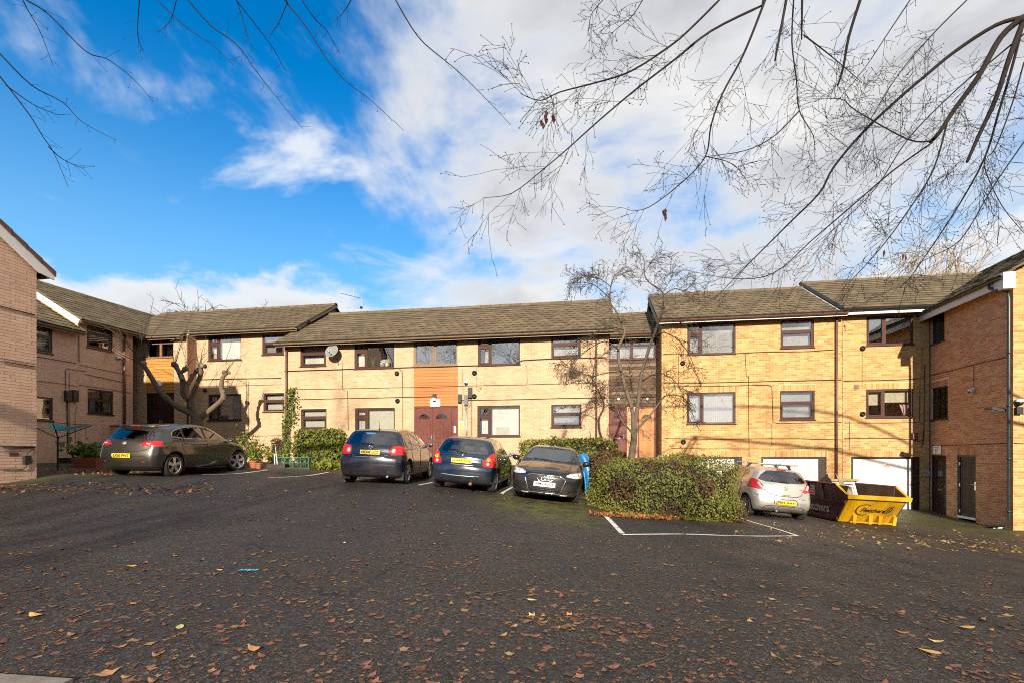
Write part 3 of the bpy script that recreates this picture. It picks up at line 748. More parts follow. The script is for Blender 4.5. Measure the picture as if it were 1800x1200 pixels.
# ================================================================== middle block
def middle_block():
    w = WM; s0, s1 = w.s(500), w.s(1070); z0, z1 = .55, 0
    ze, dep = roof_for(w, (800, 591), (800, 541), 30); z1 = ze
    root = tag(empty('apartment_block', w.P((s0 + s1) / 2, z0, -dep / 2)), 'long pale brick two-storey block with orange boards over double maroon doors', 'building', 'blocks of flats around the courtyard')
    H = []
    window(w, (528, 573, 605, 643), 'B', root, cur=[net(), ], holes=H)
    window(w, (623, 693, 600, 647), 'A', root, gm='glass', cur=[net(0, .27, 0, .62)], holes=H)
    window(w, (727, 804, 596, 642), 'C', root, fm='timber_frame', gm='glass_hi', split=.5, holes=H)
    window(w, (840, 914, 591, 641), 'A', root, gm='glass_hi', cur=[net(.12, .3, 0, .6)], holes=H)
    window(w, (969, 1021, 587, 629), 'B', root, gm='glass_hi', cur=[net()], holes=H)
    window(w, (529, 574, 718, 754), 'B', root, cur=[(0, 1, 0, 1, 'blind', 'flat')], holes=H)
    window(w, (624, 694, 716, 762), 'A', root, cur=[(0, 1, 0, 1, 'blind', 'flat')], holes=H)
    window(w, (839, 914, 712, 766), 'A', root, cur=[net(.32, 1), (.05, .30, 0, .62, 'net', 'c'), (.42, .74, 0, .30, 'cream', 'flat')], holes=H)
    window(w, (969, 1022, 710, 750), 'B', root, gm='glass_hi', cur=[net(.1, 1, .45, 1), (0, 1, .18, .5, 'blind', 'flat')], holes=H)
    # stair bay: boards over the double doors
    a, b = w.s(728), w.s(805); zt, zm, zb = w.z(766, 645), w.z(766, 713), w.z(766, 812); H.append((a, b, zb, zt))
    boards(w, a, b, zm, zt, 13, M['wood_orange'], root, -.01, 'board', 3)
    fr = MB(); frame_ring(fr, w, a, b, zb - .05, zm, .06, -.12, -.03); sp = a + (b - a) * .84; fr.box((sp - .02, zb, -.12), (sp + .02, zm - .06, -.03), lambda s, z, o: w.P(s, z, o)); dfr = fr.build('door_frame', M['maroon_door'], root)
    mid = (a + sp) / 2
    leaf_door(w, a + .065, mid - .006, zb, zm - .065, -.05, M['maroon_door'], root, handle=.93)
    leaf_door(w, mid + .006, sp - .025, zb, zm - .065, -.05, M['maroon_door'], root, handle=.07)
    quad_board(w, sp + .022, b - .062, zb, zm - .065, -.10, -.06, 'side_panel', M['maroon_door'], root)
    pn = MB(); e0, e1 = w.s(797), w.s(801); pn.box((e0, w.z(799, 760), -.058), (e1, w.z(799, 748), -.04), lambda s, z, o: w.P(s, z, o)); pn.build('entry_panel', M['grey_metal'], root)
    backing(w, s0, s1, z0, z1, H, M['mortar_pale'], root); bricks(w, s0, s1, z0, z1, H, 'pale', root, 300, zvis=1.8)
    shell(w, s0, s1, z0, ze, dep, M['mortar_pale'], root, ze + dep / 2 * math.tan(R(30)))
    r = gable_roof(w, s0, s1, ze, dep, 30, root, singles=300, rng_seed=2)
    vb = MB(); vb.tube([r['RP'](r['b'] + .0, 0, -.06), r['RP'](r['b'], r['S'], -.06)], .05, 4); vb.build('verge_board', M['gutter'], root)
    # cables, flues, pipes
    for pts, rr in (([(500, 652), (560, 650), (623, 648), (700, 646), (840, 642), (905, 640), (918, 633), (969, 630), (1065, 628)], .022), ([(500, 684), (623, 682), (728, 680), (850, 677), (1060, 672)], .009),
                    ([(500, 702), (640, 699), (763, 696)], .013), ([(806, 703), (880, 702), (960, 700), (1065, 698)], .014), ([(601, 632), (602, 660), (602, 682), (606, 687)], .009), ([(611, 686), (612, 755)], .012),
                    ([(702, 648), (707, 652), (708, 700), (708, 760)], .013), ([(812, 645), (814, 684), (812, 750)], .006), ([(829, 700), (829, 770)], .009), ([(838, 645), (838, 683), (843, 687)], .008),
                    ([(924, 640), (926, 644), (927, 672), (925, 673)], .008), ([(810, 703), (824, 703)], .012), ([(814, 705), (819, 712), (818, 720)], .008), ([(826, 697), (827, 712), (822, 716)], .008), ([(1036, 757), (1038, 762), (1038, 776)], .010)):
        pcable(w, pts, root, rr)
    rings(w, [(698, 656), (699, 704), (834, 655), (834, 696)], root)
    pipe_on(w, 820, 790, 715, root, .03, .04, 'grey_metal', 'conduit')
    pipe_on(w, 503, 768, 604, root, .035, .09, 'gutter'); pipe_on(w, 1048, 790, 590, root, .03, .06, 'gutter')
    for px, py, hw, hh, nm in ((809, 700, .07, .16, 'junction_box'), (820, 703, .075, .19, 'junction_box'), (827, 690, .08, .20, 'meter_box')):
        s, z = w.sz(px, py); mb = MB(); mb.box((s - hw, z - hh, .002), (s + hw, z + hh, .10), lambda a_, b_, o: w.P(a_, b_, o)); mb.box((s - hw * .8, z - hh * .9, .10), (s + hw * .8, z + hh * .9, .125), lambda a_, b_, o: w.P(a_, b_, o)); mb.build(nm, M['black'] if px != 820 else plain('grey_box', (.12, .13, .12), .5), root)
    s, z = w.sz(845, 681); mb = MB(); mb.ball(w.P(s, z, .03), .045, 8, 6); mb.build('pipe_cap', plain('orange_plastic', (.7, .22, .04), .5), root, True)
    return root, ze, dep
MB_ROOT, MB_ZE, MB_DEP = middle_block()

# ================================================================== recessed entrance link
def link_block():
    w = WREC; s0, s1 = w.s(1058), w.s(1166); z0 = .6
    ze, dep = roof_for(w, (1110, 589), (1110, 551), 30)
    root = tag(empty('apartment_link', w.P((s0 + s1) / 2, z0, -dep / 2)), 'narrow recessed block with brown boards over a dark door and an orange wooden door', 'building', 'blocks of flats around the courtyard')
    H = []; a, b = w.s(1069), w.s(1153); zb, zt = w.z(1110, 806), ze - .18
    H.append((a - .01, b + .01, zb, zt))
    window(w, (1069, 1153, 592, 631), 'E', root, gm='glass_hi', cur=[net()], sill=True)
    boards(w, a, b, w.z(1110, 714), w.z(1110, 633), 15, M['wood_grey'], root, 0, 'board', 9)
    zd = w.z(1110, 714); m0, m1 = w.s(1102), w.s(1121)
    fr = MB(); frame_ring(fr, w, a, m0, zb - .05, zd, .06, -.12, -.02); fr.build('door_frame', M['maroon_door'], root)
    fr = MB(); frame_ring(fr, w, m1, b, zb - .05, zd, .06, -.12, -.02); fr.build('door_frame', M['maroon_door'], root)
    d1 = leaf_door(w, a + .065, m0 - .065, zb, zd - .065, -.05, M['maroon_door'], root, handle=.9, letter=True)
    d2 = leaf_door(w, m1 + .065, b - .065, zb, zd - .065, -.05, M['wood_door'], root, letter=True, glass='obscure'); d2['label'] = 'orange wooden door with round-topped fanlight'
    H2 = [(a - .01, b + .01, zb, zt)]
    # brick pier between the doors
    pw = w.shift(-.012); backing(pw, m0 + .001, m1 - .001, .6, zd, [], M['mortar_mixd'], root); bricks(pw, m0 + .001, m1 - .001, .6, zd, [], 'mixd', root)
    backing(w, s0, s1, z0, ze, H2, M['mortar_pale'], root); bricks(w, s0, s1, z0, ze, H2, 'pale', root)
    quad_board(w, s0, s1, -.6, z0 + .25, -.2, -.02, 'step', M['mortar_pale'], root)
    shell(w, s0, s1, -.5, ze, dep, M['mortar_pale'], root, None)
    gable_roof(w, s0, s1, ze, dep, 30, root, verge_l=False, verge_r=False, rng_seed=4, gut='gutter')
    pcable(w, [(1069, 700), (1110, 698), (1152, 697)], root, .012)
    for px in (1087, 1138):
        s, z = w.sz(px, 701); mb = MB(); mb.ball(w.P(s, z, .06), .06, 8, 6); mb.build('door_light', M['paper'], root, True)
    return root
link_block()

# ================================================================== right block (three storeys, garages at the bottom)
def garage(w, x0, x1, ytop, zb, parent, holes, sold):
    a, b = w.s(x0), w.s(x1); zt = w.z((x0 + x1) / 2, ytop); holes.append((a, b, zb - .6, zt)); sold.append((a - .05, b + .05, zt, zt + .225))
    fr = MB(); fr.box((a, zb - .3, -.16), (a + .09, zt, -.03), lambda s, z, o: w.P(s, z, o)); fr.box((b - .24, zb - .3, -.16), (b, zt, -.05), lambda s, z, o: w.P(s, z, o)); fr.box((a + .09, zt - .06, -.16), (b - .24, zt, -.04), lambda s, z, o: w.P(s, z, o))
    fr.build('garage_frame', M['brown_door'], parent)
    mb = MB(); p, q = a + .09, b - .24; mb.box((p, zb - .2, -.14), (q, zt - .06, -.10), lambda s, z, o: w.P(s, z, o)); g = mb.build('garage_door', M['white'], parent)
    W_, H_ = q - p, zt - .06 - zb
    for r in range(4):
        for c in range(4):
            s_0, s_1, c_0, c_1 = p + W_ * (c + .10) / 4, p + W_ * (c + .90) / 4, zb + H_ * (r + .12) / 4, zb + H_ * (r + .86) / 4
            pm = MB(); frame_ring(pm, w, s_0, s_1, c_0, c_1, .025, -.10, -.092); pm.box((s_0 + .05, c_0 + .05, -.10), (s_1 - .05, c_1 - .05, -.094), lambda s, z, o: w.P(s, z, o)); pm.build('door_panel', M['white'], g)
    for r in (1, 2, 3):
        pm = MB(); pm.box((p, zb + H_ * r / 4 - .008, -.10), (q, zb + H_ * r / 4 + .008, -.0985), lambda s, z, o: w.P(s, z, o)); pm.build('panel_joint', plain('panel_joint', (.5, .48, .44), .8) if 'pj' not in M else M['pj'], g)
    sg = MB(); sc = p + W_ * .58; sz = zb + H_ * .87; sg.box((sc - .13, sz - .09, -.10), (sc + .13, sz + .07, -.089), lambda s, z, o: w.P(s, z, o)); st = sg.build('warning_sticker', M['paper'], g)
    s2 = MB(); 
    s2.box((sc - .12, sz - .08, -.089), (sc + .12, sz - .005, -.087), lambda s, z, o: w.P(s, z, o)); s2.build('sticker_band', M['sticker_red'], g)
    text_on(w, 'NO PARKING', sc, sz + .03, .045, -.0875, M['sticker_red'], g); text_on(w, 'KEEP CLEAR', sc, sz - .045, .045, -.0855, M['paper'], g)
    return g
M['pj'] = plain('panel_joint', (.5, .48, .44), .8); M['sticker_red'] = plain('sticker_red', (.72, .12, .06), .5, var=.03)
def text_mesh(body, size, depth=.001, bold=.0):
    c = bpy.data.curves.new('text', 'FONT'); c.body = body; c.size = size; c.align_x = 'CENTER'; c.align_y = 'CENTER'; c.extrude = depth; c.offset = bold; c.resolution_u = 2
    o = bpy.data.objects.new('text', c); COL.objects.link(o); bpy.context.view_layer.update()
    me = bpy.data.meshes.new_from_object(o.evaluated_get(bpy.context.evaluated_depsgraph_get())); bpy.data.objects.remove(o); bpy.data.curves.remove(c)
    return me
def text_on(w, body, s, z, size, o, mat, parent, name='lettering', sx=1.0, bold=0.0):
    me = text_mesh(body, size, .0012, bold); me.name = name
    ex, ez = Vector((w.u.x, w.u.y, 0)), Vector((w.n.x, w.n.y, 0)); p = w.P(s, z, o)
    T_ = Matrix((ex * sx, Vector((0, 0, 1)), ez)).transposed().to_4x4(); me.transform(Matrix.Translation(p) @ T_)
    me.materials.clear(); me.materials.append(mat); return link(name, me, parent)
def right_block():
    w = WR; s0 = w.s(1163); s1 = w.s(1481); z0, pitch = -1.0, 30
    ze, dep = roof_for(w, (1320, 556), (1300, 511), pitch)
    root = tag(empty('apartment_block', w.P((s0 + s1) / 2, -.4, -dep / 2)), 'golden brick block of two floors over white garage doors, behind the silver hatchback', 'building', 'blocks of flats around the courtyard')
    H, S = [], []
    window(w, (1208, 1293, 568, 622), 'A', root, gm='glass_hi', cur=[net()], holes=H)
    window(w, (1372, 1431, 562, 611), 'B', root, gm='glass_hi', cur=[net()], holes=H)
    window(w, (1207, 1293, 689, 744), 'C', root, gm='glass_hi', split=.33, cur=[net()], holes=H)
    window(w, (1371, 1432, 686, 737), 'B', root, gm='glass_hi', cur=[net()], holes=H)
    for h in H[2:]: S.append((h[0] - .05, h[1] + .05, h[3], h[3] + .225))
    zb = -.42
    garage(w, 1215, 1304, 802, zb + .05, root, H, S); garage(w, 1338, 1453, 802, zb, root, H, S)
    backing(w, s0, s1, z0, ze, H, M['mortar_gold'], root); bricks(w, s0, s1, z0, ze, H, 'gold', root, 300, soldiers=S, zvis=.9)
    # the return wall towards the recessed link
    wr = Wall((w.P(s0, 0, -1.1).x, w.P(s0, 0, -1.1).y), BA - 90); backing(wr, 0, 1.1, z0, ze, [], M['mortar_mixd'], root); bricks(wr, 0, 1.1, z0, ze, [], 'mixd', root)
    shell(w, s0, s1, z0, ze, dep, M['mortar_gold'], root, ze + dep / 2 * math.tan(R(pitch)))
    r = gable_roof(w, s0, s1, ze, dep, pitch, root, singles=300, verge_r=False, rng_seed=5, fascia='white', gut='gutter')
    vb = MB(); vb.tube([r['RP'](r['a'], 0, -.06), r['RP'](r['a'], r['S'], -.06)], .06, 4); vb.build('bargeboard', M['upvc_dark'], root)
    pipe_on(w, 1471, 900, 556, root, .04, .08)
    for pts, rr in (([(1166, 672), (1250, 672), (1330, 670), (1480, 667)], .017), ([(1166, 679), (1250, 678), (1350, 676), (1357, 679), (1358, 710), (1359, 741), (1366, 743), (1480, 741)], .011),
                    ([(1166, 622), (1250, 622), (1310, 620), (1345, 618), (1420, 617), (1466, 614)], .013), ([(1310, 621), (1311, 640), (1312, 660), (1317, 663)], .009), ([(1316, 660), (1316, 720), (1317, 802)], .009),
                    ([(1170, 770), (1260, 771), (1340, 770), (1400, 770), (1480, 772)], .013), ([(1180, 787), (1310, 788), (1480, 787)], .008), ([(1357, 742), (1357, 783)], .007), ([(1193, 627), (1193, 676)], .008), ([(1201, 640), (1201, 770)], .006)):
        pcable(w, pts, root, rr)
    rings(w, [(1200, 638), (1201, 776)], root)
    s, z = w.sz(1197, 783); mb = MB(); mb.ball(w.P(s, z, .03), .05, 8, 6); mb.build('pipe_cap', plain('orange_plastic', (.7, .22, .04), .5), root, True)
    return root, ze, dep
RB_ROOT, RB_ZE, RB_DEP = right_block()
# ---------------------------------------------------------------- corner block
def corner_block():
    w = WR; s0, s1 = w.s(1482), -.02; pitch = 30; z0 = -1.0
    ze, dep = roof_for(w, (1560, 541), (1560, 489), pitch)
    root = tag(empty('apartment_block', w.P((s0 + s1) / 2, -.4, -dep / 2)), 'golden brick corner block with one garage door behind the yellow skip', 'building', 'blocks of flats around the courtyard')
    H, S = [], []
    window(w, (1523, 1606, 555, 606), 'C', root, gm='glass_hi', split=.40, holes=H)
    window(w, (1522, 1606, 683, 733), 'C', root, split=.38, cur=[(0, .36, .45, 1, 'cream', 'flat'), (.42, 1, .55, 1, 'cream', 'flat')], holes=H)
    S.append((H[1][0] - .05, H[1][1] + .03, H[1][3], H[1][3] + .225))
    garage(w, 1496, 1618, 802, -.44, root, H, S)
    backing(w, s0, s1, z0, ze, H, M['mortar_gold'], root); bricks(w, s0, s1, z0, ze, H, 'gold', root, 0, soldiers=S)
    shell(w, s0, s1 + 6, z0, ze, dep, M['mortar_gold'], root, ze + dep / 2 * math.tan(R(pitch)), right=False)
    LAST_ROOF = gable_roof(w, s0, s1 + 5.5, ze, dep, pitch, root, verge_l=True, verge_r=False, rng_seed=8, fascia='white', gut='black')
    r = LAST_ROOF; vb = MB(); vb.tube([r['RP'](r['a'], -.02, .05), r['RP'](r['a'], r['S'], .05)], .075, 4); vb.build('verge_board', M['black'], root); fl_ = MB(); fl_.tube([r['RP'](r['a'] - .10, .0, .0), r['RP'](r['a'] - .10, r['S'], .0)], .018, 4); fl_.build('lead_flashing', M['white'], root)
    zf = ze - .35 * math.tan(R(pitch)); quad_board(w, s0, s1 - .3, zf - .18, zf - .05, .3, .345, 'fascia', M['white'], root)
    for pts, rr in (([(1483, 669), (1540, 668), (1600, 666), (1621, 664), (1625, 660), (1626, 640)], .013), ([(1483, 742), (1560, 743), (1617, 741), (1624, 745), (1622, 780)], .008), ([(1483, 770), (1550, 769), (1602, 771), (1615, 775), (1622, 772)], .012),
                    ([(1626, 640), (1625, 700), (1624, 770), (1620, 785)], .012), ([(1516, 617), (1516, 680)], .004), ([(1621, 610), (1621, 650)], .008), ([(1617, 681), (1616, 740)], .008), ([(1493, 790), (1494, 740)], .007)):
        pcable(w, pts, root, rr)
    rings(w, [(1516, 612), (1516, 727)], root)
    s, z = w.sz(1505, 679); quad_board(w, s - .08, s + .08, z - .08, z + .08, 0, .02, 'air_vent', M['gutter'], root)
    s, z = w.sz(1607, 766); quad_board(w, s - .09, s + .09, z - .11, z + .11, .0, .07, 'junction_box', M['gutter'], root)
    s, z = w.sz(1629, 832); quad_board(w, s - .08, s + .08, z - .09, z + .09, .0, .05, 'entry_panel', M['grey_metal'], root)
    return root, ze, dep
corner_block()
# ---------------------------------------------------------------- right wing
def right_wing():
    w = WRW; s0, s1 = .012, RWE; z0, pitch = -1.1, 30
    zf = w.z(1700, 514, .4); ze = zf + .35 * math.tan(R(pitch)); dep = 8.0
    root = tag(empty('apartment_wing', w.P((s0 + s1) / 2, -.5, -dep / 2)), 'shaded red-brown brick wing with a plank door and a glazed dark door', 'building', 'blocks of flats around the courtyard')
    H, S = [], []
    window(w, (1637.5, 1660, 546, 602), 'C', root, fm='upvc_dark', split=.45, holes=H)
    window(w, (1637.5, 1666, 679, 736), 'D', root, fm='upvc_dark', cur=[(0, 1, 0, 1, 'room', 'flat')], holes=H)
    S.append((H[1][0] + .0, H[1][1] + .05, H[1][3], H[1][3] + .225))
    for x0, x1, yt, yb, kind in ((1636, 1663.5, 799, 903, 'g'), (1682, 1715.5, 798, 910, 'p')):
        a, b = w.s(x0), w.s(x1); xm = (x0 + x1) / 2; zt, zb = w.z(xm, yt), w.z(xm, yb - 3); H.append((a, b, zb - .5, zt)); S.append((a, b, zt, zt + .225))
        fr = MB(); frame_ring(fr, w, a, b, zb - .08, zt, .07, -.13, -.03); fr.build('door_frame', M['brown_door'], root)
        Bx = lambda s, z, o: w.P(s, z, o)
        if kind == 'g':
            mb = MB(); p, q = a + .075, b - .075; hm = zb + (zt - zb) * .44
            frame_ring(mb, w, p, q, zb, zt - .075, .12, -.11, -.06); mb.box((p + .12, zb + .12, -.11), (q - .12, hm, -.06), Bx); dr = mb.build('door', M['brown_door'], root)
            g = MB(); g.box((p + .12, hm, -.095), (q - .12, zt - .195, -.085), Bx); g.build('pane', M['glass_hi'], dr)
            l = MB(); l.box(((p + q) / 2 - .11, hm - .10, -.06), ((p + q) / 2 + .11, hm - .05, -.045), Bx); l.build('letterbox', plain('brass', (.75, .50, .10), .3, .8), dr)
            for k in range(3):
                pm = MB(); u0 = p + .15 + (q - p - .30) * k / 3; frame_ring(pm, w, u0 + .01, u0 + (q - p - .3) / 3 - .01, zb + .2, hm - .16, .02, -.06, -.052); pm.build('door_panel', M['brown_door'], dr)
            hd = MB(); hd.box((q - .07, hm - .02, -.06), (q - .03, hm + .2, -.04), Bx); hd.build('handle', M['chrome'], dr)
        else:
            p, q = a + .075, b - .075; mb = MB(); frame_ring(mb, w, p, q, zb, zt - .075, .085, -.11, -.062); dr = mb.build('door', M['plank_door'], root)
            n = 8; rg = random.Random(4)
            for k in range(n):
                u0 = p + .085 + (q - p - .17) * k / n; pm = MB(); pm.box((u0 + .004, zb + .086, -.10), (u0 + (q - p - .17) / n - .004, zt - .161, -.072 + rg.uniform(-.002, .002)), Bx, rg.random()); pm.build('plank', M['plank_door'], dr)
            hd = MB(); zz = zb + 1.0; hd.box((q - .06, zz - .13, -.062), (q - .025, zz + .13, -.048), Bx); hd.tube([w.P(q - .042, zz + .03, -.05), w.P(q - .042, zz + .03, -.01), w.P(q - .19, zz + .03, -.01)], .012, 6); hd.build('handle', M['chrome'], dr)
            for zz in (zb + .15, zb + 1.0, zt - .3):
                hb = MB(); hb.box((p - .03, zz - .05, -.06), (p + .02, zz + .05, -.028), Bx); hb.build('hinge', M['grey_metal'], dr)
            quad_board(w, a + .03, b - .03, zb - .07, zb - .005, -.1, .01, 'threshold', M['paper'], root)
    backing(w, s0, s1, z0, ze, H, M['mortar_mixd'], root); bricks(w, s0, s1, z0, ze, H, 'mixd', root, 300, soldiers=S, zvis=-1)
    we = WE; s2 = 7.0; apex = ze + (dep / 2) * math.tan(R(pitch))
    zt = lambda z, lo, hi: (max(lo, (z - ze) / math.tan(R(pitch))), hi)
    backing(we, 0, 4.0, z0, ze, [], M['mortar_gold'], root); bricks(we, 0.004, 4.0, z0, ze + 1.6, [], 'gold', root, 0, gable=zt)
    shell(w, s0 - 6, s1, z0, ze, dep, M['mortar_mixd'], root, apex, left=False, right=False)
    r = gable_roof(w, s0 - 7.5, s1, ze, dep, pitch, root, verge_l=False, rng_seed=12, fascia='white', gut='black')
    quad_board(w, s0 - .3, s1 + .18, zf - .26, zf - .04, .29, .345, 'fascia', M['white'], root)
    quad_board(w, s1 - .02, s1 + .19, zf - .34, zf + .12, .06, .36, 'eave_box', M['white'], root)
    # downpipe on the corner with a shoe at its foot
    s = w.s(1779.5); mb = MB(); p = lambda zz, o, ds=0: w.P(s + ds, zz, o); zg = G(*p(0, .1)[:2])
    mb.tube([p(zf - .05, .41, -.25), p(zf - .18, .41, -.25), p(zf - .38, .10, -.02), p(zf - .6, .085), p(zg + .22, .085), p(zg + .10, .20, -.1), p(zg + .02, .42, -.35)], .042, 10)
    for k in range(4): q = zg + .5 + k * 1.5; mb.tube([p(q, .085), p(q + .06, .085)], .055, 10)
    mb.build('downpipe', plain('dark_green_pipe', (.022, .032, .027), .35), root, True)
    for pts, rr in (([(1630, 659), (1642, 657), (1670, 651), (1712, 640), (1775, 626)], .015), ([(1630, 782), (1700, 781), (1779, 778)], .012), ([(1711.5, 640), (1711.5, 682)], .008)):
        pcable(w, [(max(x, 1637), y) for x, y in pts], root, rr)
    return root, ze
RW_ROOT, RW_ZE = right_wing()

# ================================================================== upper left block with its stair bay
def left_block():
    w = WL; s0, s1 = w.s(343), w.s(523); z0, pitch = .8, 30
    ze, dep = roof_for(w, (420, 581), (430, 543.5), pitch)
    root = tag(empty('apartment_block', w.P((s0 + s1) / 2, 1.2, -dep / 2)), 'pale brick block at the back left behind the pollarded tree, with a honey-boarded stair bay', 'building', 'blocks of flats around the courtyard')
    H = []
    window(w, (366, 424, 589, 633), 'A', root, cur=[net()], holes=H)
    window(w, (461, 499, 588, 623), 'B', root, gm='glass_hi', cur=[net(0, .5)], holes=H)
    window(w, (366, 424, 692, 738), 'A', root, cur=[(0, 1, 0, 1, 'blind', 'flat')], holes=H)
    window(w, (463, 500, 690, 723), 'B', root, cur=[(0, 1, 0, .9, 'blind', 'flat')], holes=H)
    backing(w, s0, s1, z0, ze, H, M['mortar_pale'], root); bricks(w, s0, s1, z0, ze, H, 'pale', root, 120, zvis=3.0)
    shell(w, s0 - 4.5, s1, z0, ze, dep, M['mortar_pale'], root, ze + dep / 2 * math.tan(R(pitch)))
    # bay
    v = WBAY; b0, b1 = v.s(231), v.s(331); HB = []
    window(v, (258, 305, 588, 628), 'E', root, fm='timber_frame', cur=[(0, 1, .42, 1, 'net', 'c')], holes=HB)
    a, b = v.s(257), v.s(306); zt, zm, zb = v.z(281, 630), v.z(281, 690), v.z(281, 782); HB.append((a, b, zb, zt))
    boards(v, a, b, zm, zt, 13, M['wood_honey'], root, -.01, 'board', 5)
    fr = MB(); frame_ring(fr, v, a, b, zb - .05, zm, .06, -.12, -.03); fr.build('door_frame', M['brown_door'], root); mid = (a + b) / 2
    leaf_door(v, a + .065, mid - .006, zb, zm - .065, -.05, M['brown_door'], root, handle=.93); leaf_door(v, mid + .006, b - .065, zb, zm - .065, -.05, M['brown_door'], root, handle=.07)
    backing(v, b0, b1, z0, ze - .27, HB, M['mortar_pale'], root); bricks(v, b0, b1, z0, ze - .27, HB, 'pale', root, 0)
    wr = Wall((v.P(b1, 0).x, v.P(b1, 0).y), BA + 90); backing(wr, 0.004, .5, z0, ze - .1, [], M['mortar_pale'], root); bricks(wr, 0.006, .44, z0, ze - .1, [], 'pale', root, 0)
    r = gable_roof(w, s0 - .0, s1, ze, dep, pitch, root, singles=200, verge_l=False, rng_seed=21)
    r2 = gable_roof(w, s0 - 4.6, s0, ze, dep, pitch, root, over=.68, verge_l=False, verge_r=False, rng_seed=22)
    vb = MB(); vb.tube([r['RP'](r['b'], r['S'] * .3, -.05), r['RP'](r['b'], r['S'], -.05)], .06, 4); vb.build('bargeboard', M['upvc_dark'], root)
    gw = MB(); apz = ze + dep / 2 * math.tan(R(pitch)); gw.add([w.P(s1, ze - .5, -.3), w.P(s1, ze - .5, -dep), w.P(s1, apz, -dep / 2)], [(0, 1, 2)]); gw.build('gable_wall', M['mortar_pale'], root)
    for px in (333,): pipe_on(v, px - 3, 765, 590, root, .04, .06)
    for pts, rr in (([(345, 667), (400, 665), (494, 664)], .02), ([(345, 679), (420, 677), (494, 675)], .007), ([(437, 669), (437, 765)], .008), ([(436, 766), (494, 764)], .007)): pcable(w, pts, root, rr)
    pcable(v, [(240, 600), (240, 690)], root, .005); rings(w, [(361, 643), (361, 685)], root)
    s, z = v.sz(327, 708); quad_board(v, s - .10, s + .06, z - .07, z + .07, 0, .01, 'warning_sign', M['yellow'], root)
    lb = MB(); s, z = v.sz(281, 673); lb.box((s - .09, z - .12, 0), (s + .09, z + .12, .16), lambda a_, b_, o: v.P(a_, b_, o)); lb.build('door_light', M['paper'], root)
    return root
left_block()
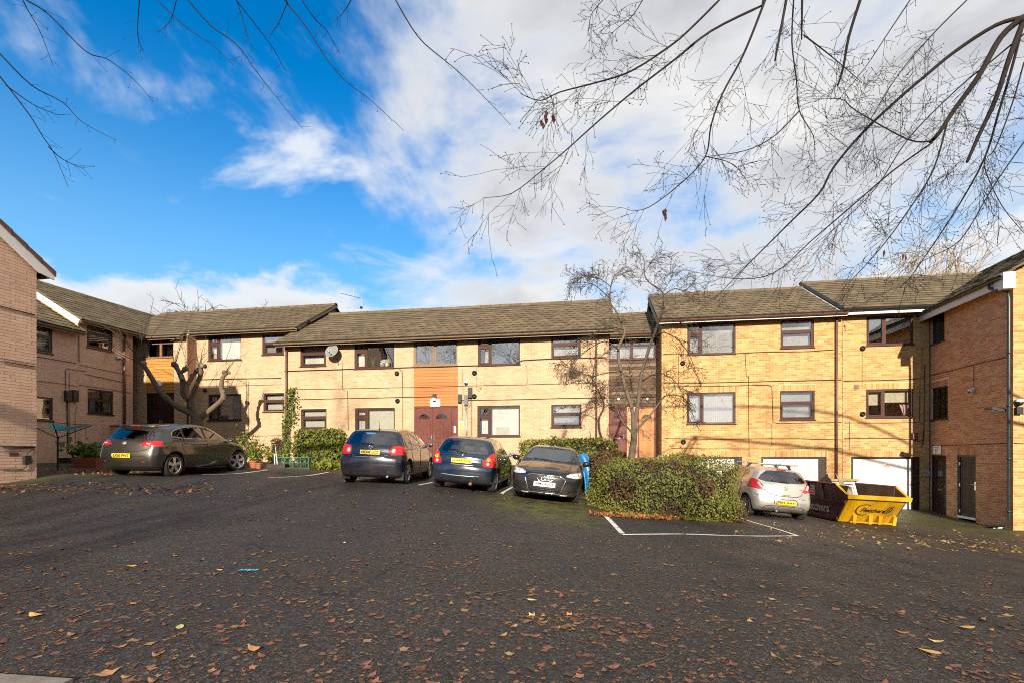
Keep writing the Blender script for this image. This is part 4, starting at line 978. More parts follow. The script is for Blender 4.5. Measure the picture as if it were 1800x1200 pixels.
# ---------------------------------------------------------------- left wing: high part and low part
def left_wing():
    w = WLW; pitch = 30; z0 = .8
    s0, s1 = w.s(137), w.s(233.5)
    zf = w.z(190, 574, .4); ze = zf + .35 * math.tan(R(pitch)); dep = solve_run(w, ze, pitch, 160, 522.5) * 2
    root = tag(empty('apartment_wing', w.P((s0 + s1) / 2, 1.2, -dep / 2)), 'shaded pale brick wing with brown downpipe and security camera, left of the pollarded tree', 'building', 'blocks of flats around the courtyard')
    H = []
    window(w, (153, 198, 570.5, 614), 'B', root, fm='upvc_dark', cur=[(0, 1, .55, 1, 'cream', 'flat')], holes=H)
    window(w, (154, 199, 684.5, 727), 'B', root, fm='upvc_dark', holes=H)
    backing(w, s0, s1, z0, ze, H, M['mortar_pink'], root); bricks(w, s0, s1, z0, ze, H, 'pink', root, 0)
    apex = ze + dep / 2 * math.tan(R(pitch)); shell(w, s0, s1 + 3, z0, ze, dep, M['mortar_pink'], root, None, left=False)
    r = gable_roof(w, s0, s1 + 5.0, ze, dep, pitch, root, verge_r=False, rng_seed=31)
    # gable end above the low roof: rendered strip, white bargeboard
    gm = MB(); gm.add([w.P(s0, z0, -.02), w.P(s0, z0, -dep), w.P(s0, ze, -dep), w.P(s0, apex, -dep / 2), w.P(s0, ze, -.02)], [(0, 1, 2, 3, 4)]); gm.build('gable_wall', plain('ochre_render', (.52, .32, .15), .9), root)
    bb = MB(); th = R(pitch)
    Pq = lambda t, h, s: r['RP'](s, t, h); S = r['S']
    bb.add([Pq(0, -.0, r['a'] - .02), Pq(S, 0, r['a'] - .02), Pq(S, -.22, r['a'] - .02), Pq(0, -.22, r['a'] - .02), Pq(0, 0, r['a'] + .02), Pq(S, 0, r['a'] + .02), Pq(S, -.22, r['a'] + .02), Pq(0, -.22, r['a'] + .02)], [(0, 1, 2, 3), (4, 7, 6, 5), (0, 4, 5, 1), (3, 2, 6, 7), (0, 3, 7, 4)])
    bb.build('bargeboard', M['white'], root)
    pipe_on(w, 219, 745, 588, root, .045, .08)
    for pts, rr in (([(139, 581), (139, 636)], .014), ([(139, 640), (180, 649), (232, 660)], .010), ([(150, 657), (219, 672)], .012), ([(139, 676), (190, 683), (230, 690)], .010), ([(139, 745), (170, 746)], .008), ([(151, 745), (151, 770)], .006)): pcable(w, pts, root, rr)
    # low part
    p0, p1 = w.s(40), s0 - .004; zf2 = w.z(100, 574, .4); ze2 = zf2 + .35 * math.tan(th)
    low = tag(empty('apartment_wing', w.P((p0 + p1) / 2, 1.2, -dep / 2)), 'lower mossy-roofed brick wing between the near gable and the higher left wing', 'building', 'blocks of flats around the courtyard')
    H2 = []
    window(w, (60, 92, 572, 619), 'B', low, fm='upvc_dark', cur=[net()], holes=H2); window(w, (60, 93, 697, 738), 'D', low, fm='upvc_dark', cur=[(0, 1, 0, 1, 'cream', 'c')], holes=H2)
    backing(w, p0, p1, z0, ze2, H2, M['mortar_pink'], low); bricks(w, p0, p1, z0, ze2, H2, 'pink', low, 0)
    shell(w, p0, p1, z0, ze2, dep, M['mortar_pink'], low, None, right=False)
    gable_roof(w, p0, p1, ze2, dep * .96, pitch, low, verge_l=False, verge_r=False, rng_seed=32)
    pipe = MB(); 
    for pts, rr in (([(63, 626), (100, 632), (135, 638)], .013), ([(115, 650), (116, 690)], .012), ([(118, 703), (119, 760), (119, 790)], .03), ([(122, 655), (122, 790)], .008), ([(116, 647), (150, 652)], .010), ([(63, 668), (110, 674), (136, 678)], .009), ([(133, 708), (135, 716), (132, 726), (133, 780)], .007), ([(63, 738), (110, 743), (150, 746)], .009)): pcable(w, pts, low, rr)
    for px, py, hh in ((117, 695, .19), (129, 695, .22)):
        s, z = w.sz(px, py); quad_board(w, s - .10, s + .10, z - hh, z + hh, .002, .14, 'meter_box', M['black'], low)
    return root
left_wing()
# ---------------------------------------------------------------- near gable on the left
def near_gable():
    w = WN; pitch = 35; th = math.tan(R(pitch)); half = 4.4; z0 = .5
    ze = 6.50
    root = tag(empty('apartment_block', w.P(-half, 1.0, -5)), 'near pale brick gable end cut off at the left edge, with white bargeboard', 'building', 'blocks of flats around the courtyard')
    gb = lambda z, lo, hi: (max(lo, -2 * half + max(0, z - ze) / th), min(hi, -max(0, z - ze) / th))
    backing(w, -2 * half, 0, z0, ze, [], M['mortar_pink'], root)
    mb = MB(); mb.add([w.P(-2 * half, ze, -.009), w.P(0, ze, -.009), w.P(-half, ze + half * th, -.009)], [(0, 1, 2)]); mb.build('gable_bed', M['mortar_pink'], root)
    bricks(w, -2 * half, 0, z0, ze + half * th - .05, [], 'pink', root, 300, gable=gb, zvis=0)
    sh = MB(); sh.quad(w.P(0, z0, -.02), w.P(0, z0, -10), w.P(0, ze, -10), w.P(0, ze, -.02)); sh.quad(w.P(-2 * half, z0, -.02), w.P(-2 * half, z0, -10), w.P(-2 * half, ze, -10), w.P(-2 * half, ze, -.02)); sh.build('wall', M['mortar_pink'], root)
    # roof: two slopes running back from the gable, thick verge tiles and white board
    ov, vg = .36, .12
    R0 = lambda s, o, h=0: w.P(s, ze + .02 - (abs(s + half) - half) * th + h, o)
    rf = MB()
    for sg in (1, -1):
        e = -half + sg * (half + ov); rf.quad(R0(e, vg), R0(e, -10), R0(-half, -10), R0(-half, vg)); rf.quad(R0(e, vg, -.04), R0(e, -10, -.04), R0(-half, -10, -.04), R0(-half, vg, -.04))
    rf.build('roof', M['deck'], root)
    bb = MB(); e = ov
    poly = [(ov - .02, -.02), (ov - .02, -.17), (.0, -.34), (-half, -.24), (-half, -.02)]
    for sg in (1, -1):
        pts = [(-half + sg * (s + half), ze + .02 - (abs(s + half) - half) * th + h) for s, h in poly]; bb.prism(pts, vg - .05, vg - .012, lambda u, v, q: w.P(u, v, q))
    bb.build('bargeboard', M['white'], root)
    n = 15; L = (half + ov) / math.cos(R(pitch)); vm = M['verge1'] = plain('brown_verge_tile', (.12, .052, .036), .7, var=.2)
    for k in range(n):
        u0, u1 = ov - (half + ov) * k / n, ov - (half + ov) * (k + 1) / n - .02
        t = MB(); t.add([R0(u0, vg + .012, -.07), R0(u1, vg + .012, -.05), R0(u1, vg + .012, .05), R0(u0, vg + .012, .075), R0(u0, vg - .35, -.0), R0(u1, vg - .35, 0.0), R0(u1, vg - .35, .05), R0(u0, vg - .35, .075)],
                        [(0, 1, 2, 3), (3, 2, 6, 7), (0, 3, 7, 4), (1, 5, 6, 2), (4, 7, 6, 5), (0, 4, 5, 1)]); t.build('verge_tile', vm, root)
    # gutter end under the eave
    g = MB(); g.tube([w.P(ov - .06, ze - .30, .05), w.P(ov - .06, ze - .30, -9)], .055, 8); g.build('gutter', M['gutter'], root, True)
    for pts, rr in (([(-20, 533), (0, 538), (30, 546), (62, 554)], .016), ([(0, 629), (62, 640)], .010), ([(0, 634), (62, 644)], .015), ([(0, 783), (30, 784), (62, 784.6)], .022), ([(0, 788), (62, 786)], .010), ([(0, 792.5), (62, 793)], .006),
                    ([(0, 823.5), (28, 823), (40, 824), (46, 820), (47, 813)], .014), ([(47, 801), (49, 795), (56, 789), (62, 788.5)], .012), ([(49, 804), (55, 804), (58, 810), (55, 813), (50, 812)], .008)): pcable(w, pts, root, rr)
    s, z = w.sz(24, 797.5); a = MB(); a.box((s - .10, z - .045, 0), (s + .10, z + .045, .012), lambda s_, z_, o: w.P(s_, z_, o)); v = a.build('air_brick', plain('terracotta', (.20, .085, .05), .8), root)
    for k in range(3): quad_board(w, s - .09, s + .09, z - .032 + k * .026, z - .022 + k * .026, .012, .014, 'vent_slot', M['seal'], v)
    s, z = w.sz(45, 807); quad_board(w, s - .065, s + .065, z - .10, z + .10, .002, .09, 'socket_box', M['black'], root)
    return root
near_gable()
# ------------------------------------------------------------------ cars
def catmull(pts, n=8):
    P = [np.array(p, float) for p in pts]; out = []
    for i in range(len(P) - 1):
        p0, p1, p2, p3 = P[max(i - 1, 0)], P[i], P[i + 1], P[min(i + 2, len(P) - 1)]
        for k in range(n):
            t = k / n; out.append(.5 * (2 * p1 + (p2 - p0) * t + (2 * p0 - 5 * p1 + 4 * p2 - p3) * t * t + (3 * p1 - p0 - 3 * p2 + p3) * t ** 3))
    out.append(P[-1]); return np.array(out)
def inpoly(poly, U, V): return seg_in([tuple(p) for p in poly], U, V)
def smax(a, b, k): h = np.maximum(k - np.abs(a - b), 0) / k; return np.maximum(a, b) + h * h * k * .25
class CarBody:
    """a car shell as one implicit surface: side silhouette, half-width by height and length, wheel arches"""
    def __init__(c, sp):
        c.sp = sp; top = catmull(sp['prof']); zb = .19
        poly = [tuple(p) for p in top] + [(top[-1][0] + .12, zb), (top[0][0] - .12, zb)]
        c.h = .025; c.y0, c.z0 = -2.6, .05
        ys = c.y0 + np.arange(int(5.2 / .02) + 1) * .02; zs = c.z0 + np.arange(int(1.7 / .02) + 1) * .02
        Y, Z = np.meshgrid(ys, zs, indexing='ij'); D = seg_dist(poly, Y, Z); c.D = np.where(inpoly(poly, Y, Z), -D, D)
        c.yf = max(p[0] for p in sp['prof']); c.yr = min(p[0] for p in sp['prof'])
    def sil(c, y, z):
        fy = np.clip((y - c.y0) / .02, 0, c.D.shape[0] - 1.001); fz = np.clip((z - c.z0) / .02, 0, c.D.shape[1] - 1.001)
        i = fy.astype(int); j = fz.astype(int); a = fy - i; b = fz - j; D = c.D
        return D[i, j] * (1 - a) * (1 - b) + D[i + 1, j] * a * (1 - b) + D[i, j + 1] * (1 - a) * b + D[i + 1, j + 1] * a * b
    def W(c, y, z):
        s = c.sp; v = np.interp(z, *zip(*s['vert'])); 
        pf = np.clip((y - (c.yf - s.get('tf', .85))) / s.get('tf', .85), 0, 1.2); pr = np.clip(((c.yr + s.get('tr', .75)) - y) / s.get('tr', .75), 0, 1.2)
        return s['hw'] * v * (1 - s.get('af', .20) * pf ** 2.3) * (1 - s.get('ar', .11) * pr ** 2.3)
    def F(c, x, y, z):
        s = c.sp; q = (x / s['hw']) ** 2; t = np.clip(np.abs(y) / 1.4, 0, 1)
        ye = y + np.where(y > 0, s.get('bf', .20), -s.get('br', .12)) * q * t
        ze = z + np.where(z > .5, .05 * q, 0)
        f = smax(c.sil(ye, ze), (np.abs(x) - c.W(y, z)) * .95, .11)
        for yw in (s['wb'] / 2, -s['wb'] / 2):
            d = np.hypot(y - yw, z - s['r']); f = np.maximum(f, np.minimum(s['r'] + .05 - d, np.abs(x) - (s['hw'] - .30)))
        return f
    def sx(c, y, z, side=1):
        lo, hi = 0.0, 1.15
        for _ in range(26):
            m = (lo + hi) / 2
            if c.F(np.array([m]), np.array([y]), np.array([z]))[0] < 0: lo = m
            else: hi = m
        return lo * side
    def sy(c, x, z, end=-1):
        lo, hi = 0.0, 2.7
        for _ in range(26):
            m = (lo + hi) / 2
            if c.F(np.array([x]), np.array([end * m]), np.array([z]))[0] < 0: lo = m
            else: hi = m
        return lo * end
    def szt(c, x, y):
        lo, hi = .5, 1.8
        for _ in range(26):
            m = (lo + hi) / 2
            if c.F(np.array([x]), np.array([y]), np.array([m]))[0] < 0: lo = m
            else: hi = m
        return lo
    def net(c):
        h = c.h; xs = -h / 2 + np.arange(int(1.05 / h) + 3) * h; ys = c.yr - .1 + np.arange(int((c.yf - c.yr + .2) / h) + 2) * h; zs = .10 + np.arange(int(1.55 / h) + 2) * h
        X, Y, Z = np.meshgrid(xs, ys, zs, indexing='ij'); f = c.F(X, Y, Z); ins = f < 0; n = [s - 1 for s in f.shape]
        S = np.zeros(n + [3]); K = np.zeros(n)
        cr = [(a, b, d) for a in (0, 1) for b in (0, 1) for d in (0, 1)]
        sl = lambda o: tuple(slice(o[k], o[k] + n[k]) for k in range(3))
        for a in cr:
            for ax in range(3):
                if a[ax]: continue
                b = list(a); b[ax] = 1; fa, fb = f[sl(a)], f[sl(b)]; m = (fa < 0) != (fb < 0)
                t = np.where(m, fa / np.where(fa - fb == 0, 1, fa - fb), 0); K += m
                for k in range(3): S[..., k] += m * (a[k] + (t if k == ax else 0))
        act = K > 0; idx = -np.ones(n, int); ii = np.argwhere(act); idx[act] = np.arange(len(ii))
        V = S[act] / K[act][:, None]; V = np.array([xs[0], ys[0], zs[0]]) + (ii + V) * h
        V[ii[:, 0] == 0, 0] = 0.0
        Q = []
        for ax in range(3):
            o1, o2 = [(1, 2), (2, 0), (0, 1)][ax]
            sa = [slice(1, None)] * 3; sa[ax] = slice(0, -1); sb = [slice(1, None)] * 3; 
            lim = [f.shape[k] - 1 for k in range(3)]
            A = ins[tuple(slice(0, -1) if k == ax else slice(1, lim[k]) for k in range(3))]; B = ins[tuple(slice(1, None) if k == ax else slice(1, lim[k]) for k in range(3))]
            for flag, rev in ((A & ~B, False), (~A & B, True)):
                e = np.argwhere(flag)
                if not len(e): continue
                c0 = e.copy()
                for k in range(3):
                    if k != ax: c0[:, k] += 1
                def ix(d1, d2):
                    q = c0.copy(); q[:, o1] += d1; q[:, o2] += d2; return idx[q[:, 0], q[:, 1], q[:, 2]]
                q = np.stack([ix(-1, -1), ix(0, -1), ix(0, 0), ix(-1, 0)], 1)
                Q.append(q[:, ::-1] if rev else q)
        Q = np.concatenate(Q); Q = Q[(Q >= 0).all(1)]
        # relax the surface onto the level set and smooth sampling ripples
        for _ in range(2):
            e = 1e-3; g = np.stack([(c.F(V[:, 0] + e, V[:, 1], V[:, 2]) - c.F(V[:, 0] - e, V[:, 1], V[:, 2])), (c.F(V[:, 0], V[:, 1] + e, V[:, 2]) - c.F(V[:, 0], V[:, 1] - e, V[:, 2])), (c.F(V[:, 0], V[:, 1], V[:, 2] + e) - c.F(V[:, 0], V[:, 1], V[:, 2] - e))], 1) / (2 * e)
            gl = (g ** 2).sum(1); fv = c.F(V[:, 0], V[:, 1], V[:, 2]); st = np.clip(fv / np.maximum(gl, .05), -.008, .008)
            V2 = V - g * st[:, None]; V2[V[:, 0] == 0, 0] = 0; V = V2
        mir = V.copy(); mir[:, 0] *= -1; cen = V[:, 0] == 0; m = np.arange(len(V)) + len(V); m[cen] = np.arange(len(V))[cen]
        keep = np.ones(2 * len(V), bool); keep[len(V):][cen] = False; re = np.cumsum(keep) - 1
        VV = np.concatenate([V, mir])[keep]; QQ = np.concatenate([re[Q], re[m[Q[:, ::-1]]]]); return VV, QQ
def snap(V, sel, a, b, polys, tol):
    """pull vertices next to an outline onto it, so parts meet in clean lines"""
    U, Wv = np.abs(V[sel, a]) if a == 0 else V[sel, a], V[sel, b]; bd = np.full(len(U), 1e9); bu, bw = U.copy(), Wv.copy()
    for poly in polys:
        n = len(poly)
        for i in range(n):
            p = np.array(poly[i]); e = np.array(poly[(i + 1) % n]) - p; L = max(1e-9, e @ e); t = np.clip(((U - p[0]) * e[0] + (Wv - p[1]) * e[1]) / L, 0, 1)
            cu, cw = p[0] + t * e[0], p[1] + t * e[1]; d = np.hypot(U - cu, Wv - cw); m = d < bd; bd[m] = d[m]; bu[m] = cu[m]; bw[m] = cw[m]
    m = bd < tol; sg = np.sign(V[sel, 0]) if a == 0 else 1
    U2 = np.where(m, bu, U); W2 = np.where(m, bw, Wv); V[sel, a] = U2 * sg; V[sel, b] = W2
def paint(name, col, metal=.0, rough=.30, flake=True):
    m, T, b = base_mat(name); tc = T.new('ShaderNodeTexCoord').outputs['Object']
    d = T.noise(tc, 3.0, 6, .7); c = T.mix(T.smooth(d, .45, .75, 0, .22), col, (.10, .085, .065))
    sp = T.new('ShaderNodeSeparateXYZ'); T.l.new(tc, sp.inputs[0]); c = T.mix(T.math('MULTIPLY', T.smooth(sp.outputs[2], .55, .15, 0, .5), T.smooth(d, .3, .6)), c, (.09, .075, .055))
    T.l.new(c, b.inputs['Base Color']); b.inputs['Metallic'].default_value = metal; b.inputs['Roughness'].default_value = rough
    b.inputs['Coat Weight'].default_value = 1.0; T.put(b.inputs['Coat Roughness'], T.smooth(d, .3, .75, .02, .10)); return m
def cmesh(mb, name, mat, parent, smooth=True, loc=(0, 0, 0), rot=(0, 0, 0)):
    me = mb if isinstance(mb, bpy.types.Mesh) else mb.mesh(name, mat, smooth)
    o = bpy.data.objects.new(name, me); COL.objects.link(o); o.parent = parent; o.location = loc; o.rotation_euler = rot; return o
M['trim'] = plain('black_trim', (.012, .012, .012), .35, var=.1); M['tyre'] = plain('tyre_rubber', (.018, .017, .016), .85, var=.25, scale=8, dirt=((.06, .05, .04), .5)); M['alloy'] = plain('alloy_rim', (.62, .61, .59), .28, .85, var=.08)
M['dark_in'] = plain('car_interior', (.022, .021, .02), .8, var=.1); M['seat'] = plain('seat_cloth', (.06, .06, .058), .9, var=.2); M['seat_beige'] = plain('headrest_cloth', (.30, .28, .22), .9, var=.1)
M['cglass'] = glass_mat('car_glass', (.50, .56, .54), 1.35, .10, 0); M['cglass_dark'] = glass_mat('car_rear_glass', (.34, .38, .37), 1.35, .13, 0)
M['red'] = plain('tail_lamp_red', (.42, .008, .010), .18, var=.15, scale=12, coat=1.0); M['amber'] = plain('tail_lamp_amber', (.75, .22, .01), .2, coat=1.0); M['clear'] = plain('lamp_clear', (.62, .62, .60), .12, .35, var=.25, scale=30, coat=1.0)
M['plate_y'] = plain('number_plate_yellow', (.80, .54, .012), .35, var=.03); M['plate_w'] = plain('number_plate_white', (.82, .82, .80), .35, var=.03)
M['mirror'] = plain('mirror_glass', (.8, .82, .84), .03, 1.0, var=0.0)
def oriented(me, ex, ey, ez, p): me.transform(Matrix.Translation(Vector(p)) @ Matrix((Vector(ex), Vector(ey), Vector(ez))).transposed().to_4x4()); return me
def plate(car, B, z, txt, end, mat, tilt=0.0, width=.52, name='number_plate'):
    y = B.sy(0.0, z, end); y2 = B.sy(0.0, z + .05, end); nrm = Vector((0, end, 0)); 
    off = y + end * .02; ex = Vector((1, 0, 0)) if end < 0 else Vector((-1, 0, 0)); up = Vector((0, (y2 - y) * .6, .05)).normalized(); nz = ex.cross(up)
    mb = MB(); mb.box((-width / 2, -.056, -.012), (width / 2, .056, 0)); me = mb.mesh(name, mat); oriented(me, ex, up, nz, (0, off, z)); pl = cmesh(me, name, mat, car)
    t = text_mesh(txt, .1, .0008, .0035); t.materials.clear(); t.materials.append(M['ink']); xs = [v.co.x for v in t.vertices]; ys = [v.co.y for v in t.vertices]
    t.transform(Matrix.Diagonal((width * .88 / (max(xs) - min(xs)), .076 / (max(ys) - min(ys)), 1, 1)) @ Matrix.Translation((-(max(xs) + min(xs)) / 2, -(max(ys) + min(ys)) / 2, 0)))
    oriented(t, ex, up, nz, Vector((0, off, z)) + nz * .0025); cmesh(t, 'lettering', None, pl); return pl
def wheel(car, r, rim_r, w, x, y, side, spokes, steer=0.0, spoke_w=.07, twin=False, mat='alloy'):
    wh = bpy.data.objects.new('wheel', None); COL.objects.link(wh); wh.parent = car; wh.location = (x, y, r); wh.rotation_euler = (0, 0, steer); wh.empty_display_size = .2
    T_ = Matrix(((0, 0, side), (1, 0, 0), (0, side, 0))).to_4x4()     # lathe axis z -> outward x
    mb = MB(); mb.lathe([(rim_r, -w), (r * .93, -w), (r, -w + .03), (r, -.035), (r * .985, -.012), (r * .90, .0), (rim_r + .012, -.004), (rim_r, -.014)], 36, T_); cmesh(mb, 'tyre', M['tyre'], wh)
    mb = MB(); mb.lathe([(rim_r + .004, -.006), (rim_r - .010, -.006), (rim_r - .02, -.02), (rim_r - .025, -w * .6), (rim_r - .03, -w * .6)], 36, T_)
    n = spokes
    for k in range(n):
        for dd in ((-.09, .09) if twin else (0,)):
            a = 2 * math.pi * k / n + dd + .3; ca, sa = math.cos(a), math.sin(a); hw0, hw1 = spoke_w * .55, spoke_w
            pts = [(.03, -hw0), (rim_r - .012, -hw1 * .75), (rim_r - .012, hw1 * .75), (.03, hw0)] if not twin else [(.03, -.012), (rim_r - .012, -.015), (rim_r - .012, .015), (.03, .012)]
            vs = []
            for zz in (-.045, -.012):
                for u, v in pts: 
                    zc = zz - .012 * (1 if u > .1 else -0.2); vs.append(T_ @ Vector((u * ca - v * sa, u * sa + v * ca, zc)))
            mb.add(vs, [(4, 5, 6, 7), (0, 1, 5, 4), (1, 2, 6, 5), (2, 3, 7, 6), (3, 0, 4, 7)])
    mb.lathe([(.065, -.03), (.06, -.010), (.0, -.006)], 14, T_); cmesh(mb, 'rim', M[mat], wh, False)
    mb = MB(); mb.lathe([(rim_r - .02, -.085), (.0, -.085)], 20, T_); mb.lathe([(.13, -.06), (.13, -.07)], 20, T_); cmesh(mb, 'brake_disc', M['trim'], wh)
    return wh
def make_car(sp):
    B = CarBody(sp); V, Q = B.net()
    nz = lambda V: None
    car = bpy.data.objects.new(sp['name'], None); COL.objects.link(car); car.empty_display_size = .5
    tag(car, sp['label'], 'car', 'cars parked in the courtyard')
    hw = sp['hw']
    def fn():
        a, b, c_, d = (V[Q[:, k]] for k in range(4)); n = np.cross(c_ - a, d - b); return n / np.maximum(np.linalg.norm(n, axis=1), 1e-9)[:, None]
    # vertex normals select which outlines attract which vertices
    FN = fn(); VN = np.zeros_like(V)
    for k in range(4): np.add.at(VN, Q[:, k], FN)
    VN /= np.maximum(np.linalg.norm(VN, axis=1), 1e-9)[:, None]
    side = (np.abs(VN[:, 0]) > .55) & (V[:, 2] > .80); rear = (VN[:, 1] < -.18) & (V[:, 1] < B.yr + 1.0); front = (VN[:, 1] > .15) & (V[:, 1] > 0)
    dlo = sp['dlo']; panes = []
    cuts = sorted(sp['pillars']); ylo = min(p[0] for p in dlo); yhi = max(p[0] for p in dlo); edges = [ylo - .1] + [e for c_ in cuts for e in c_] + [yhi + .1]
    spans = [(edges[i], edges[i + 1]) for i in range(0, len(edges), 2)]
    snap(V, side, 1, 2, [dlo], .016)
    pil = [[(c_[0], .8), (c_[0], 1.6)] for c_ in cuts] + [[(c_[1], .8), (c_[1], 1.6)] for c_ in cuts]; 
    inside = side & inpoly(dlo, V[:, 1], V[:, 2]); snap(V, inside, 1, 2, pil, .012)
    if 'rglass' in sp: snap(V, rear & ~side, 0, 2, [sp['rglass']], .016)
    if 'tail' in sp: snap(V, (V[:, 1] < sp['tail_y']) , 0, 2, [sp['tail']], .014)
    snap(V, front & (V[:, 2] > .9), 0, 2, [sp['wscreen']], .016)
    if 'head' in sp: snap(V, (V[:, 1] > sp['head_y']), 0, 2, [sp['head']], .014)
    if 'grille' in sp: snap(V, front & (V[:, 2] < .75), 0, 2, [sp['grille']], .014)
    FN = fn(); C = V[Q].mean(1); cls = np.zeros(len(Q), int); ax = np.abs(C[:, 0])
    names = ['body']; mats = [sp['paint']]
    def part(nm, mat, mask, label=None):
        mask = mask & (cls == 0); names.append(nm); mats.append(mat); cls[mask] = len(names) - 1
    sideF = (np.abs(FN[:, 0]) > .5) & (C[:, 2] > .8); ind = inpoly(dlo, C[:, 1], C[:, 2]) & sideF
    for lo, hi in spans:
        for sg in (1, -1): part('side_window', M['cglass'], ind & (C[:, 1] > lo) & (C[:, 1] < hi) & (C[:, 0] * sg > 0))
    part('window_pillar', M['trim'], ind)
    if 'rglass' in sp: part('rear_window', M['cglass_dark'], (FN[:, 1] < -.15) & (C[:, 1] < B.yr + 1.0) & inpoly(sp['rglass'], ax, C[:, 2]) & (np.abs(FN[:, 0]) < .8))
    part('windscreen', M['cglass'], (FN[:, 1] > .12) & (C[:, 1] > 0) & (C[:, 2] > .85) & inpoly(sp['wscreen'], ax, C[:, 2]))
    if 'tail' in sp:
        for sg in (1, -1): part('tail_light', M['red'], (C[:, 1] < sp['tail_y']) & inpoly(sp['tail'], ax, C[:, 2]) & (C[:, 0] * sg > 0))
    if 'head' in sp:
        for sg in (1, -1): part('headlight', M['clear'], (C[:, 1] > sp['head_y']) & inpoly(sp['head'], ax, C[:, 2]) & (C[:, 0] * sg > 0))
    if 'grille' in sp: part('grille', M['trim'], (FN[:, 1] > .2) & (C[:, 1] > 1.5) & inpoly(sp['grille'], ax, C[:, 2]))
    for nm, poly in sp.get('intakes', []): part(nm, M['trim'], (C[:, 1] > 1.3) & inpoly(poly, ax, C[:, 2]) & (FN[:, 1] > .2))
    well = np.zeros(len(Q), bool)
    for yw in (sp['wb'] / 2, -sp['wb'] / 2): well |= (np.hypot(C[:, 1] - yw, C[:, 2] - sp['r']) < sp['r'] + .047) & (np.abs(C[:, 0]) < hw)
    part('wheel_arch', M['trim'], well & (np.hypot(C[:, 1] - np.sign(C[:, 1]) * sp['wb'] / 2, C[:, 2] - sp['r']) < sp['r'] + .058) & (np.abs(FN[:, 0]) < .8))
    part('underbody', M['trim'], (C[:, 2] < sp.get('valance', .235)))
    objs = {}
    for k, nm in enumerate(names):
        f = Q[cls == k]
        if not len(f): continue
        u, inv = np.unique(f, return_inverse=True); me = np_mesh(nm, V[u], inv.reshape(-1, 4), mats[k], None, True)
        vn = [None]
        o = cmesh(me, nm, mats[k], car); objs.setdefault(nm, []).append(o)
    body = objs['body'][0]
    # seams: doors, tailgate, bumpers
    def seam(pts, nm='panel_gap', r=.006, mat='seal', par=None):
        mb = MB(); mb.tube(pts, r, 4); return cmesh(mb, nm, M[mat], par or body)
    def sline(yz, sg, off=.0): 
        P = catmull(yz, 5) if len(yz) > 2 else np.array([np.array(yz[0]) + (np.array(yz[1]) - np.array(yz[0])) * t for t in np.linspace(0, 1, 8)])
        return [(sg * (B.sx(p[0], p[1]) + off), p[0], p[1]) for p in P]
    def rline(xz, end=-1, off=.0):
        P = catmull(xz, 5) if len(xz) > 2 else np.array([np.array(xz[0]) + (np.array(xz[1]) - np.array(xz[0])) * t for t in np.linspace(0, 1, 10)])
        return [(p[0], B.sy(p[0], p[1], end) + end * off, p[1]) for p in P]
    for sg in sp.get('seam_sides', (1, -1)):
        for ln in sp.get('side_seams', []): seam(sline(ln, sg), r=.008)
        for yz in sp['handles']:
            y, z = yz; x = B.sx(y, z); mb = MB(); mb.tube([(sg * (x + .005), y - .10, z), (sg * (x + .03), y - .085, z + .004), (sg * (x + .034), y, z + .007), (sg * (x + .03), y + .085, z + .006), (sg * (x + .005), y + .10, z + .004)], .014, 6); cmesh(mb, 'door_handle', sp.get('handle_mat', sp['paint']), car)
        if sp.get('chrome_dlo'): seam([(sg * (B.sx(p[0], p[1]) + .002), p[0], p[1]) for p in list(catmull(dlo + dlo[:1], 4))], 'window_trim', .010, 'chrome', car)
        # mirror
        y, z = sp['mirror']; x = B.sx(y, z - .03); mm = MB(); mm.ball((sg * (x + .13), y - .02, z), .10, 12, 8, (1.0, .75, .72)); mm.tube([(sg * (x - .02), y + .03, z - .08), (sg * (x + .08), y, z - .04)], .022, 6)
        mr = cmesh(mm, 'wing_mirror', sp.get('mirror_mat', sp['paint']), car); g = MB(); g.lathe([(.085, 0), (.0, .004)], 14, Matrix.Translation((sg * (x + .135), y - .088, z)) @ Matrix.Diagonal((1, 1, .75, 1)) @ Matrix.Rotation(R(90), 4, 'X')); cmesh(g, 'mirror_glass', M['mirror'], mr)
    for ln in sp.get('rear_seams', []):
        P = rline(ln)
        if ln[0][0] > .01 or ln[-1][0] > .01 and ln[0][0] >= 0 and min(p[0] for p in ln) > .01:
            seam(P, r=.009); seam([(-a, b, c_) for a, b, c_ in P], r=.009)
        else: seam(P + [] if min(p[0] for p in ln) < 0 else [(-a, b, c_) for a, b, c_ in P[::-1]] + P, r=.009)
    for nm, xz, r, mat in sp.get('strips', []): seam(rline(xz, -1, .004), nm, r, mat, car)
    for ln in sp.get('front_seams', []):
        P = rline(ln, 1); seam(P, r=.009); seam([(-a, b, c_) for a, b, c_ in P], r=.009)
    # wheels
    r, rr = sp['r'], sp['rim']; xo = hw - .025
    for sg in (1, -1):
        wheel(car, r, rr, .205, sg * xo, -sp['wb'] / 2, sg, *sp['spokes'][:1], twin=sp['spokes'][1], spoke_w=sp['spokes'][2]); wheel(car, r, rr, .205, sg * (xo - .01), sp['wb'] / 2, sg, sp['spokes'][0], steer=R(sp.get('steer', 0)), twin=sp['spokes'][1], spoke_w=sp['spokes'][2])
    # plates
    if 'rplate' in sp: plate(car, B, sp['rplate'][0], sp['rplate'][1], -1, M['plate_y'])
    if 'fplate' in sp: plate(car, B, sp['fplate'][0], sp['fplate'][1], 1, M['plate_w'])
    # interior
    fl = MB(); fl.box((-hw + .16, B.yr + .45, .30), (hw - .16, B.yf - 1.0, .52)); fl.box((-hw + .2, B.yf - 1.25, .52), (hw - .2, B.yf - 1.05, .90)); cmesh(fl, 'cabin_floor', M['dark_in'], car, False)
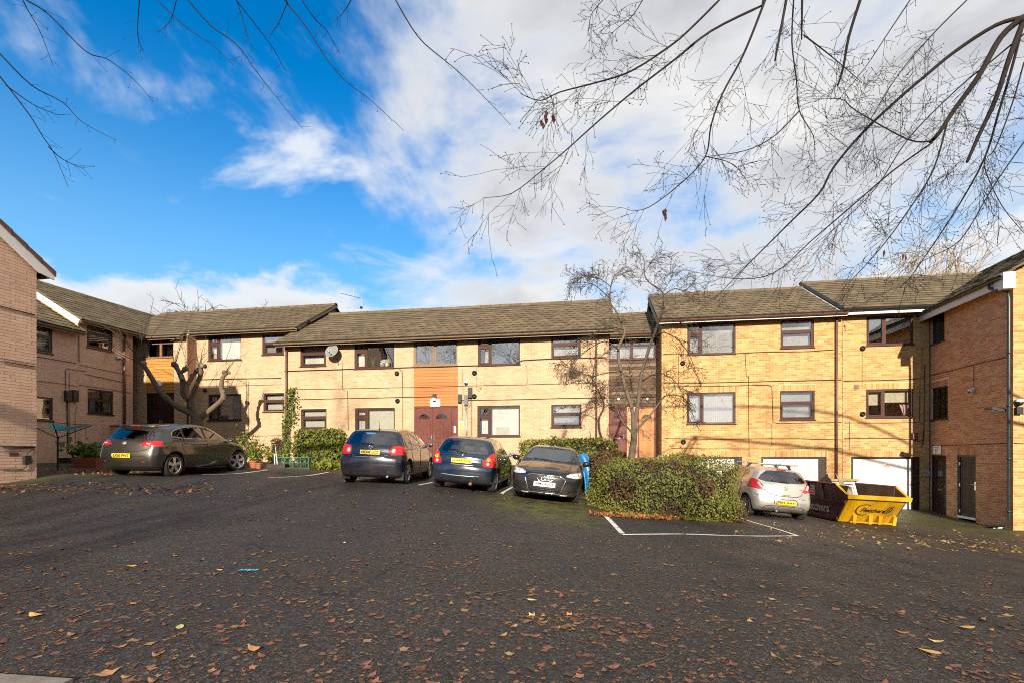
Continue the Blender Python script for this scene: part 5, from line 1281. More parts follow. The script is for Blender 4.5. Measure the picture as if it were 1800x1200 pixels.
    for yy, xs in ((.05, (-.36, .36)), (-.85, (-.42, 0, .42))):
        sm = sp.get('seat_mat', M['seat'])
        for x in xs:
            st = MB(); wd = .22 if yy > 0 else .20
            st.box((x - wd, yy - .12, .5), (x + wd, yy + .38, .66)); Tm = lambda a, b, c_, x=x, yy=yy: (x + a, yy - .12 - (c_ - .6) * .28 + b, c_)
            st.box((-wd, -.06, .6), (wd, .07, 1.10 if yy > 0 else 1.02), Tm); st.box((-.13, -.05, 1.14 if yy > 0 else 1.05), (.13, .06, 1.31 if yy > 0 else 1.19), Tm); cmesh(st, 'seat', sm, car, False)
    sw = MB(); sw.tube([(.36 + .17 * math.cos(a), B.yf - 1.42 + .06 * math.sin(a), .93 + .16 * math.sin(a)) for a in np.linspace(0, 2 * math.pi, 16)], .014, 5); cmesh(sw, 'steering_wheel', M['dark_in'], car)
    if 'wiper' in sp:
        a, b = sp['wiper']; P = rline([a, b], -1, .015); seam(P, 'rear_wiper', .011, 'trim', car); k = MB(); k.ball(P[0], .03, 8, 5); cmesh(k, 'wiper_pivot', M['trim'], car)
    if 'aerial' in sp:
        x, y, L, lean = sp['aerial']; z = B.szt(x, y); k = MB(); k.tube([(x, y, z - .01), (x, y - L * lean, z + L)], .009, 5, .004); k.ball((x, y, z), .03, 8, 5, (1, 1.4, .7)); cmesh(k, 'aerial', M['trim'], car)
    car['_'] = 0; del car['_']
    return car, B, seam, rline, sline
def disc_on(car, B, x, z, r, end, mat, nm, sq=1.0, off=.006, dep=.012, ring=None):
    y = B.sy(x, z, end); y2 = B.sy(x, z + .04, end); up = Vector((0, y2 - y, .04)).normalized(); ex = Vector((1, 0, 0)) if end < 0 else Vector((-1, 0, 0)); nz = ex.cross(up)
    mb = MB(); 
    if ring: mb.tube([(r * math.cos(a), r * sq * math.sin(a), 0) for a in np.linspace(0, 2 * math.pi, 21)], ring, 5)
    else: mb.lathe([(r, 0), (r * .9, dep), (0, dep)], 18, Matrix.Diagonal((1, sq, 1, 1)))
    me = mb.mesh(nm, mat, True); oriented(me, ex, up, nz, Vector((x, y, z)) + nz * off); return cmesh(me, nm, mat, car)
def text_rear(car, B, x, z, txt, size, mat, end=-1, off=.008):
    t = text_mesh(txt, size, .002, .001); t.materials.clear(); t.materials.append(mat); y = B.sy(x, z, end); y2 = B.sy(x, z + .04, end); up = Vector((0, y2 - y, .04)).normalized()
    ya = B.sy(x - .03, z, end); yb = B.sy(x + .03, z, end); ex = Vector((.06, yb - ya, 0)).normalized() * (1 if end < 0 else -1); nz = ex.cross(up)
    oriented(t, ex, up, nz, Vector((x, y, z)) + nz * off); return cmesh(t, 'badge_lettering', mat, car)
def park(car, x, y, psi, wb, track):
    f = Vector((math.sin(R(psi)), math.cos(R(psi)), 0)); r = Vector((f.y, -f.x, 0)); p = Vector((x, y, 0)); c = []
    for a, b in ((1, 1), (1, -1), (-1, 1), (-1, -1)):
        q = p + f * (a * wb / 2) + r * (b * track / 2); c.append(Vector((q.x, q.y, G(q.x, q.y))))
    fr, fl, rr, rl = c; mid = (fr + fl + rr + rl) / 4; ey = ((fr + fl) - (rr + rl)).normalized(); ex = ((fr + rr) - (fl + rl)); ex = (ex - ey * ex.dot(ey)).normalized(); ez = ex.cross(ey)
    mid.z -= .012
    car.matrix_world = Matrix.Translation(mid) @ Matrix((ex, ey, ez)).transposed().to_4x4()

VERT = lambda H, roof=.71, belt=.95: ((.10, .90), (.22, .945), (.40, .985), (.62, 1.0), (belt - .10, .985), (belt, .965), (belt + .04, .945), (H - .06, roof), (H + .1, roof - .06))
def car_saloon_grey():
    H = 1.51
    sp = dict(name='parked_car', label='gunmetal grey hatchback with its front wheels turned, in front of the pollarded tree', hw=.905, wb=2.685, r=.325, rim=.232, paint=paint('paint_gunmetal', (.075, .070, .062), .75, .32),
        prof=[(2.16, .22), (2.27, .40), (2.27, .60), (2.14, .76), (1.80, .90), (1.35, .99), (1.12, 1.04), (.80, 1.20), (.35, 1.40), (.0, 1.475), (-.45, 1.505), (-1.0, 1.475), (-1.45, 1.425), (-1.64, 1.385), (-1.74, 1.27), (-1.93, 1.06), (-2.02, .97), (-2.075, .82), (-2.12, .66), (-2.125, .48), (-2.08, .30)],
        vert=VERT(H, .70), tf=.95, af=.24, tr=.85, ar=.15, br=.16, bf=.26,
        dlo=[(1.02, 1.0), (.55, 1.02), (-.2, 1.045), (-.9, 1.075), (-1.28, 1.12), (-1.36, 1.17), (-1.20, 1.29), (-.80, 1.385), (-.2, 1.42), (.22, 1.385), (.60, 1.245)], pillars=[(-.13, -.03), (-.97, -.90)],
        rglass=[(0, 1.345), (.46, 1.325), (.60, 1.22), (.68, 1.06), (.58, 1.03), (0, 1.02)], wscreen=[(0, 1.42), (.48, 1.40), (.62, 1.20), (.72, 1.06), (.4, 1.03), (0, 1.02)],
        tail=[(.40, .905), (.52, .985), (.70, 1.01), (.95, .99), (.95, .845), (.62, .855)], tail_y=-1.72, head=[(.50, .70), (.58, .80), (.9, .86), (.9, .70)], head_y=1.6, grille=[(0, .66), (.42, .66), (.36, .50), (0, .50)],
        side_seams=[[(.98, .98), (1.02, .75), (.98, .50), (.90, .30)], [(-.07, 1.04), (-.09, .70), (-.08, .30)], [(-.95, 1.07), (-1.08, .86), (-.96, .62), (-.80, .32)], [(-1.0, .93), (.2, .875), (1.1, .86)]], handles=[(.02 - .25, .905), (-.98, .93)], handle_mat=None,
        mirror=(.86, 1.03), rear_seams=[[(.0, .72), (.45, .725), (.66, .80), (.70, .86)], [(.0, .58), (.6, .60), (.86, .66)]], spokes=(5, False, .066), steer=-28, rplate=(.60, 'LX60 PWZ'), wiper=((-.05, 1.045), (-.45, 1.075)), chrome_dlo=True)
    sp['handle_mat'] = sp['paint']; car, B, seam, rl, sl = make_car(sp)
    sp2 = MB(); P = [(x, B.sy(x, 1.375, -1) - .02, 1.405 - .10 * x * x) for x in np.linspace(-.56, .56, 13)]; sp2.tube(P, .035, 8); cmesh(sp2, 'roof_spoiler', sp['paint'], car); l = MB(); l.tube([(x, P[0][1] * 0 + B.sy(x, 1.375, -1) - .052, 1.40) for x in np.linspace(-.14, .14, 5)], .012, 6); cmesh(l, 'brake_light', M['red'], car)
    disc_on(car, B, 0, .925, .062, -1, M['chrome'], 'badge'); disc_on(car, B, 0, .925, .047, -1, plain('badge_face', (.25, .25, .25), .3, .5), 'badge', 1, .016)
    text_rear(car, B, -.52, .80, 'ASTRA', .045, M['chrome'])
    for sg in (1, -1): y = B.sy(.62, .43, -1); mb = MB(); mb.tube(rl([(sg * .52, .43), (sg * .74, .45)], -1, .003), .018, 6); cmesh(mb, 'reflector', M['red'], car)
    for sg in (1, -1): mb = MB(); mb.tube(rl([(sg * .58, .93), (sg * .68, .915)], -1, .004), .022, 6); cmesh(mb, 'indicator_lens', M['clear'], car)
    sr = MB(); sr.tube(rl([(-.33, .66), (-.28, .55)], -1, .01), .012, 5); cmesh(sr, 'plate_surround', M['chrome'], car)
    park(car, -10.2, 15.33, 6.0, 2.685, 1.55)
def car_navy_one():
    H = 1.515
    sp = dict(name='parked_car', label='dark navy hatchback with mud flaps and roof aerial, beside the clipped left hedge', hw=.88, wb=2.60, r=.315, rim=.215, paint=paint('paint_midnight', (.010, .014, .026), .2, .25),
        prof=[(2.03, .22), (2.13, .40), (2.13, .60), (2.02, .76), (1.70, .90), (1.38, .99), (1.15, 1.06), (.75, 1.27), (.35, 1.44), (.0, 1.50), (-.45, 1.515), (-1.0, 1.49), (-1.42, 1.45), (-1.60, 1.415), (-1.70, 1.30), (-1.82, 1.10), (-1.90, .99), (-1.96, .82), (-2.04, .73), (-2.06, .55), (-2.03, .38), (-1.97, .27)],
        vert=VERT(H, .73, .98), tf=.9, af=.22, tr=.7, ar=.13, br=.14, bf=.24,
        dlo=[(1.05, 1.02), (.55, 1.03), (-.2, 1.05), (-.9, 1.085), (-1.20, 1.13), (-1.22, 1.22), (-1.02, 1.385), (-.5, 1.43), (.10, 1.42), (.55, 1.30)], pillars=[(-.12, -.04), (-.92, -.86)],
        rglass=[(0, 1.385), (.50, 1.365), (.60, 1.22), (.65, 1.08), (.58, 1.055), (0, 1.05)], wscreen=[(0, 1.45), (.50, 1.42), (.63, 1.22), (.72, 1.09), (0, 1.06)],
        tail=[(.52, .79), (.50, .93), (.58, 1.03), (.70, 1.045), (.97, .96), (.97, .80)], tail_y=-1.50,
        side_seams=[[(1.0, 1.0), (1.05, .7), (.95, .32)], [(-.08, 1.04), (-.10, .7), (-.08, .3)], [(-.88, 1.08), (-1.05, .85), (-.82, .5), (-.75, .3)]], handles=[(-.20, .93), (-.98, .955)],
        mirror=(.90, 1.08), rear_seams=[[(.0, .73), (.5, .735), (.62, .78)], [(.0, .42), (.6, .43), (.80, .48)], [(.50, .95), (.52, .80), (.56, .75)]], strips=[('chrome_strip', [(-.45, .735), (0, .73), (.45, .735)], .012, 'chrome')],
        spokes=(5, True, .05), rplate=(.855, 'NG08 LCZ'), wiper=((.02, 1.065), (-.40, 1.10)), aerial=(.0, -1.25, .26, .25))
    sp['handle_mat'] = M['chrome']; car, B, seam, rl, sl = make_car(sp)
    for sg in (1, -1): disc_on(car, B, sg * .60, .90, .05, -1, M['clear'], 'lamp_lens', 1.3, .004)
    disc_on(car, B, 0, .985, .055, -1, M['chrome'], 'badge', .68, .010, ring=.007); disc_on(car, B, 0, .985, .022, -1, M['chrome'], 'badge', 2.0, .010, ring=.006); disc_on(car, B, 0, 1.0, .036, -1, M['chrome'], 'badge', .5, .010, ring=.006)
    text_rear(car, B, -.42, .775, 'AURIS', .04, M['chrome']); text_rear(car, B, .42, .775, 'D-4D', .036, M['chrome'])
    for x in (-.62, -.25, .25, .62): disc_on(car, B, x, .60, .012, -1, M['trim'], 'parking_sensor', 1, .002, .004)
    for sg in (1, -1): mb = MB(); mb.box((sg * .72 - .10, -1.3 - .42, .13), (sg * .72 + .12, -1.3 - .40, .36)); cmesh(mb, 'mud_flap', M['trim'], car, False)
    ex = MB(); ex.tube([(.5, -1.98, .24), (.5, -2.06, .23)], .03, 10); cmesh(ex, 'exhaust', M['grey_metal'], car)
    st = MB(); y = B.sy(-.08, 1.34, -1); st.box((-.20, y - .006, 1.335), (.05, y - .003, 1.365)); cmesh(st, 'window_sticker', plain('sticker_blue', (.02, .35, .65), .4), car, False)
    park(car, -3.60, 14.84, 3.6, 2.60, 1.52)
def car_navy_two():
    H = 1.445
    sp = dict(name='parked_car', label='dark blue hatchback with teardrop tail lights, parked between navy and black hatchbacks', hw=.85, wb=2.535, r=.305, rim=.205, paint=paint('paint_deep_blue', (.006, .016, .036), .2, .25),
        prof=[(2.0, .22), (2.08, .40), (2.08, .56), (1.98, .70), (1.65, .84), (1.30, .92), (1.12, .97), (.75, 1.15), (.30, 1.36), (.0, 1.425), (-.45, 1.445), (-1.0, 1.42), (-1.40, 1.365), (-1.55, 1.31), (-1.70, 1.13), (-1.85, .96), (-1.94, .90), (-1.97, .75), (-2.04, .66), (-2.06, .52), (-2.04, .36), (-1.97, .26)],
        vert=VERT(H, .70, .92), tf=.9, af=.24, tr=.8, ar=.16, br=.17, bf=.24,
        dlo=[(1.02, .95), (.5, .96), (-.3, .985), (-.95, 1.02), (-1.25, 1.08), (-1.22, 1.17), (-.95, 1.31), (-.5, 1.36), (.05, 1.345), (.5, 1.21)], pillars=[(-.14, -.06), (-.95, -.89)],
        rglass=[(0, 1.315), (.44, 1.29), (.57, 1.14), (.63, 1.0), (.56, .975), (0, .965)], wscreen=[(0, 1.38), (.48, 1.35), (.62, 1.12), (.70, 1.0), (0, .98)],
        tail=[(.52, .67), (.56, .80), (.66, .96), (.78, 1.04), (.95, .98), (.95, .66)], tail_y=-1.48,
        side_seams=[[(.98, .93), (1.02, .7), (.92, .32)], [(-.10, .98), (-.12, .7), (-.10, .3)], [(-.92, 1.0), (-1.05, .8), (-.85, .5), (-.75, .3)], [(-1.9, .50), (0, .47), (1.9, .50)]], handles=[(-.22, .86), (-1.0, .88)],
        mirror=(.88, 1.0), rear_seams=[[(.0, .665), (.5, .67), (.56, .70)], [(.0, .40), (.6, .41), (.80, .46)], [(.50, .92), (.50, .72)]], strips=[('chrome_strip', [(-.30, .675), (.0, .67), (.35, .675)], .012, 'chrome'), ('bumper_moulding', [(-.72, .42), (0, .40), (.72, .42)], .012, 'grey_metal')],
        spokes=(7, True, .04), rplate=(.775, 'DG55 HUJ'), wiper=((.06, .985), (-.40, 1.02)), seat_mat=M['seat_beige'])
    sp['handle_mat'] = M['chrome']; car, B, seam, rl, sl = make_car(sp)
    for sg in (1, -1): disc_on(car, B, sg * .67, .845, .062, -1, M['amber'], 'indicator_lens', 1.0, .004); disc_on(car, B, sg * .66, .735, .04, -1, M['clear'], 'reversing_lens', 1.0, .004)
    disc_on(car, B, 0, .925, .048, -1, M['chrome'], 'badge', 1.0, .006); text_rear(car, B, -.42, .875, 'ALMERA', .042, M['chrome'])
    for x in (-.5, -.2, .2, .5): disc_on(car, B, x, .58, .012, -1, M['trim'], 'parking_sensor', 1, .002, .004)
    ex = MB(); ex.tube([(.28, -1.9, .22), (.28, -2.02, .21)], .045, 12); cmesh(ex, 'exhaust', plain('rusty_exhaust', (.22, .12, .07), .6, .5), car)
    park(car, -1.08, 14.42, 7.6, 2.535, 1.46)
def car_black():
    H = 1.415
    sp = dict(name='parked_car', label='black hatchback facing out with a chrome-edged hexagonal grille', hw=.87, wb=2.56, r=.315, rim=.225, paint=paint('paint_black', (.012, .012, .014), .15, .25),
        prof=[(1.99, .17), (2.06, .30), (2.075, .48), (2.06, .64), (1.98, .72), (1.80, .81), (1.40, .92), (1.15, .985), (.75, 1.16), (.32, 1.345), (.0, 1.395), (-.45, 1.415), (-1.0, 1.39), (-1.45, 1.33), (-1.62, 1.15), (-1.78, .98), (-1.90, .78), (-1.95, .5), (-1.90, .27)],
        vert=VERT(H, .70, .92), tf=.75, af=.20, tr=.7, ar=.14, br=.14, bf=.22,
        dlo=[(1.0, .97), (.5, .975), (-.3, .99), (-1.0, 1.02), (-1.2, 1.10), (-.95, 1.28), (-.5, 1.32), (.05, 1.305), (.5, 1.19)], pillars=[(-.14, -.06), (-.95, -.89)],
        rglass=[(0, 1.29), (.46, 1.27), (.6, 1.02), (0, 1.0)], wscreen=[(0, 1.345), (.47, 1.325), (.62, 1.12), (.715, .995), (.4, .985), (0, .985)],
        tail=[(.45, .82), (.5, .93), (.9, .94), (.9, .80)], tail_y=-1.5, head=[(.50, .655), (.50, .70), (.60, .745), (.80, .775), (.92, .775), (.92, .66), (.74, .635)], head_y=1.45,
        grille=[(0, .655), (.36, .655), (.50, .575), (.37, .225), (0, .225)], intakes=[('air_intake', [(.54, .43), (.60, .47), (.75, .47), (.78, .30), (.56, .26)])],
        side_seams=[[(.98, .93), (1.02, .7), (.92, .32)], [(-.10, .98), (-.12, .7), (-.10, .3)]], handles=[(-.22, .88), (-1.0, .90)], mirror=(.86, 1.0), mirror_mat=M['trim'],
        front_seams=[[(.0, .70), (.35, .695), (.55, .715)]], spokes=(10, False, .03), fplate=(.435, 'YM24 JUE'), valance=.20)
    sp['handle_mat'] = sp['paint']; car, B, seam, rl, sl = make_car(sp)
    hexa = [(.0, .655), (.36, .655), (.50, .575), (.37, .225), (0, .225)]; P = rl([hexa[0], hexa[1]], 1, .008) + rl([hexa[1], hexa[2]], 1, .008)[1:] + rl([hexa[2], hexa[3]], 1, .008)[1:] + rl([hexa[3], hexa[4]], 1, .008)[1:]
    seam(P, 'grille_surround', .013, 'chrome', car); seam([(-a, b, c) for a, b, c in P], 'grille_surround', .013, 'chrome', car)
    # honeycomb bars
    mesh_ = MB()
    for k in range(9):
        z = .255 + k * .045
        if .36 < z < .51: continue
        hwz = np.interp(z, [.225, .575, .655], [.35, .47, .35]); mesh_.tube([(x, B.sy(x, z + .012 * ((i + k) % 2), 1) + .004, z + .012 * ((i + k) % 2)) for i, x in enumerate(np.linspace(-hwz, hwz, 20))], .005, 4)
    cmesh(mesh_, 'grille_mesh', plain('dark_chrome', (.10, .10, .10), .35, .6), car)
    for k in range(4): disc_on(car, B, -.129 + .086 * k, .575, .055, 1, M['chrome'], 'badge_ring', 1.0, .016, ring=.008)
    for sg in (1, -1):
        mb = MB(); mb.tube(rl([(sg * .56, .69), (sg * .70, .72), (sg * .84, .735)], 1, .004), .010, 5); mb.tube(rl([(sg * .56, .675), (sg * .70, .675), (sg * .80, .68)], 1, .004), .010, 5); cmesh(mb, 'light_strip', M['paper'], car)
        mb = MB(); mb.ball((sg * .66, B.sy(.66, .70, 1) - .0, .70), .03, 10, 6); mb.ball((sg * .76, B.sy(.76, .715, 1), .715), .03, 10, 6); cmesh(mb, 'lamp_lens', M['chrome'], car)
        mb = MB(); mb.tube(rl([(sg * .38, .20), (sg * .55, .205), (sg * .78, .25)], 1, .01), .018, 6); cmesh(mb, 'front_splitter', M['grey_metal'], car)
        for k in range(4): m2 = MB(); m2.tube(rl([(sg * .57, .29 + k * .045), (sg * .76, .31 + k * .045)], 1, .003), .004, 4); cmesh(m2, 'intake_bar', M['grey_metal'], car)
        w_ = MB(); w_.tube([(sg * .1 - .15 + t * .5, B.sy(abs(sg * .1 - .15 + t * .5), 1.0 + .03 * t, 1) + .012, 1.0 + .03 * t) for t in np.linspace(0, 1, 6)], .009, 5); cmesh(w_, 'wiper', M['trim'], car)
    mb = MB(); mb.box((-.10, 0, -.05), (.10, .02, .05)); mb2 = cmesh(mb, 'rear_view_mirror', M['trim'], car, False, (0, .35, 1.24))
    park(car, 1.06, 13.95, 180 + 9.0, 2.56, 1.5)
def car_silver():
    H = 1.49
    sp = dict(name='parked_car', label='silver hatchback with roof bars parked between the large bush and the skip', hw=.87, wb=2.51, r=.305, rim=.215, paint=paint('paint_silver', (.56, .53, .47), .55, .32),
        prof=[(1.93, .22), (2.0, .40), (2.0, .58), (1.90, .74), (1.65, .88), (1.35, .99), (1.15, 1.06), (.75, 1.25), (.30, 1.43), (.0, 1.475), (-.45, 1.49), (-.95, 1.47), (-1.35, 1.43), (-1.52, 1.385), (-1.63, 1.24), (-1.76, 1.08), (-1.83, .97), (-1.87, .82), (-1.93, .66), (-1.96, .52), (-1.94, .36), (-1.86, .27)],
        vert=VERT(H, .70, 1.0), tf=.85, af=.22, tr=.8, ar=.17, br=.20, bf=.24,
        dlo=[(1.0, 1.03), (.5, 1.045), (-.3, 1.08), (-.85, 1.13), (-1.12, 1.22), (-1.0, 1.34), (-.5, 1.405), (.05, 1.395), (.5, 1.27)], pillars=[(-.14, -.06), (-.82, -.77)],
        rglass=[(0, 1.39), (.42, 1.365), (.58, 1.24), (.68, 1.10), (.50, 1.055), (0, 1.04)], wscreen=[(0, 1.43), (.48, 1.40), (.62, 1.2), (.70, 1.09), (0, 1.07)],
        tail=[(.95, .90), (.95, 1.10), (.80, 1.135), (.70, 1.09), (.58, .94), (.48, .82), (.60, .80), (.80, .84)], tail_y=-1.36,
        side_seams=[[(.95, 1.0), (1.0, .7), (.92, .32)], [(-.10, 1.07), (-.12, .7), (-.10, .3)], [(-.80, 1.12), (-.95, .85), (-.8, .5), (-.72, .3)]], handles=[(-.22, .94), (-.92, .98)], mirror=(.86, 1.08),
        rear_seams=[[(.0, .675), (.35, .69), (.50, .79)], [(.0, .585), (.28, .585), (.32, .44)], [(.45, .62), (.62, .63), (.78, .68)], [(.0, .40), (.5, .38), (.56, .28)]], spokes=(10, False, .028), rplate=(.50, 'PJ61 AAY'), wiper=((.06, 1.065), (-.36, 1.10)))
    sp['handle_mat'] = sp['paint']; car, B, seam, rl, sl = make_car(sp)
    for sg in (1, -1):
        P = [(.70, 1.0), (.66, .93), (.62, .88)]; mb = MB(); mb.tube(rl([(sg * x, z) for x, z in P], -1, .001), .036, 8); cmesh(mb, 'reversing_lens', M['clear'], car)
    disc_on(car, B, 0, .90, .055, -1, M['chrome'], 'badge', 1, .006, ring=.006); mb = MB(); mb.tube(rl([(-.03, .925), (.01, .90), (-.01, .885), (.03, .87)], -1, .008), .006, 5); cmesh(mb, 'badge', M['chrome'], car)
    text_rear(car, B, .46, .89, 'CORSA', .036, M['grey_metal'])
    hb = MB(); hb.tube(rl([(-.10, .72), (.10, .72)], -1, .012), .018, 6); cmesh(hb, 'tailgate_handle', sp['paint'], car)
    bl = MB(); bl.tube([(x, B.sy(x, 1.405, -1) - .012, 1.415) for x in np.linspace(-.12, .12, 5)], .020, 6); cmesh(bl, 'brake_light', M['red'], car)
    ae = MB(); z = B.szt(0, -1.25); ae.tube([(0, -1.25, z), (.05, -1.62, z + .36)], .007, 5, .004); cmesh(ae, 'aerial', M['trim'], car)
    for yy in (-.75, .0):
        bar = MB(); z = B.szt(.5, yy) + .10; bar.tube([(-.66, yy, z), (.66, yy, z)], .022, 8); o = cmesh(bar, 'roof_bar', M['grey_metal'], car)
        for sg in (1, -1): ft = MB(); xx = .56; ft.add([(sg * (xx - .05), yy - .04, z - .01), (sg * (xx + .08), yy - .05, z - .14), (sg * (xx + .08), yy + .05, z - .14), (sg * (xx - .05), yy + .04, z - .01), (sg * (xx + .02), yy - .04, z), (sg * (xx + .11), yy - .05, z - .14), (sg * (xx + .11), yy + .05, z - .14), (sg * (xx + .02), yy + .04, z)], [(0, 1, 2, 3), (4, 7, 6, 5), (0, 4, 5, 1), (3, 2, 6, 7), (0, 3, 7, 4)]); cmesh(ft, 'bar_foot', M['trim'], o, False)
    ex = MB(); ex.tube([(-.22, -1.83, .25), (-.22, -1.92, .245)], .03, 10); cmesh(ex, 'exhaust', M['grey_metal'], car)
    park(car, 7.72, 15.85, 2.0, 2.51, 1.5)
for fn_ in (car_saloon_grey, car_navy_one, car_navy_two, car_black, car_silver): fn_()
# ------------------------------------------------------------------ bare trees
BARK = [(.085, .062, .045), (.060, .045, .034), (.11, .085, .06)]
M['bark'] = tone_mat('bark_brown', BARK, .9, False, .2, 16); M['bark_dark'] = tone_mat('bark_dark', [(.022, .016, .013), (.016, .012, .010), (.030, .022, .017)], .85, False, .25, 16)
M['bark_pale'] = tone_mat('bark_silvery', [(.155, .125, .088), (.11, .087, .06), (.20, .165, .12)], .85, False, .25, 22)
M['twig_gold'] = tone_mat('pale_twigs', [(.42, .30, .15), (.34, .24, .12), (.50, .36, .19)], .9, False, .2, 8)
def wob(p, d, L, n, rg, w, droop=0.0):
    pts = [Vector(p)]; d = Vector(d).normalized()
    for i in range(n):
        d = (d + Vector((rg.gauss(0, w), rg.gauss(0, w), rg.gauss(0, w) - droop / n))).normalized(); pts.append(pts[-1] + d * (L / n))
    return pts, d
def twigs(mb, pts, r, rg, n, L, lev, droop=.1, w=.12, ang=(25, 60), buds=True, flat=None, rmin=.0014, sides=4):
    """side shoots along a limb, each carrying finer ones"""
    k = len(pts)
    for i in range(n):
        f = (i + rg.random()) / n * .98 + .02; j = min(int(f * (k - 1)), k - 2); t = f * (k - 1) - j; p = pts[j].lerp(pts[j + 1], t); d = (pts[j + 1] - pts[j]).normalized()
        ax = d.orthogonal().normalized(); ax.rotate(Matrix.Rotation(rg.uniform(0, 2 * math.pi), 3, d)); a = R(rg.uniform(*ang)); q = d.copy(); q.rotate(Matrix.Rotation(a, 3, ax))
        if flat is not None: q = (q - flat * q.dot(flat) * .6).normalized()
        l = L * rg.uniform(.45, 1.1) * (1.1 - .5 * f); rr = max(rmin, r * (1 - .6 * f) * .5)
        ps, _ = wob(p, q, l, 5 if lev else 4, rg, w, droop); mb.tube(ps, rr, sides if rr > .004 else 3, max(rmin * .7, rr * .35), False, rg.random())
        if buds and lev == 0: mb.ball(ps[-1], rmin * 2.6, 4, 3, tone=rg.random())
        if lev: twigs(mb, ps, rr, rg, min(5, max(2, int(n * .62))), L * .48, lev - 1, droop, w, ang, buds, flat, rmin, sides)
def bare_tree(x, y, H, seed, label, mats=('bark', 'bark'), lev=3, spread=.55, r0=.16, nl=7, rmin=.006, z=None, trunk_f=.35, group=None, name='bare_tree', nt=5, ang=(22, 55)):
    rg = random.Random(seed); zg = G(x, y) if z is None else z; root = tag(empty(name, (x, y, zg)), label, 'tree', group)
    mb = MB(); tp, d = wob((x, y, zg - .2), (rg.gauss(0, .04), rg.gauss(0, .04), 1), H * trunk_f, 6, rg, .05); mb.tube(tp, r0, 9, r0 * .72, True, .4)
    cr = MB(); limbs = []
    for i in range(nl):
        a = 2 * math.pi * i / nl + rg.uniform(-.4, .4); e = rg.uniform(.5, 1.25) if i else 1.5
        q = Vector((math.cos(a) * math.cos(e) * spread * 1.6, math.sin(a) * math.cos(e) * spread * 1.6, math.sin(e))); st = tp[-1] if i < nl // 2 + 1 else tp[-2]
        ps, _ = wob(st, q, H * (1 - trunk_f) * rg.uniform(.65, 1.0), 8, rg, .13, -.15); (mb if i < 4 else cr).tube(ps, r0 * .5, 6, r0 * .10, True, rg.random()); twigs(cr, ps, r0 * .32, rg, nt + 4, H * .34, lev - 1, -.05, .14, ang, False, None, rmin, 4)
    mb.build('trunk', M[mats[0]], root, True); cr.build('crown', M[mats[1]], root, True); return root

def lerp_path(pts, d0, d1, rg=None, jit=0.0):
    """pixel path laid out in depth from d0 to d1"""
    P = []; n = len(pts)
    for i, (px, py) in enumerate(pts):
        d = d0 + (d1 - d0) * i / max(1, n - 1) + (rg.uniform(-jit, jit) if rg else 0); P.append(Vector(((px - CX) / F * d, d, EYE - (py - HY) / F * d)))
    q = catmull([tuple(p) for p in P], 4); return [Vector(v) for v in q]
# pollarded tree behind the grey hatchback
def pollard():
    rg = random.Random(11); D = 19.1; b = gd(346, D); root = tag(empty('pollarded_tree', b), 'pollarded bare tree with knuckled stubby limbs, behind the grey hatchback', 'tree')
    tr = MB(); cr = MB(); base = lerp_path([(346, 830), (346, 770), (346, 745), (346, 733)], D, D); base[0].z = b.z - .1; tr.tube(base, [.26 - .06 * i / len(base) for i in range(len(base))], 10, tone=.4)
    for pts, w0, w1, dd in (([(346, 738), (338, 728), (308, 711), (283, 689), (267, 664), (251, 638)], .13, .085, -.5), ([(346, 738), (340, 727), (332, 702), (323, 692), (321, 667), (308, 641)], .13, .085, .3), ([(346, 735), (342, 724), (337, 702), (343, 683), (353, 657), (353, 643)], .12, .07, -.4),
                            ([(332, 702), (327, 683), (337, 664), (346, 651)], .085, .06, .4), ([(348, 738), (356, 731), (372, 718), (392, 699), (389, 683), (391, 664), (398, 655)], .115, .065, .0), ([(321, 667), (318, 655), (325, 648)], .07, .05, .1)):
        P = lerp_path(pts, D, D + dd, rg, .05); n = len(P); rad = [w0 + (w1 - w0) * i / (n - 1) + .006 * math.sin(i * 2.6) for i in range(n)]; rad = [v * rg.uniform(.90, 1.12) for v in rad]; rad[-1] *= 1.2; tr.tube(P, rad, 8, tone=rg.random())
        e = P[-1]
        for k in range(4): tr.ball(e + Vector((rg.uniform(-.08, .08), rg.uniform(-.08, .08), rg.uniform(-.02, .08))), rg.uniform(.06, .10), 7, 5, tone=rg.random())
        for k in range(5): q = P[rg.randrange(n // 4, n)]; tr.ball(q + Vector((rg.uniform(-.06, .06), rg.uniform(-.06, .02), rg.uniform(-.03, .03))), rg.uniform(.04, .09), 7, 5, tone=rg.random())
        up = 6 if w0 > .13 else 4
        for k in range(up):
            q = Vector((rg.gauss(-.2 if pts[-1][0] < 300 else 0, .35), rg.gauss(0, .25), 1)); ps, _ = wob(e, q, rg.uniform(.5, 1.5), 6, rg, .12, .1); cr.tube(ps, .012, 4, .004, False, rg.random()); twigs(cr, ps, .008, rg, 3, .35, 0, .1, .12, (25, 55), False, None, .004)
    for pts in ([(251, 638), (235, 612), (208, 590), (175, 570), (150, 562)], [(251, 638), (225, 628), (190, 610), (165, 598)], [(251, 638), (248, 605), (262, 560), (270, 525)], [(251, 638), (262, 600), (290, 560), (300, 545)], [(308, 641), (318, 605), (330, 570), (345, 540)], [(251, 638), (220, 600), (200, 560)], [(300, 600), (325, 590), (350, 600)]):
        P = lerp_path(pts, D - .3, D - .6, rg, .1); cr.tube(P, .016, 5, .005, False, rg.random()); twigs(cr, P, .010, rg, 7, .5, 1, .12, .14, (25, 60), False, None, .004)
    tr.build('trunk', tone_mat('bark_pollard', [(.20, .155, .105), (.12, .09, .06), (.27, .215, .15)], .9, False, .2, 9, None, 0, 1.0), root, True); cr.build('crown', M['bark'], root, True)
pollard()
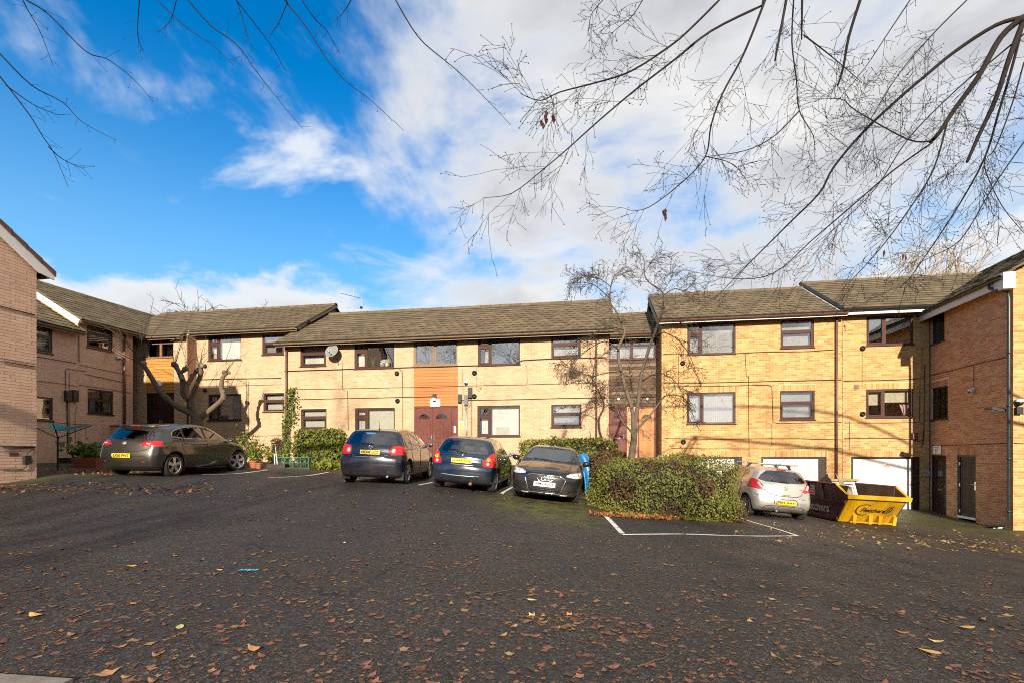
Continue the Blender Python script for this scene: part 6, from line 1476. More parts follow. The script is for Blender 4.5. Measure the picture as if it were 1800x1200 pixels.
# slender tree in the bush
def slender():
    rg = random.Random(23); D = 13.6; b = gd(1110, D); root = tag(empty('slender_tree', b), 'slender pale-barked tree with a dense tangle of drooping twigs, growing out of the bush', 'tree'); tr = MB(); cr = MB()
    paths = [([(1110, 850), (1110, 805), (1114, 775), (1114, 755)], .105, .085, 0), ([(1113, 770), (1113, 740), (1111, 719), (1101, 687), (1092, 652), (1088, 635), (1087, 612), (1092, 600), (1098, 585), (1093, 568), (1083, 547), (1072, 533), (1072, 520), (1075, 498), (1082, 483), (1100, 470)], .062, .010, .5),
             ([(1115, 770), (1117, 740), (1122, 705), (1126, 670), (1131, 644), (1145, 600), (1150, 587), (1160, 560), (1168, 537), (1164, 513), (1143, 498), (1133, 483), (1132, 457), (1123, 442)], .062, .009, -.4),
             ([(1117, 768), (1121, 754), (1145, 726), (1162, 703), (1173, 694), (1197, 696), (1212, 712), (1220, 735)], .035, .006, -.8), ([(1112, 770), (1110, 759), (1094, 740), (1085, 721), (1073, 717), (1064, 698), (1040, 675), (1010, 668)], .032, .006, -.6),
             ([(1126, 672), (1140, 662), (1160, 655), (1185, 668), (1200, 690)], .020, .005, -.9), ([(1100, 686), (1085, 678), (1065, 676), (1045, 690), (1030, 715)], .018, .005, .6), ([(1092, 652), (1065, 655), (1040, 660), (1010, 650), (985, 640)], .018, .005, -.5), ([(1088, 615), (1065, 600), (1040, 610), (1015, 630), (1000, 650)], .018, .005, .6),
             ([(1150, 587), (1170, 585), (1195, 600), (1215, 630), (1225, 660)], .018, .005, -.6), ([(1166, 520), (1185, 508), (1205, 510), (1225, 490), (1255, 470)], .016, .004, .4), ([(1072, 525), (1050, 505), (1030, 497), (1002, 498)], .014, .004, .5), ([(1074, 505), (1058, 492), (1040, 488), (1020, 483)], .012, .004, -.3),
             ([(1133, 480), (1140, 468), (1150, 455), (1162, 445)], .010, .004, .2), ([(1164, 515), (1180, 490), (1178, 480)], .010, .004, .3), ([(1096, 580), (1070, 575), (1045, 585), (1025, 600)], .014, .004, -.4), ([(1160, 560), (1185, 560), (1210, 580), (1235, 600)], .014, .004, .5), ([(1123, 700), (1112, 690), (1108, 665), (1105, 640)], .012, .004, .3)]
    for i, (pts, w0, w1, dd) in enumerate(paths):
        P = lerp_path(pts, D, D + dd * .7, rg, .04); (tr if i < 5 else cr).tube(P, w0, 8 if i < 3 else 6, w1, True, rg.random())
        if i == 0: continue
        h = P[len(P) // 3:] if i < 3 else P[len(P) // 4:]; L = .75 if i < 3 else .62
        twigs(cr, h, .012, rg, 22 if i < 3 else 13, L * 1.1, 2 if i < 13 else 1, .30, .12, (25, 65), True, None, .0042)
    tr.build('trunk', M['bark_pale'], root, True); cr.build('crown', tone_mat('bark_twig', [(.07, .050, .033), (.045, .033, .023), (.10, .075, .05)], .85, False, .2, 12), root, True)
slender()
# big tree whose branches hang into the top right
def overhead_right():
    rg = random.Random(5); tx, ty = 16.5, 2.5; root = tag(empty('overhanging_tree', (tx, ty, G(tx, ty))), 'big bare tree at right whose dark branches hang across the cloudy sky', 'tree', 'bare trees along the near edge of the courtyard')
    tr = MB(); cr = MB(); tp, _ = wob((tx, ty, G(tx, ty) - .2), (-.05, 0, 1), 6.5, 7, rg, .03); tr.tube(tp, .30, 12, .20, True, .4)
    hub = lerp_path([(1797, 32)], 6.2, 6.2)[0] if False else Vector(((1800 - CX) / F * 6.2, 6.2, EYE + (HY - 30) / F * 6.2))
    tr.tube([tp[-1], tp[-1].lerp(hub, .5) + Vector((0, 0, .35)), hub], .065, 8, .042, True, .5)
    top = Vector((3.2, 5.6, 8.4)); ml = [tp[-1], Vector((11.5, 4.2, 8.2)), Vector((6.4, 5.2, 8.6)), top, Vector((1.8, 5.8, 8.0))]; ml = [Vector(v) for v in catmull([tuple(v) for v in ml], 5)]; tr.tube(ml, .05, 9, .020, True, .5)
    B = [([(1800, 30), (1750, 45), (1680, 90), (1625, 135), (1575, 178), (1515, 235), (1465, 295), (1440, 340), (1390, 390), (1340, 440), (1295, 485), (1255, 528)], .036, .003, 1.2, 1), ([(1800, 30), (1760, 65), (1720, 135), (1680, 190), (1650, 235), (1635, 250)], .030, .020, .4, 1), ([(1637, 248), (1595, 245), (1505, 195), (1480, 175), (1440, 175)], .012, .003, .8, 1),
         ([(1800, 35), (1775, 100), (1750, 175), (1720, 240), (1700, 285)], .026, .016, -.3, 1), ([(1800, 35), (1780, 115), (1755, 200), (1730, 280), (1680, 370), (1620, 460), (1590, 500)], .024, .003, .9, 1), ([(1640, 250), (1570, 300), (1500, 360), (1430, 420), (1360, 480), (1290, 490), (1205, 475)], .014, .003, 1.4, 1), ([(1665, 215), (1640, 300), (1590, 380), (1545, 440), (1490, 500)], .014, .003, -.5, 1),
         ([(1345, 0), (1320, 65), (1300, 110), (1270, 165), (1250, 220), (1240, 275), (1200, 320), (1140, 365), (1105, 370)], .020, .003, .8, 2), ([(1265, 0), (1220, 45), (1180, 80), (1110, 125), (1050, 145), (985, 162), (950, 177), (915, 165)], .018, .003, -.6, 2), ([(1340, 10), (1250, 55), (1180, 110), (1115, 160), (1050, 215), (1000, 260), (955, 298), (900, 340), (850, 348)], .020, .003, .5, 2),
         ([(1382, 0), (1370, 65), (1362, 108)], .013, .010, .1, 2), ([(1395, 0), (1392, 75), (1400, 140), (1405, 195), (1430, 240), (1432, 285)], .012, .003, .5, 2), ([(1512, 0), (1492, 65), (1482, 120), (1472, 152)], .016, .010, .3, 2), ([(1410, 0), (1409, 70)], .011, .008, .1, 2), ([(1413, 62), (1450, 90), (1480, 115), (1515, 145)], .009, .003, .4, 2),
         ([(1800, 110), (1780, 180), (1750, 260), (1730, 290), (1760, 360), (1800, 410)], .010, .003, -.4, 1), ([(1800, 60), (1740, 110), (1690, 150), (1600, 240), (1540, 330), (1480, 390), (1420, 440)], .013, .003, .9, 1), ([(1600, 0), (1560, 60), (1520, 120), (1470, 180)], .009, .003, .4, 2), ([(1700, 0), (1640, 60), (1580, 130), (1530, 210), (1500, 260)], .009, .003, .6, 2), ([(1240, 275), (1290, 290), (1320, 330)], .006, .002, .3, 2), ([(1405, 195), (1360, 240), (1310, 265), (1245, 275)], .008, .003, .3, 2),
         ([(1800, 250), (1745, 330), (1690, 420), (1640, 450), (1600, 470)], .009, .003, .5, 1), ([(1130, 0), (1110, 30), (1075, 60), (1060, 95)], .007, .002, .3, 2), ([(1060, 0), (1040, 25), (1035, 55)], .005, .002, .2, 2)]
    for i, (pts, w0, w1, dd, src) in enumerate(B):
        d0 = 6.2 if src == 1 else 5.9 + rg.uniform(-.3, .3); P = lerp_path(pts, d0, d0 + dd, rg, .04); w0 *= .62
        if src == 2 and pts[0][1] < 12:
            near = min(ml, key=lambda v: (v - P[0]).length + .3 * abs(v.x - P[0].x - .6)); P = [near, near.lerp(P[0], .55) + Vector((0, 0, .12))] + P
        n = len(P); cr.tube(P, [w0 * (1 - i2 / (n - 1)) ** .8 + w1 for i2 in range(n)], 7 if w0 > .015 else 5, cap=True, tone=rg.random())
        sub = P[len(P) // 6:]
        twigs(cr, sub, max(.007, w0 * .42), rg, 10 if len(pts) > 4 else 5, .98 if len(pts) > 4 else .6, 2, .16, .10, (26, 58), True, None, .0025)
        if len(pts) > 6: twigs(cr, P[len(P) // 3:], w0 * .35, rg, 4, 1.35, 2, .3, .10, (18, 42), True, None, .0030)
    tr.build('trunk', M['bark_dark'], root, True); cr.build('crown', M['bark_dark'], root, True)
    # a few dead leaves still hanging
    lf = MB()
    for px, py in ((963, 195), (952, 213), (971, 203), (958, 205), (1171, 370), (1168, 375), (1560, 440), (1590, 445)):
        p = lerp_path([(px, py)] * 2, 5.6, 5.6)[0]
        for k in range(2): q = p + Vector((rg.uniform(-.03, .03), rg.uniform(-.03, .03), rg.uniform(-.03, .02))); lf.add([q, q + Vector((.02, .01, -.03)), q + Vector((-.01, 0, -.085)), q + Vector((-.025, -.01, -.03))], [(0, 1, 2), (0, 2, 3)])
    lf.build('dead_leaves', plain('hanging_leaf', (.045, .014, .010), .8), root)
overhead_right()
def overhead_left():
    rg = random.Random(9); tx, ty = -14.5, 1.0; root = tag(empty('overhanging_tree', (tx, ty, G(tx, ty))), 'bare tree whose thin twigs hang into the blue sky at top left', 'tree', 'bare trees along the near edge of the courtyard')
    tr = MB(); cr = MB(); tp, _ = wob((tx, ty, G(tx, ty) - .2), (.02, .02, 1), 6.2, 7, rg, .03); tr.tube(tp, .24, 12, .16, True, .4)
    limbs = []
    for e in ((-4.6, 3.2, 6.9), (-2.6, 3.4, 7.0), (-.8, 3.4, 7.0), (-5.5, 2.8, 5.0)):
        m = [tp[-1], tp[-1].lerp(Vector(e), .5) + Vector((0, 0, 1.1)), Vector(e)]; m = [Vector(v) for v in catmull([tuple(v) for v in m], 6)]; tr.tube(m, .06, 7, .014, True, .5); limbs += m[len(m) // 2:]
    for pts in ([(45, 0), (85, 25), (150, 90), (190, 105), (235, 140), (270, 180)], [(40, 0), (50, 20), (70, 55), (93, 115)], [(0, 95), (55, 150), (110, 180), (145, 215), (205, 247)], [(0, 135), (50, 200), (75, 240), (95, 270), (120, 330)], [(85, 258), (110, 280), (148, 298)], [(10, 150), (60, 185), (105, 203)], [(245, 0), (242, 60), (252, 90)],
                [(275, 0), (330, 50), (380, 85), (410, 115)], [(330, 0), (370, 45), (415, 78), (450, 125), (485, 170), (532, 227)], [(415, 0), (450, 45), (480, 85), (502, 125)], [(416, 0), (430, 45), (443, 90)], [(500, 0), (540, 50), (575, 105), (610, 145), (650, 175), (710, 230)], [(530, 0), (555, 35), (575, 55), (597, 95)],
                [(695, 0), (735, 65), (780, 105), (810, 130), (855, 175), (898, 220)], [(310, 0), (300, 35), (278, 58)], [(505, 5), (490, 40), (475, 62)], [(617, 0), (605, 20), (588, 38)]):
        P = lerp_path(pts, 4.3 + rg.uniform(-.3, .3), 4.6, rg, .03)
        if pts[0][1] < 12 or pts[0][0] < 5:
            nr = min(limbs, key=lambda v: (v - P[0]).length); P = [nr, nr.lerp(P[0], .6) + Vector((0, 0, .1))] + P
        n = len(P); w = .0048 if len(pts) > 4 else .0032; cr.tube(P, [w * (1 - i / (n - 1)) + .0018 for i in range(n)], 5, tone=rg.random()); twigs(cr, P[4:], .0042, rg, 7, .16, 0, .1, .14, (30, 70), True, None, .0016)
    tr.build('trunk', M['bark_dark'], root, True); cr.build('crown', M['bark_dark'], root, True)
overhead_left()
for i, (x, y, H, sd_, rr) in enumerate(((-9.5, -20, 18, 41, .14), (6.5, -20, 18, 43, .14), (-18, -20, 17, 45, .14))):
    bare_tree(x, y, H, sd_, ('bare tree behind the viewpoint, left of centre', 'bare tree behind the viewpoint, right of centre', 'bare tree behind the viewpoint beyond the near gable')[i], lev=3, spread=.5, r0=rr, nl=7, rmin=.010, trunk_f=.38, group='bare trees along the near edge of the courtyard', nt=5)
bare_tree(-23.3, 36, 12.9, 51, 'bare brown tree crown showing above the back left roof ridge', lev=3, spread=.42, r0=.22, nl=10, rmin=.016, z=0, trunk_f=.5, nt=6)
bare_tree(32.5, 41, 18.2, 52, 'pale golden twiggy tree crown above the corner block roof', ('bark', 'twig_gold'), lev=3, spread=.26, r0=.22, nl=12, rmin=.014, z=0, trunk_f=.45, nt=7, ang=(12, 34))

# ------------------------------------------------------------------ hedges and shrubs
HEDGE_G = [(.075, .095, .012), (.12, .15, .018), (.17, .19, .022), (.05, .07, .012), (.21, .21, .03)]
HEDGE_G = [tuple(min(1, x * 1.55) for x in c) for c in HEDGE_G]
M['hedge'] = tone_mat('hedge_leaf', HEDGE_G, .55, False, .35, 5, None, .25); M['bush'] = tone_mat('bush_leaf', [(.22, .235, .045), (.115, .165, .024), (.18, .21, .034), (.29, .24, .06), (.085, .125, .02), (.30, .19, .07)], .6, False, .3, 5, None, .22)
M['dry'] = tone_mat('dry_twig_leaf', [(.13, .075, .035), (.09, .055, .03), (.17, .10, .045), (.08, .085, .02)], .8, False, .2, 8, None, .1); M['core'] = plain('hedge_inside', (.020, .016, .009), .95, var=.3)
M['lush'] = tone_mat('garden_leaf', [(.06, .11, .015), (.10, .16, .02), (.16, .20, .03), (.045, .085, .014)], .5, False, .35, 4, None, .3); M['lime'] = tone_mat('lime_leaf', [(.20, .24, .02), (.27, .29, .03), (.14, .19, .02)], .55, False, .3, 4, None, .3)
def leaves(pts, nrm, size, rg, jitter=.9, elong=1.7):
    """leaf blades as folded quads around the given points"""
    P = np.asarray(pts, np.float32); N = np.asarray(nrm, np.float32); n = len(P); r = np.random.RandomState(rg.randrange(10 ** 6))
    A = r.normal(size=(n, 3)) * jitter + N; A /= np.linalg.norm(A, axis=1)[:, None]; U = np.cross(A, r.normal(size=(n, 3))); U /= np.maximum(np.linalg.norm(U, axis=1), 1e-6)[:, None]; W = np.cross(A, U)
    s = (size * r.uniform(.6, 1.35, n))[:, None]
    V = np.stack([P - U * s * elong * .5, P + W * s * .42 + A * s * .12, P + U * s * elong * .5, P - W * s * .42 + A * s * .12], 1).reshape(-1, 3); Q = np.arange(4 * n).reshape(n, 4); t = np.repeat(r.uniform(0, 1, n), 4); return V, Q, t
def sup(c, h, n, rg, e=4.0, top_only=False, lump=.08, inner=.12):
    """points near the surface of a rounded block"""
    r = np.random.RandomState(rg.randrange(10 ** 6)); D = r.normal(size=(n * 2, 3)); D /= np.linalg.norm(D, axis=1)[:, None]
    k = (np.abs(D) ** e).sum(1) ** (-1 / e); S = D * k[:, None]; keep = S[:, 2] > -.96; S = S[keep][:n]
    ph = np.sin(S[:, 0] * 7.1 + c[0]) * np.sin(S[:, 1] * 6.3 + 1) + np.sin(S[:, 2] * 5.7 + S[:, 0] * 4); sc = 1 + lump * .5 * ph - np.abs(r.normal(size=len(S))) * inner + r.normal(size=len(S)) * .015
    P = S * sc[:, None] * np.array(h) + np.array(c); g = np.sign(S) * np.abs(S) ** (e - 1) / np.array(h); g /= np.linalg.norm(g, axis=1)[:, None]; return P, g
def hedge(name, label, cat, c, h, n, mat, size, seed, e=4.5, dry=None, rot=0.0, lump=.08, group=None, follow=True, dryn=0.0, twig=40):
    rg = random.Random(seed); root = tag(empty(name, (c[0], c[1], G(c[0], c[1]))), label, cat, group); P, N = sup((0, 0, 0), h, n, rg, e, lump=lump); ca, sa = math.cos(rot), math.sin(rot); Rm = np.array([[ca, -sa, 0], [sa, ca, 0], [0, 0, 1]])
    P = P @ Rm.T + np.array(c); N = N @ Rm.T
    gz = ground_np(P[:, 0], P[:, 1]); low = P[:, 2] < gz + .03; P[low, 2] = gz[low] + .03
    pick = np.zeros(len(P), bool)
    if dryn: 
        q = np.sin(P[:, 0] * 3.1 + seed) * np.sin(P[:, 2] * 4.3 + P[:, 1] * 2) + np.sin(P[:, 0] * 7 + P[:, 2] * 3) * .5; pick = q > np.quantile(q, 1 - dryn)
    for nm, m, msk, sz in (('foliage', mat, ~pick, size), ('dry_foliage', 'dry', pick, size * .9)):
        if msk.any(): V, Q, t = leaves(P[msk], N[msk], sz, rg, elong=1.7 if nm == 'foliage' else 2.8); o = link(nm, np_mesh(nm, V, Q, M[m], t), root); o['kind'] = 'stuff'
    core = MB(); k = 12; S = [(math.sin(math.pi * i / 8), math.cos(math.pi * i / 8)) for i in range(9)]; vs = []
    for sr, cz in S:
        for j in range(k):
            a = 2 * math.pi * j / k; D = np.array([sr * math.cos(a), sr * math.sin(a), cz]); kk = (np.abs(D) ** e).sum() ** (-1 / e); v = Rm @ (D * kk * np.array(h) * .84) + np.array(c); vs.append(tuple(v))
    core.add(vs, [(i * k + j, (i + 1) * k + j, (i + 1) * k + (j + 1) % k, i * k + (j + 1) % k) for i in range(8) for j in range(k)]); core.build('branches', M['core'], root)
    if twig:
        tw = MB()
        for i in range(twig):
            j = rg.randrange(len(P)); d = Vector(N[j]) + Vector((rg.gauss(0, .4), rg.gauss(0, .4), abs(rg.gauss(0, .4)))); ps, _ = wob(Vector(P[j]) - d.normalized() * .1, d, rg.uniform(.12, .32), 3, rg, .15); tw.tube(ps, .004, 3, .002, False, rg.random())
        tw.build('twig', M['bark'], root)['kind'] = 'stuff'
    return root
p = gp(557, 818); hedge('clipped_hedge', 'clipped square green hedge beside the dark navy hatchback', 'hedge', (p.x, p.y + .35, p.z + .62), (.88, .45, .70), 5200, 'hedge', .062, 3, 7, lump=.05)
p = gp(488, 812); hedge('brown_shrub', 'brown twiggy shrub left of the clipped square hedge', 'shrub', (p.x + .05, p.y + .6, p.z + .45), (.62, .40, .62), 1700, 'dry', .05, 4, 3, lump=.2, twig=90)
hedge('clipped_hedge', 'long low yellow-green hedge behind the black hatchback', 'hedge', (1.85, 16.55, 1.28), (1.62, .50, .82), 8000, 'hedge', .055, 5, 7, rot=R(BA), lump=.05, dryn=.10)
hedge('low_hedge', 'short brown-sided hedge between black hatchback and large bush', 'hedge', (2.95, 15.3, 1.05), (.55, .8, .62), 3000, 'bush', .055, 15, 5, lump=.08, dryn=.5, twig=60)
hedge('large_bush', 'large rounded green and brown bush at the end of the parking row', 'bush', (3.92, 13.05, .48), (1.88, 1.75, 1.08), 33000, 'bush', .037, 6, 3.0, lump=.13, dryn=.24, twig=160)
def ivy():
    w = WM; rg = random.Random(17); P, N = [], []; n = Vector((w.n.x, w.n.y, 0))
    for i in range(900):
        t = rg.random(); py = 845 - t * 165; wid = (10 + 9 * math.sin(t * 5 + 1) ** 2) * (1 if t < .5 else .9); px = 505 + rg.gauss(0, .45) * wid + (t - .4) * 12 - (6 if .42 < t < .6 else 0)
        P.append(w.pt(max(px, 497), py, rg.uniform(.04, .22))); N.append(n)
    root = tag(empty('climbing_ivy', w.pt(505, 850, .1)), 'ivy climbing the downpipe at the left corner of the middle block', 'ivy'); V, Q, t = leaves([tuple(p) for p in P], [tuple(q) for q in N], .075, rg, .7, 1.3); o = link('foliage', np_mesh('foliage', V, Q, M['lush'], t), root); o['kind'] = 'stuff'
    mb = MB()
    for k in range(4): mb.tube([w.pt(504 + k, 850, .05), w.pt(503 + 2 * k, 780, .06), w.pt(506 + 2 * k, 720, .07), w.pt(509 + k, 690, .08)], .010, 4)
    mb.build('stem', M['bark'], root)
ivy()
def plant(name, label, base, H, W_, n, size, mat, seed, cat='plant', group=None, stems=6, elong=1.6):
    rg = random.Random(seed); root = tag(empty(name, base), label, cat, group); st = MB(); P, N = [], []
    for i in range(stems):
        d = Vector((rg.gauss(0, .4) * W_ / H, rg.gauss(0, .4) * W_ / H, 1)); ps, _ = wob(base, d, H * rg.uniform(.6, 1.05), 5, rg, .12, .1); st.tube(ps, .009, 4, .004, False, .5)
        for k in range(n // stems): f = rg.uniform(.2, 1); j = min(int(f * 5), 4); q = ps[j].lerp(ps[j + 1], f * 5 - j) + Vector((rg.gauss(0, .12), rg.gauss(0, .12), rg.gauss(0, .05))) * W_; P.append(tuple(q)); N.append((rg.gauss(0, .3), -.5, .8))
    st.build('stem', M['bark'], root); V, Q, t = leaves(P, N, size, rg, .6, elong); o = link('foliage', np_mesh('foliage', V, Q, M[mat], t), root); o['kind'] = 'stuff'; return root
M['terracotta'] = plain('terracotta_pot', (.36, .115, .05), .75, var=.15, scale=8)
def pot(base, r, h, label, name='plant_pot', mat='terracotta', group=None):
    root = tag(empty(name, base), label, 'plant pot', group); mb = MB(); T_ = Matrix.Translation(base); mb.lathe([(r * .68, .0), (r * .95, h * .82), (r * .95, h * .84)], 16, T_); mb.build('pot_body', M[mat], root, True); m2 = MB(); m2.lathe([(r * .96, h * .80), (r * 1.08, h * .80), (r * 1.08, h), (r * .92, h), (r * .90, h * .9), (0, h * .9)], 16, T_); m2.build('pot_rim', M[mat], root); return root
b = gp(447, 822); pot(b, .17, .26, 'larger terracotta pot with a yellow-green plant beside the front wheel of the grey hatchback'); plant('potted_plant', 'yellow-green plant in the larger terracotta pot', b + Vector((0, 0, .2)), .75, .5, 160, .075, 'lime', 61)
b = gp(455, 823); pot(b, .11, .20, 'smaller terracotta pot with low green leaves beside the larger pot'); plant('potted_plant', 'low green leaves in the smaller terracotta pot', b + Vector((0, 0, .15)), .35, .3, 60, .06, 'lush', 62)
plant('tall_shrub', 'tall thin yellow-leaved shrub against the wall behind the grey hatchback bonnet', gp(412, 812) + Vector((0, 1.2, 0)), 1.75, .75, 230, .075, 'lime', 63, 'shrub'); plant('garden_plant', 'bushy yellow-green plant behind the terracotta pots', gp(466, 815) + Vector((0, .5, 0)), .75, .8, 260, .07, 'lime', 64); plant('garden_plant', 'leggy green plant behind the grey hatchback front wheel', gp(436, 815) + Vector((0, .4, 0)), 1.0, .5, 160, .07, 'lush', 65)
plant('weeds', 'bright weeds and grass at the foot of the clipped square hedge', gp(575, 823), .38, 1.3, 260, .07, 'lime', 66, 'weeds', stems=26, elong=3.2)
plant('leafy_plant', 'large-leaved green plant growing from the red planter in the left yard', gp(143, 818) + Vector((0, .3, .15)), .95, 1.25, 190, .17, 'lush', 67, stems=12)
plant('leafy_shrub', 'dark green shrub at the foot of the near gable, behind the clothes airer', gp(75, 812) + Vector((-.2, 1.2, 0)), 1.25, .9, 240, .13, 'lush', 68, 'shrub', stems=10)
plant('low_plant', 'low green plants along the black edging in the left yard', gp(98, 812) + Vector((0, .9, 0)), .75, 1.2, 240, .10, 'lush', 69, stems=14)
plant('wall_sprig', 'small sprig growing up from the top of the long low hedge', Vector((1.35, 16.5, 2.0)), .28, .15, 14, .07, 'lush', 70, stems=2)

hedge('sun_block_hedge', 'tall evergreen hedge added out of view behind the viewpoint to block low sun', 'hedge', (0, -14.5, 1.0), (24, 1.2, 2.6), 9000, 'lush', .40, 77, 9, lump=.12, twig=0)  # unseen hedge, added behind the viewpoint to keep low sun off the ground
# ------------------------------------------------------------------ fallen leaves
LEAF = [(.14, .055, .028), (.095, .038, .024), (.20, .085, .035), (.27, .145, .055), (.065, .030, .020), (.17, .068, .034), (.36, .23, .07), (.11, .052, .034)]
M['leaf1'] = plain('leaf_unused', (.2, .1, .05))
LEAF = [tuple(min(.7, x * 1.12) for x in c) for c in LEAF]
M['leaf'] = tone_mat('fallen_leaf', LEAF, .55, False, .4, 40, None, .1)
M['leaf_dry'] = tone_mat('dry_leaf_litter', [(.36, .125, .03), (.26, .085, .025), (.44, .20, .05), (.20, .07, .025), (.50, .27, .07)], .7, False, .3, 30, None, .15)
M['leaf_gold'] = tone_mat('golden_leaf_litter', [(.42, .28, .08), (.34, .20, .06), (.50, .36, .12), (.22, .12, .045)], .7, False, .3, 30, None, .15)
def leaf_outline(kind, rg):
    if kind == 0:      # five-lobed
        o = []
        for k in range(5):
            a = -math.pi / 2 + math.pi * .36 + k * math.pi * 2 * .82 / 4 - .2; rr = (.62, .9, 1.0, .9, .62)[k]; o += [(rr * math.cos(a) * rg.uniform(.85, 1.1), rr * math.sin(a) * rg.uniform(.85, 1.1))]
            if k < 4: b = a + math.pi * .82 / 4; o += [(.50 * math.cos(b), .50 * math.sin(b))]
        return o + [(.05, -.55), (-.05, -.55)][::-1]
    if kind == 1: return [(0, -1), (.30, -.6), (.46, -.1), (.38, .4), (.12, .85), (0, 1), (-.14, .82), (-.40, .35), (-.45, -.15), (-.28, -.62)]
    return [(.9 * math.cos(a) * (.7 + .3 * math.sin(3 * a + kind)), .8 * math.sin(a) * (.75 + .25 * math.cos(2 * a))) for a in [2 * math.pi * i / 9 for i in range(9)]]
def leaf_verts(kind, size, curl, rg):
    o = leaf_outline(kind, rg); ax = rg.uniform(0, math.pi); ca, sa = math.cos(ax), math.sin(ax); v = [(0, 0, .004)]
    for x, y in o: t = x * ca + y * sa; v.append((x * size * .5, y * size * .5, .003 + curl * size * t * t + rg.uniform(0, .004)))
    n = len(o); return v, [(0, 1 + i, 1 + (i + 1) % n) for i in range(n)]
LM = []
for k in range(14):
    rg_ = random.Random(100 + k); v, f = leaf_verts((0, 0, 1, 2, 3)[k % 5], 1.0, (.03, .09, .28, .06, .16)[k % 5] * rg_.uniform(.4, 1.3), rg_); m_ = MB(); m_.add(v, f); LM.append((m_.mesh('fallen_leaf', M['leaf1']), v, f))
def scatter_leaves():
    rg = random.Random(31); spots = []
    def add(n, fx, dens=None):
        for _ in range(n): spots.append(fx())
    def fore():
        while True:
            d = 3.2 + 9.5 * rg.random() ** 1.25; px = rg.uniform(-40, 1840); x = (px - CX) / F * d
            cl = noise.noise(Vector((x * .55, d * .55, 3.3))) + .5 * noise.noise(Vector((x * 1.7, d * 1.7, 8)))
            lim = -.05 if d < 7 else .10
            if px < 500 and d < 9: lim -= .15
            if cl > lim - rg.random() * .55: return x, d, rg.uniform(.05, .125) * (1 if rg.random() < .55 else .6)
    def bits():
        d = 3.2 + 8 * rg.random() ** 1.2; x = (rg.uniform(-40, 1840) - CX) / F * d; return x, d, rg.uniform(.018, .055)
    add(3600, fore); add(5000, bits)
    for cx, cy, n, s in ((.35, 4.55, 60, .28), (1.0, 4.3, 40, .25), (-.75, 6.3, 30, .35), (1.4, 8.0, 30, .35), (.2, 6.9, 24, .3), (-2.6, 5.2, 40, .6), (-3.3, 4.2, 40, .5), (3.3, 5.2, 50, .8), (4.2, 4.4, 40, .7)):
        for _ in range(n): spots.append((rg.gauss(cx, s), rg.gauss(cy, s * .45), rg.uniform(.03, .11)))
    spots_ = [(x, y, s) for x, y, s in spots if y > 2.9 and not (2.0 < x < 6.2 and y > 10.4)]
    spots_.sort(key=lambda q: -q[2] / q[1]); me = []
    V, Fc, tn = [], [], []
    grp = 'brown leaves fallen on the asphalt'
    cn = [('dark brown', (.10, .048, .032)), ('rust-brown', (.23, .085, .042)), ('reddish', (.25, .10, .06)), ('tan', (.38, .20, .08)), ('golden-brown', (.46, .28, .085)), ('dull pinkish-brown', (.20, .10, .075))]
    cm_ = [plain('leaf_' + n_.replace(' ', '_').replace('-', '_'), [v * .8 for v in c_], .55, var=.25, scale=24) for n_, c_ in cn]; cache = {}
    for i, (x, y, s) in enumerate(spots_):
        m_, v, f = LM[rg.randrange(14)]; z = G(x, y); a = rg.uniform(0, 6.28)
        if i < 296:
            ki = LM.index((m_, v, f)); ci = rg.choice((0, 0, 1, 1, 1, 2, 2, 3, 3, 4, 5, 5))
            if (ki, ci) not in cache: cache[ki, ci] = m_.copy(); cache[ki, ci].materials.clear(); cache[ki, ci].materials.append(cm_[ci])
            o = bpy.data.objects.new('fallen_leaf', cache[ki, ci]); COL.objects.link(o); o.location = (x, y, z + .003); o.scale = (s, s, s); o.rotation_euler = (rg.gauss(0, .05), rg.gauss(0, .05), a); tag(o, ('large ' if s > .11 else 'small ' if s < .07 else '') + cn[ci][0] + ' ' + ('lobed', 'lobed', 'oval', 'ragged', 'crumpled')[ki % 5] + ' leaf lying on the ' + ('near' if y < 5 else 'open') + ' asphalt', 'leaf', grp)
        else:
            ca, sa = math.cos(a), math.sin(a); b = len(V); V += [(x + (p[0] * ca - p[1] * sa) * s, y + (p[0] * sa + p[1] * ca) * s, z + .003 + p[2] * s + rg.uniform(0, .001)) for p in v]; Fc += [tuple(b + q for q in t) for t in f]; tn += [rg.random() * (.8 if rg.random() < .8 else 1)] * len(v)
    o = link('leaf_litter', np_mesh('leaf_litter', V, Fc, M['leaf'], tn)); o['kind'] = 'stuff'; tag(o, 'scattered small brown leaves and bits over the asphalt', 'leaf litter')
def litter(name, label, n, mat, fx, size, seed, up=.4):
    rg = random.Random(seed); V, Fc, tn = [], [], []
    for i in range(n):
        x, y, dz = fx(rg); m_, v, f = LM[rg.randrange(14)]; s = rg.uniform(*size); a = rg.uniform(0, 6.28); z = G(x, y) + dz; rot = Matrix.Rotation(a, 3, 'Z') @ Matrix.Rotation(rg.gauss(0, up), 3, 'X') @ Matrix.Rotation(rg.gauss(0, up), 3, 'Y'); b = len(V)
        lift = .003 + s * .3 * up
        V += [tuple(rot @ Vector(p) * s + Vector((x, y, z + lift))) for p in v]; Fc += [tuple(b + q for q in t) for t in f]; tn += [rg.random()] * len(v)
    o = link(name, np_mesh(name, V, Fc, M[mat], tn)); o['kind'] = 'stuff'; tag(o, label, 'leaf litter')
scatter_leaves()
def bush_edge(rg):
    t = rg.random(); px = 1040 + t * 262; p = gp(px, 905 + 8 * math.sin(t * 3)); return p.x + rg.gauss(0, .05), p.y + abs(rg.gauss(0, .22)) - .05, rg.uniform(0, .05)
litter('leaf_litter', 'band of orange-brown leaves along the foot of the large bush', 900, 'leaf_dry', bush_edge, (.05, .11), 5, .55)
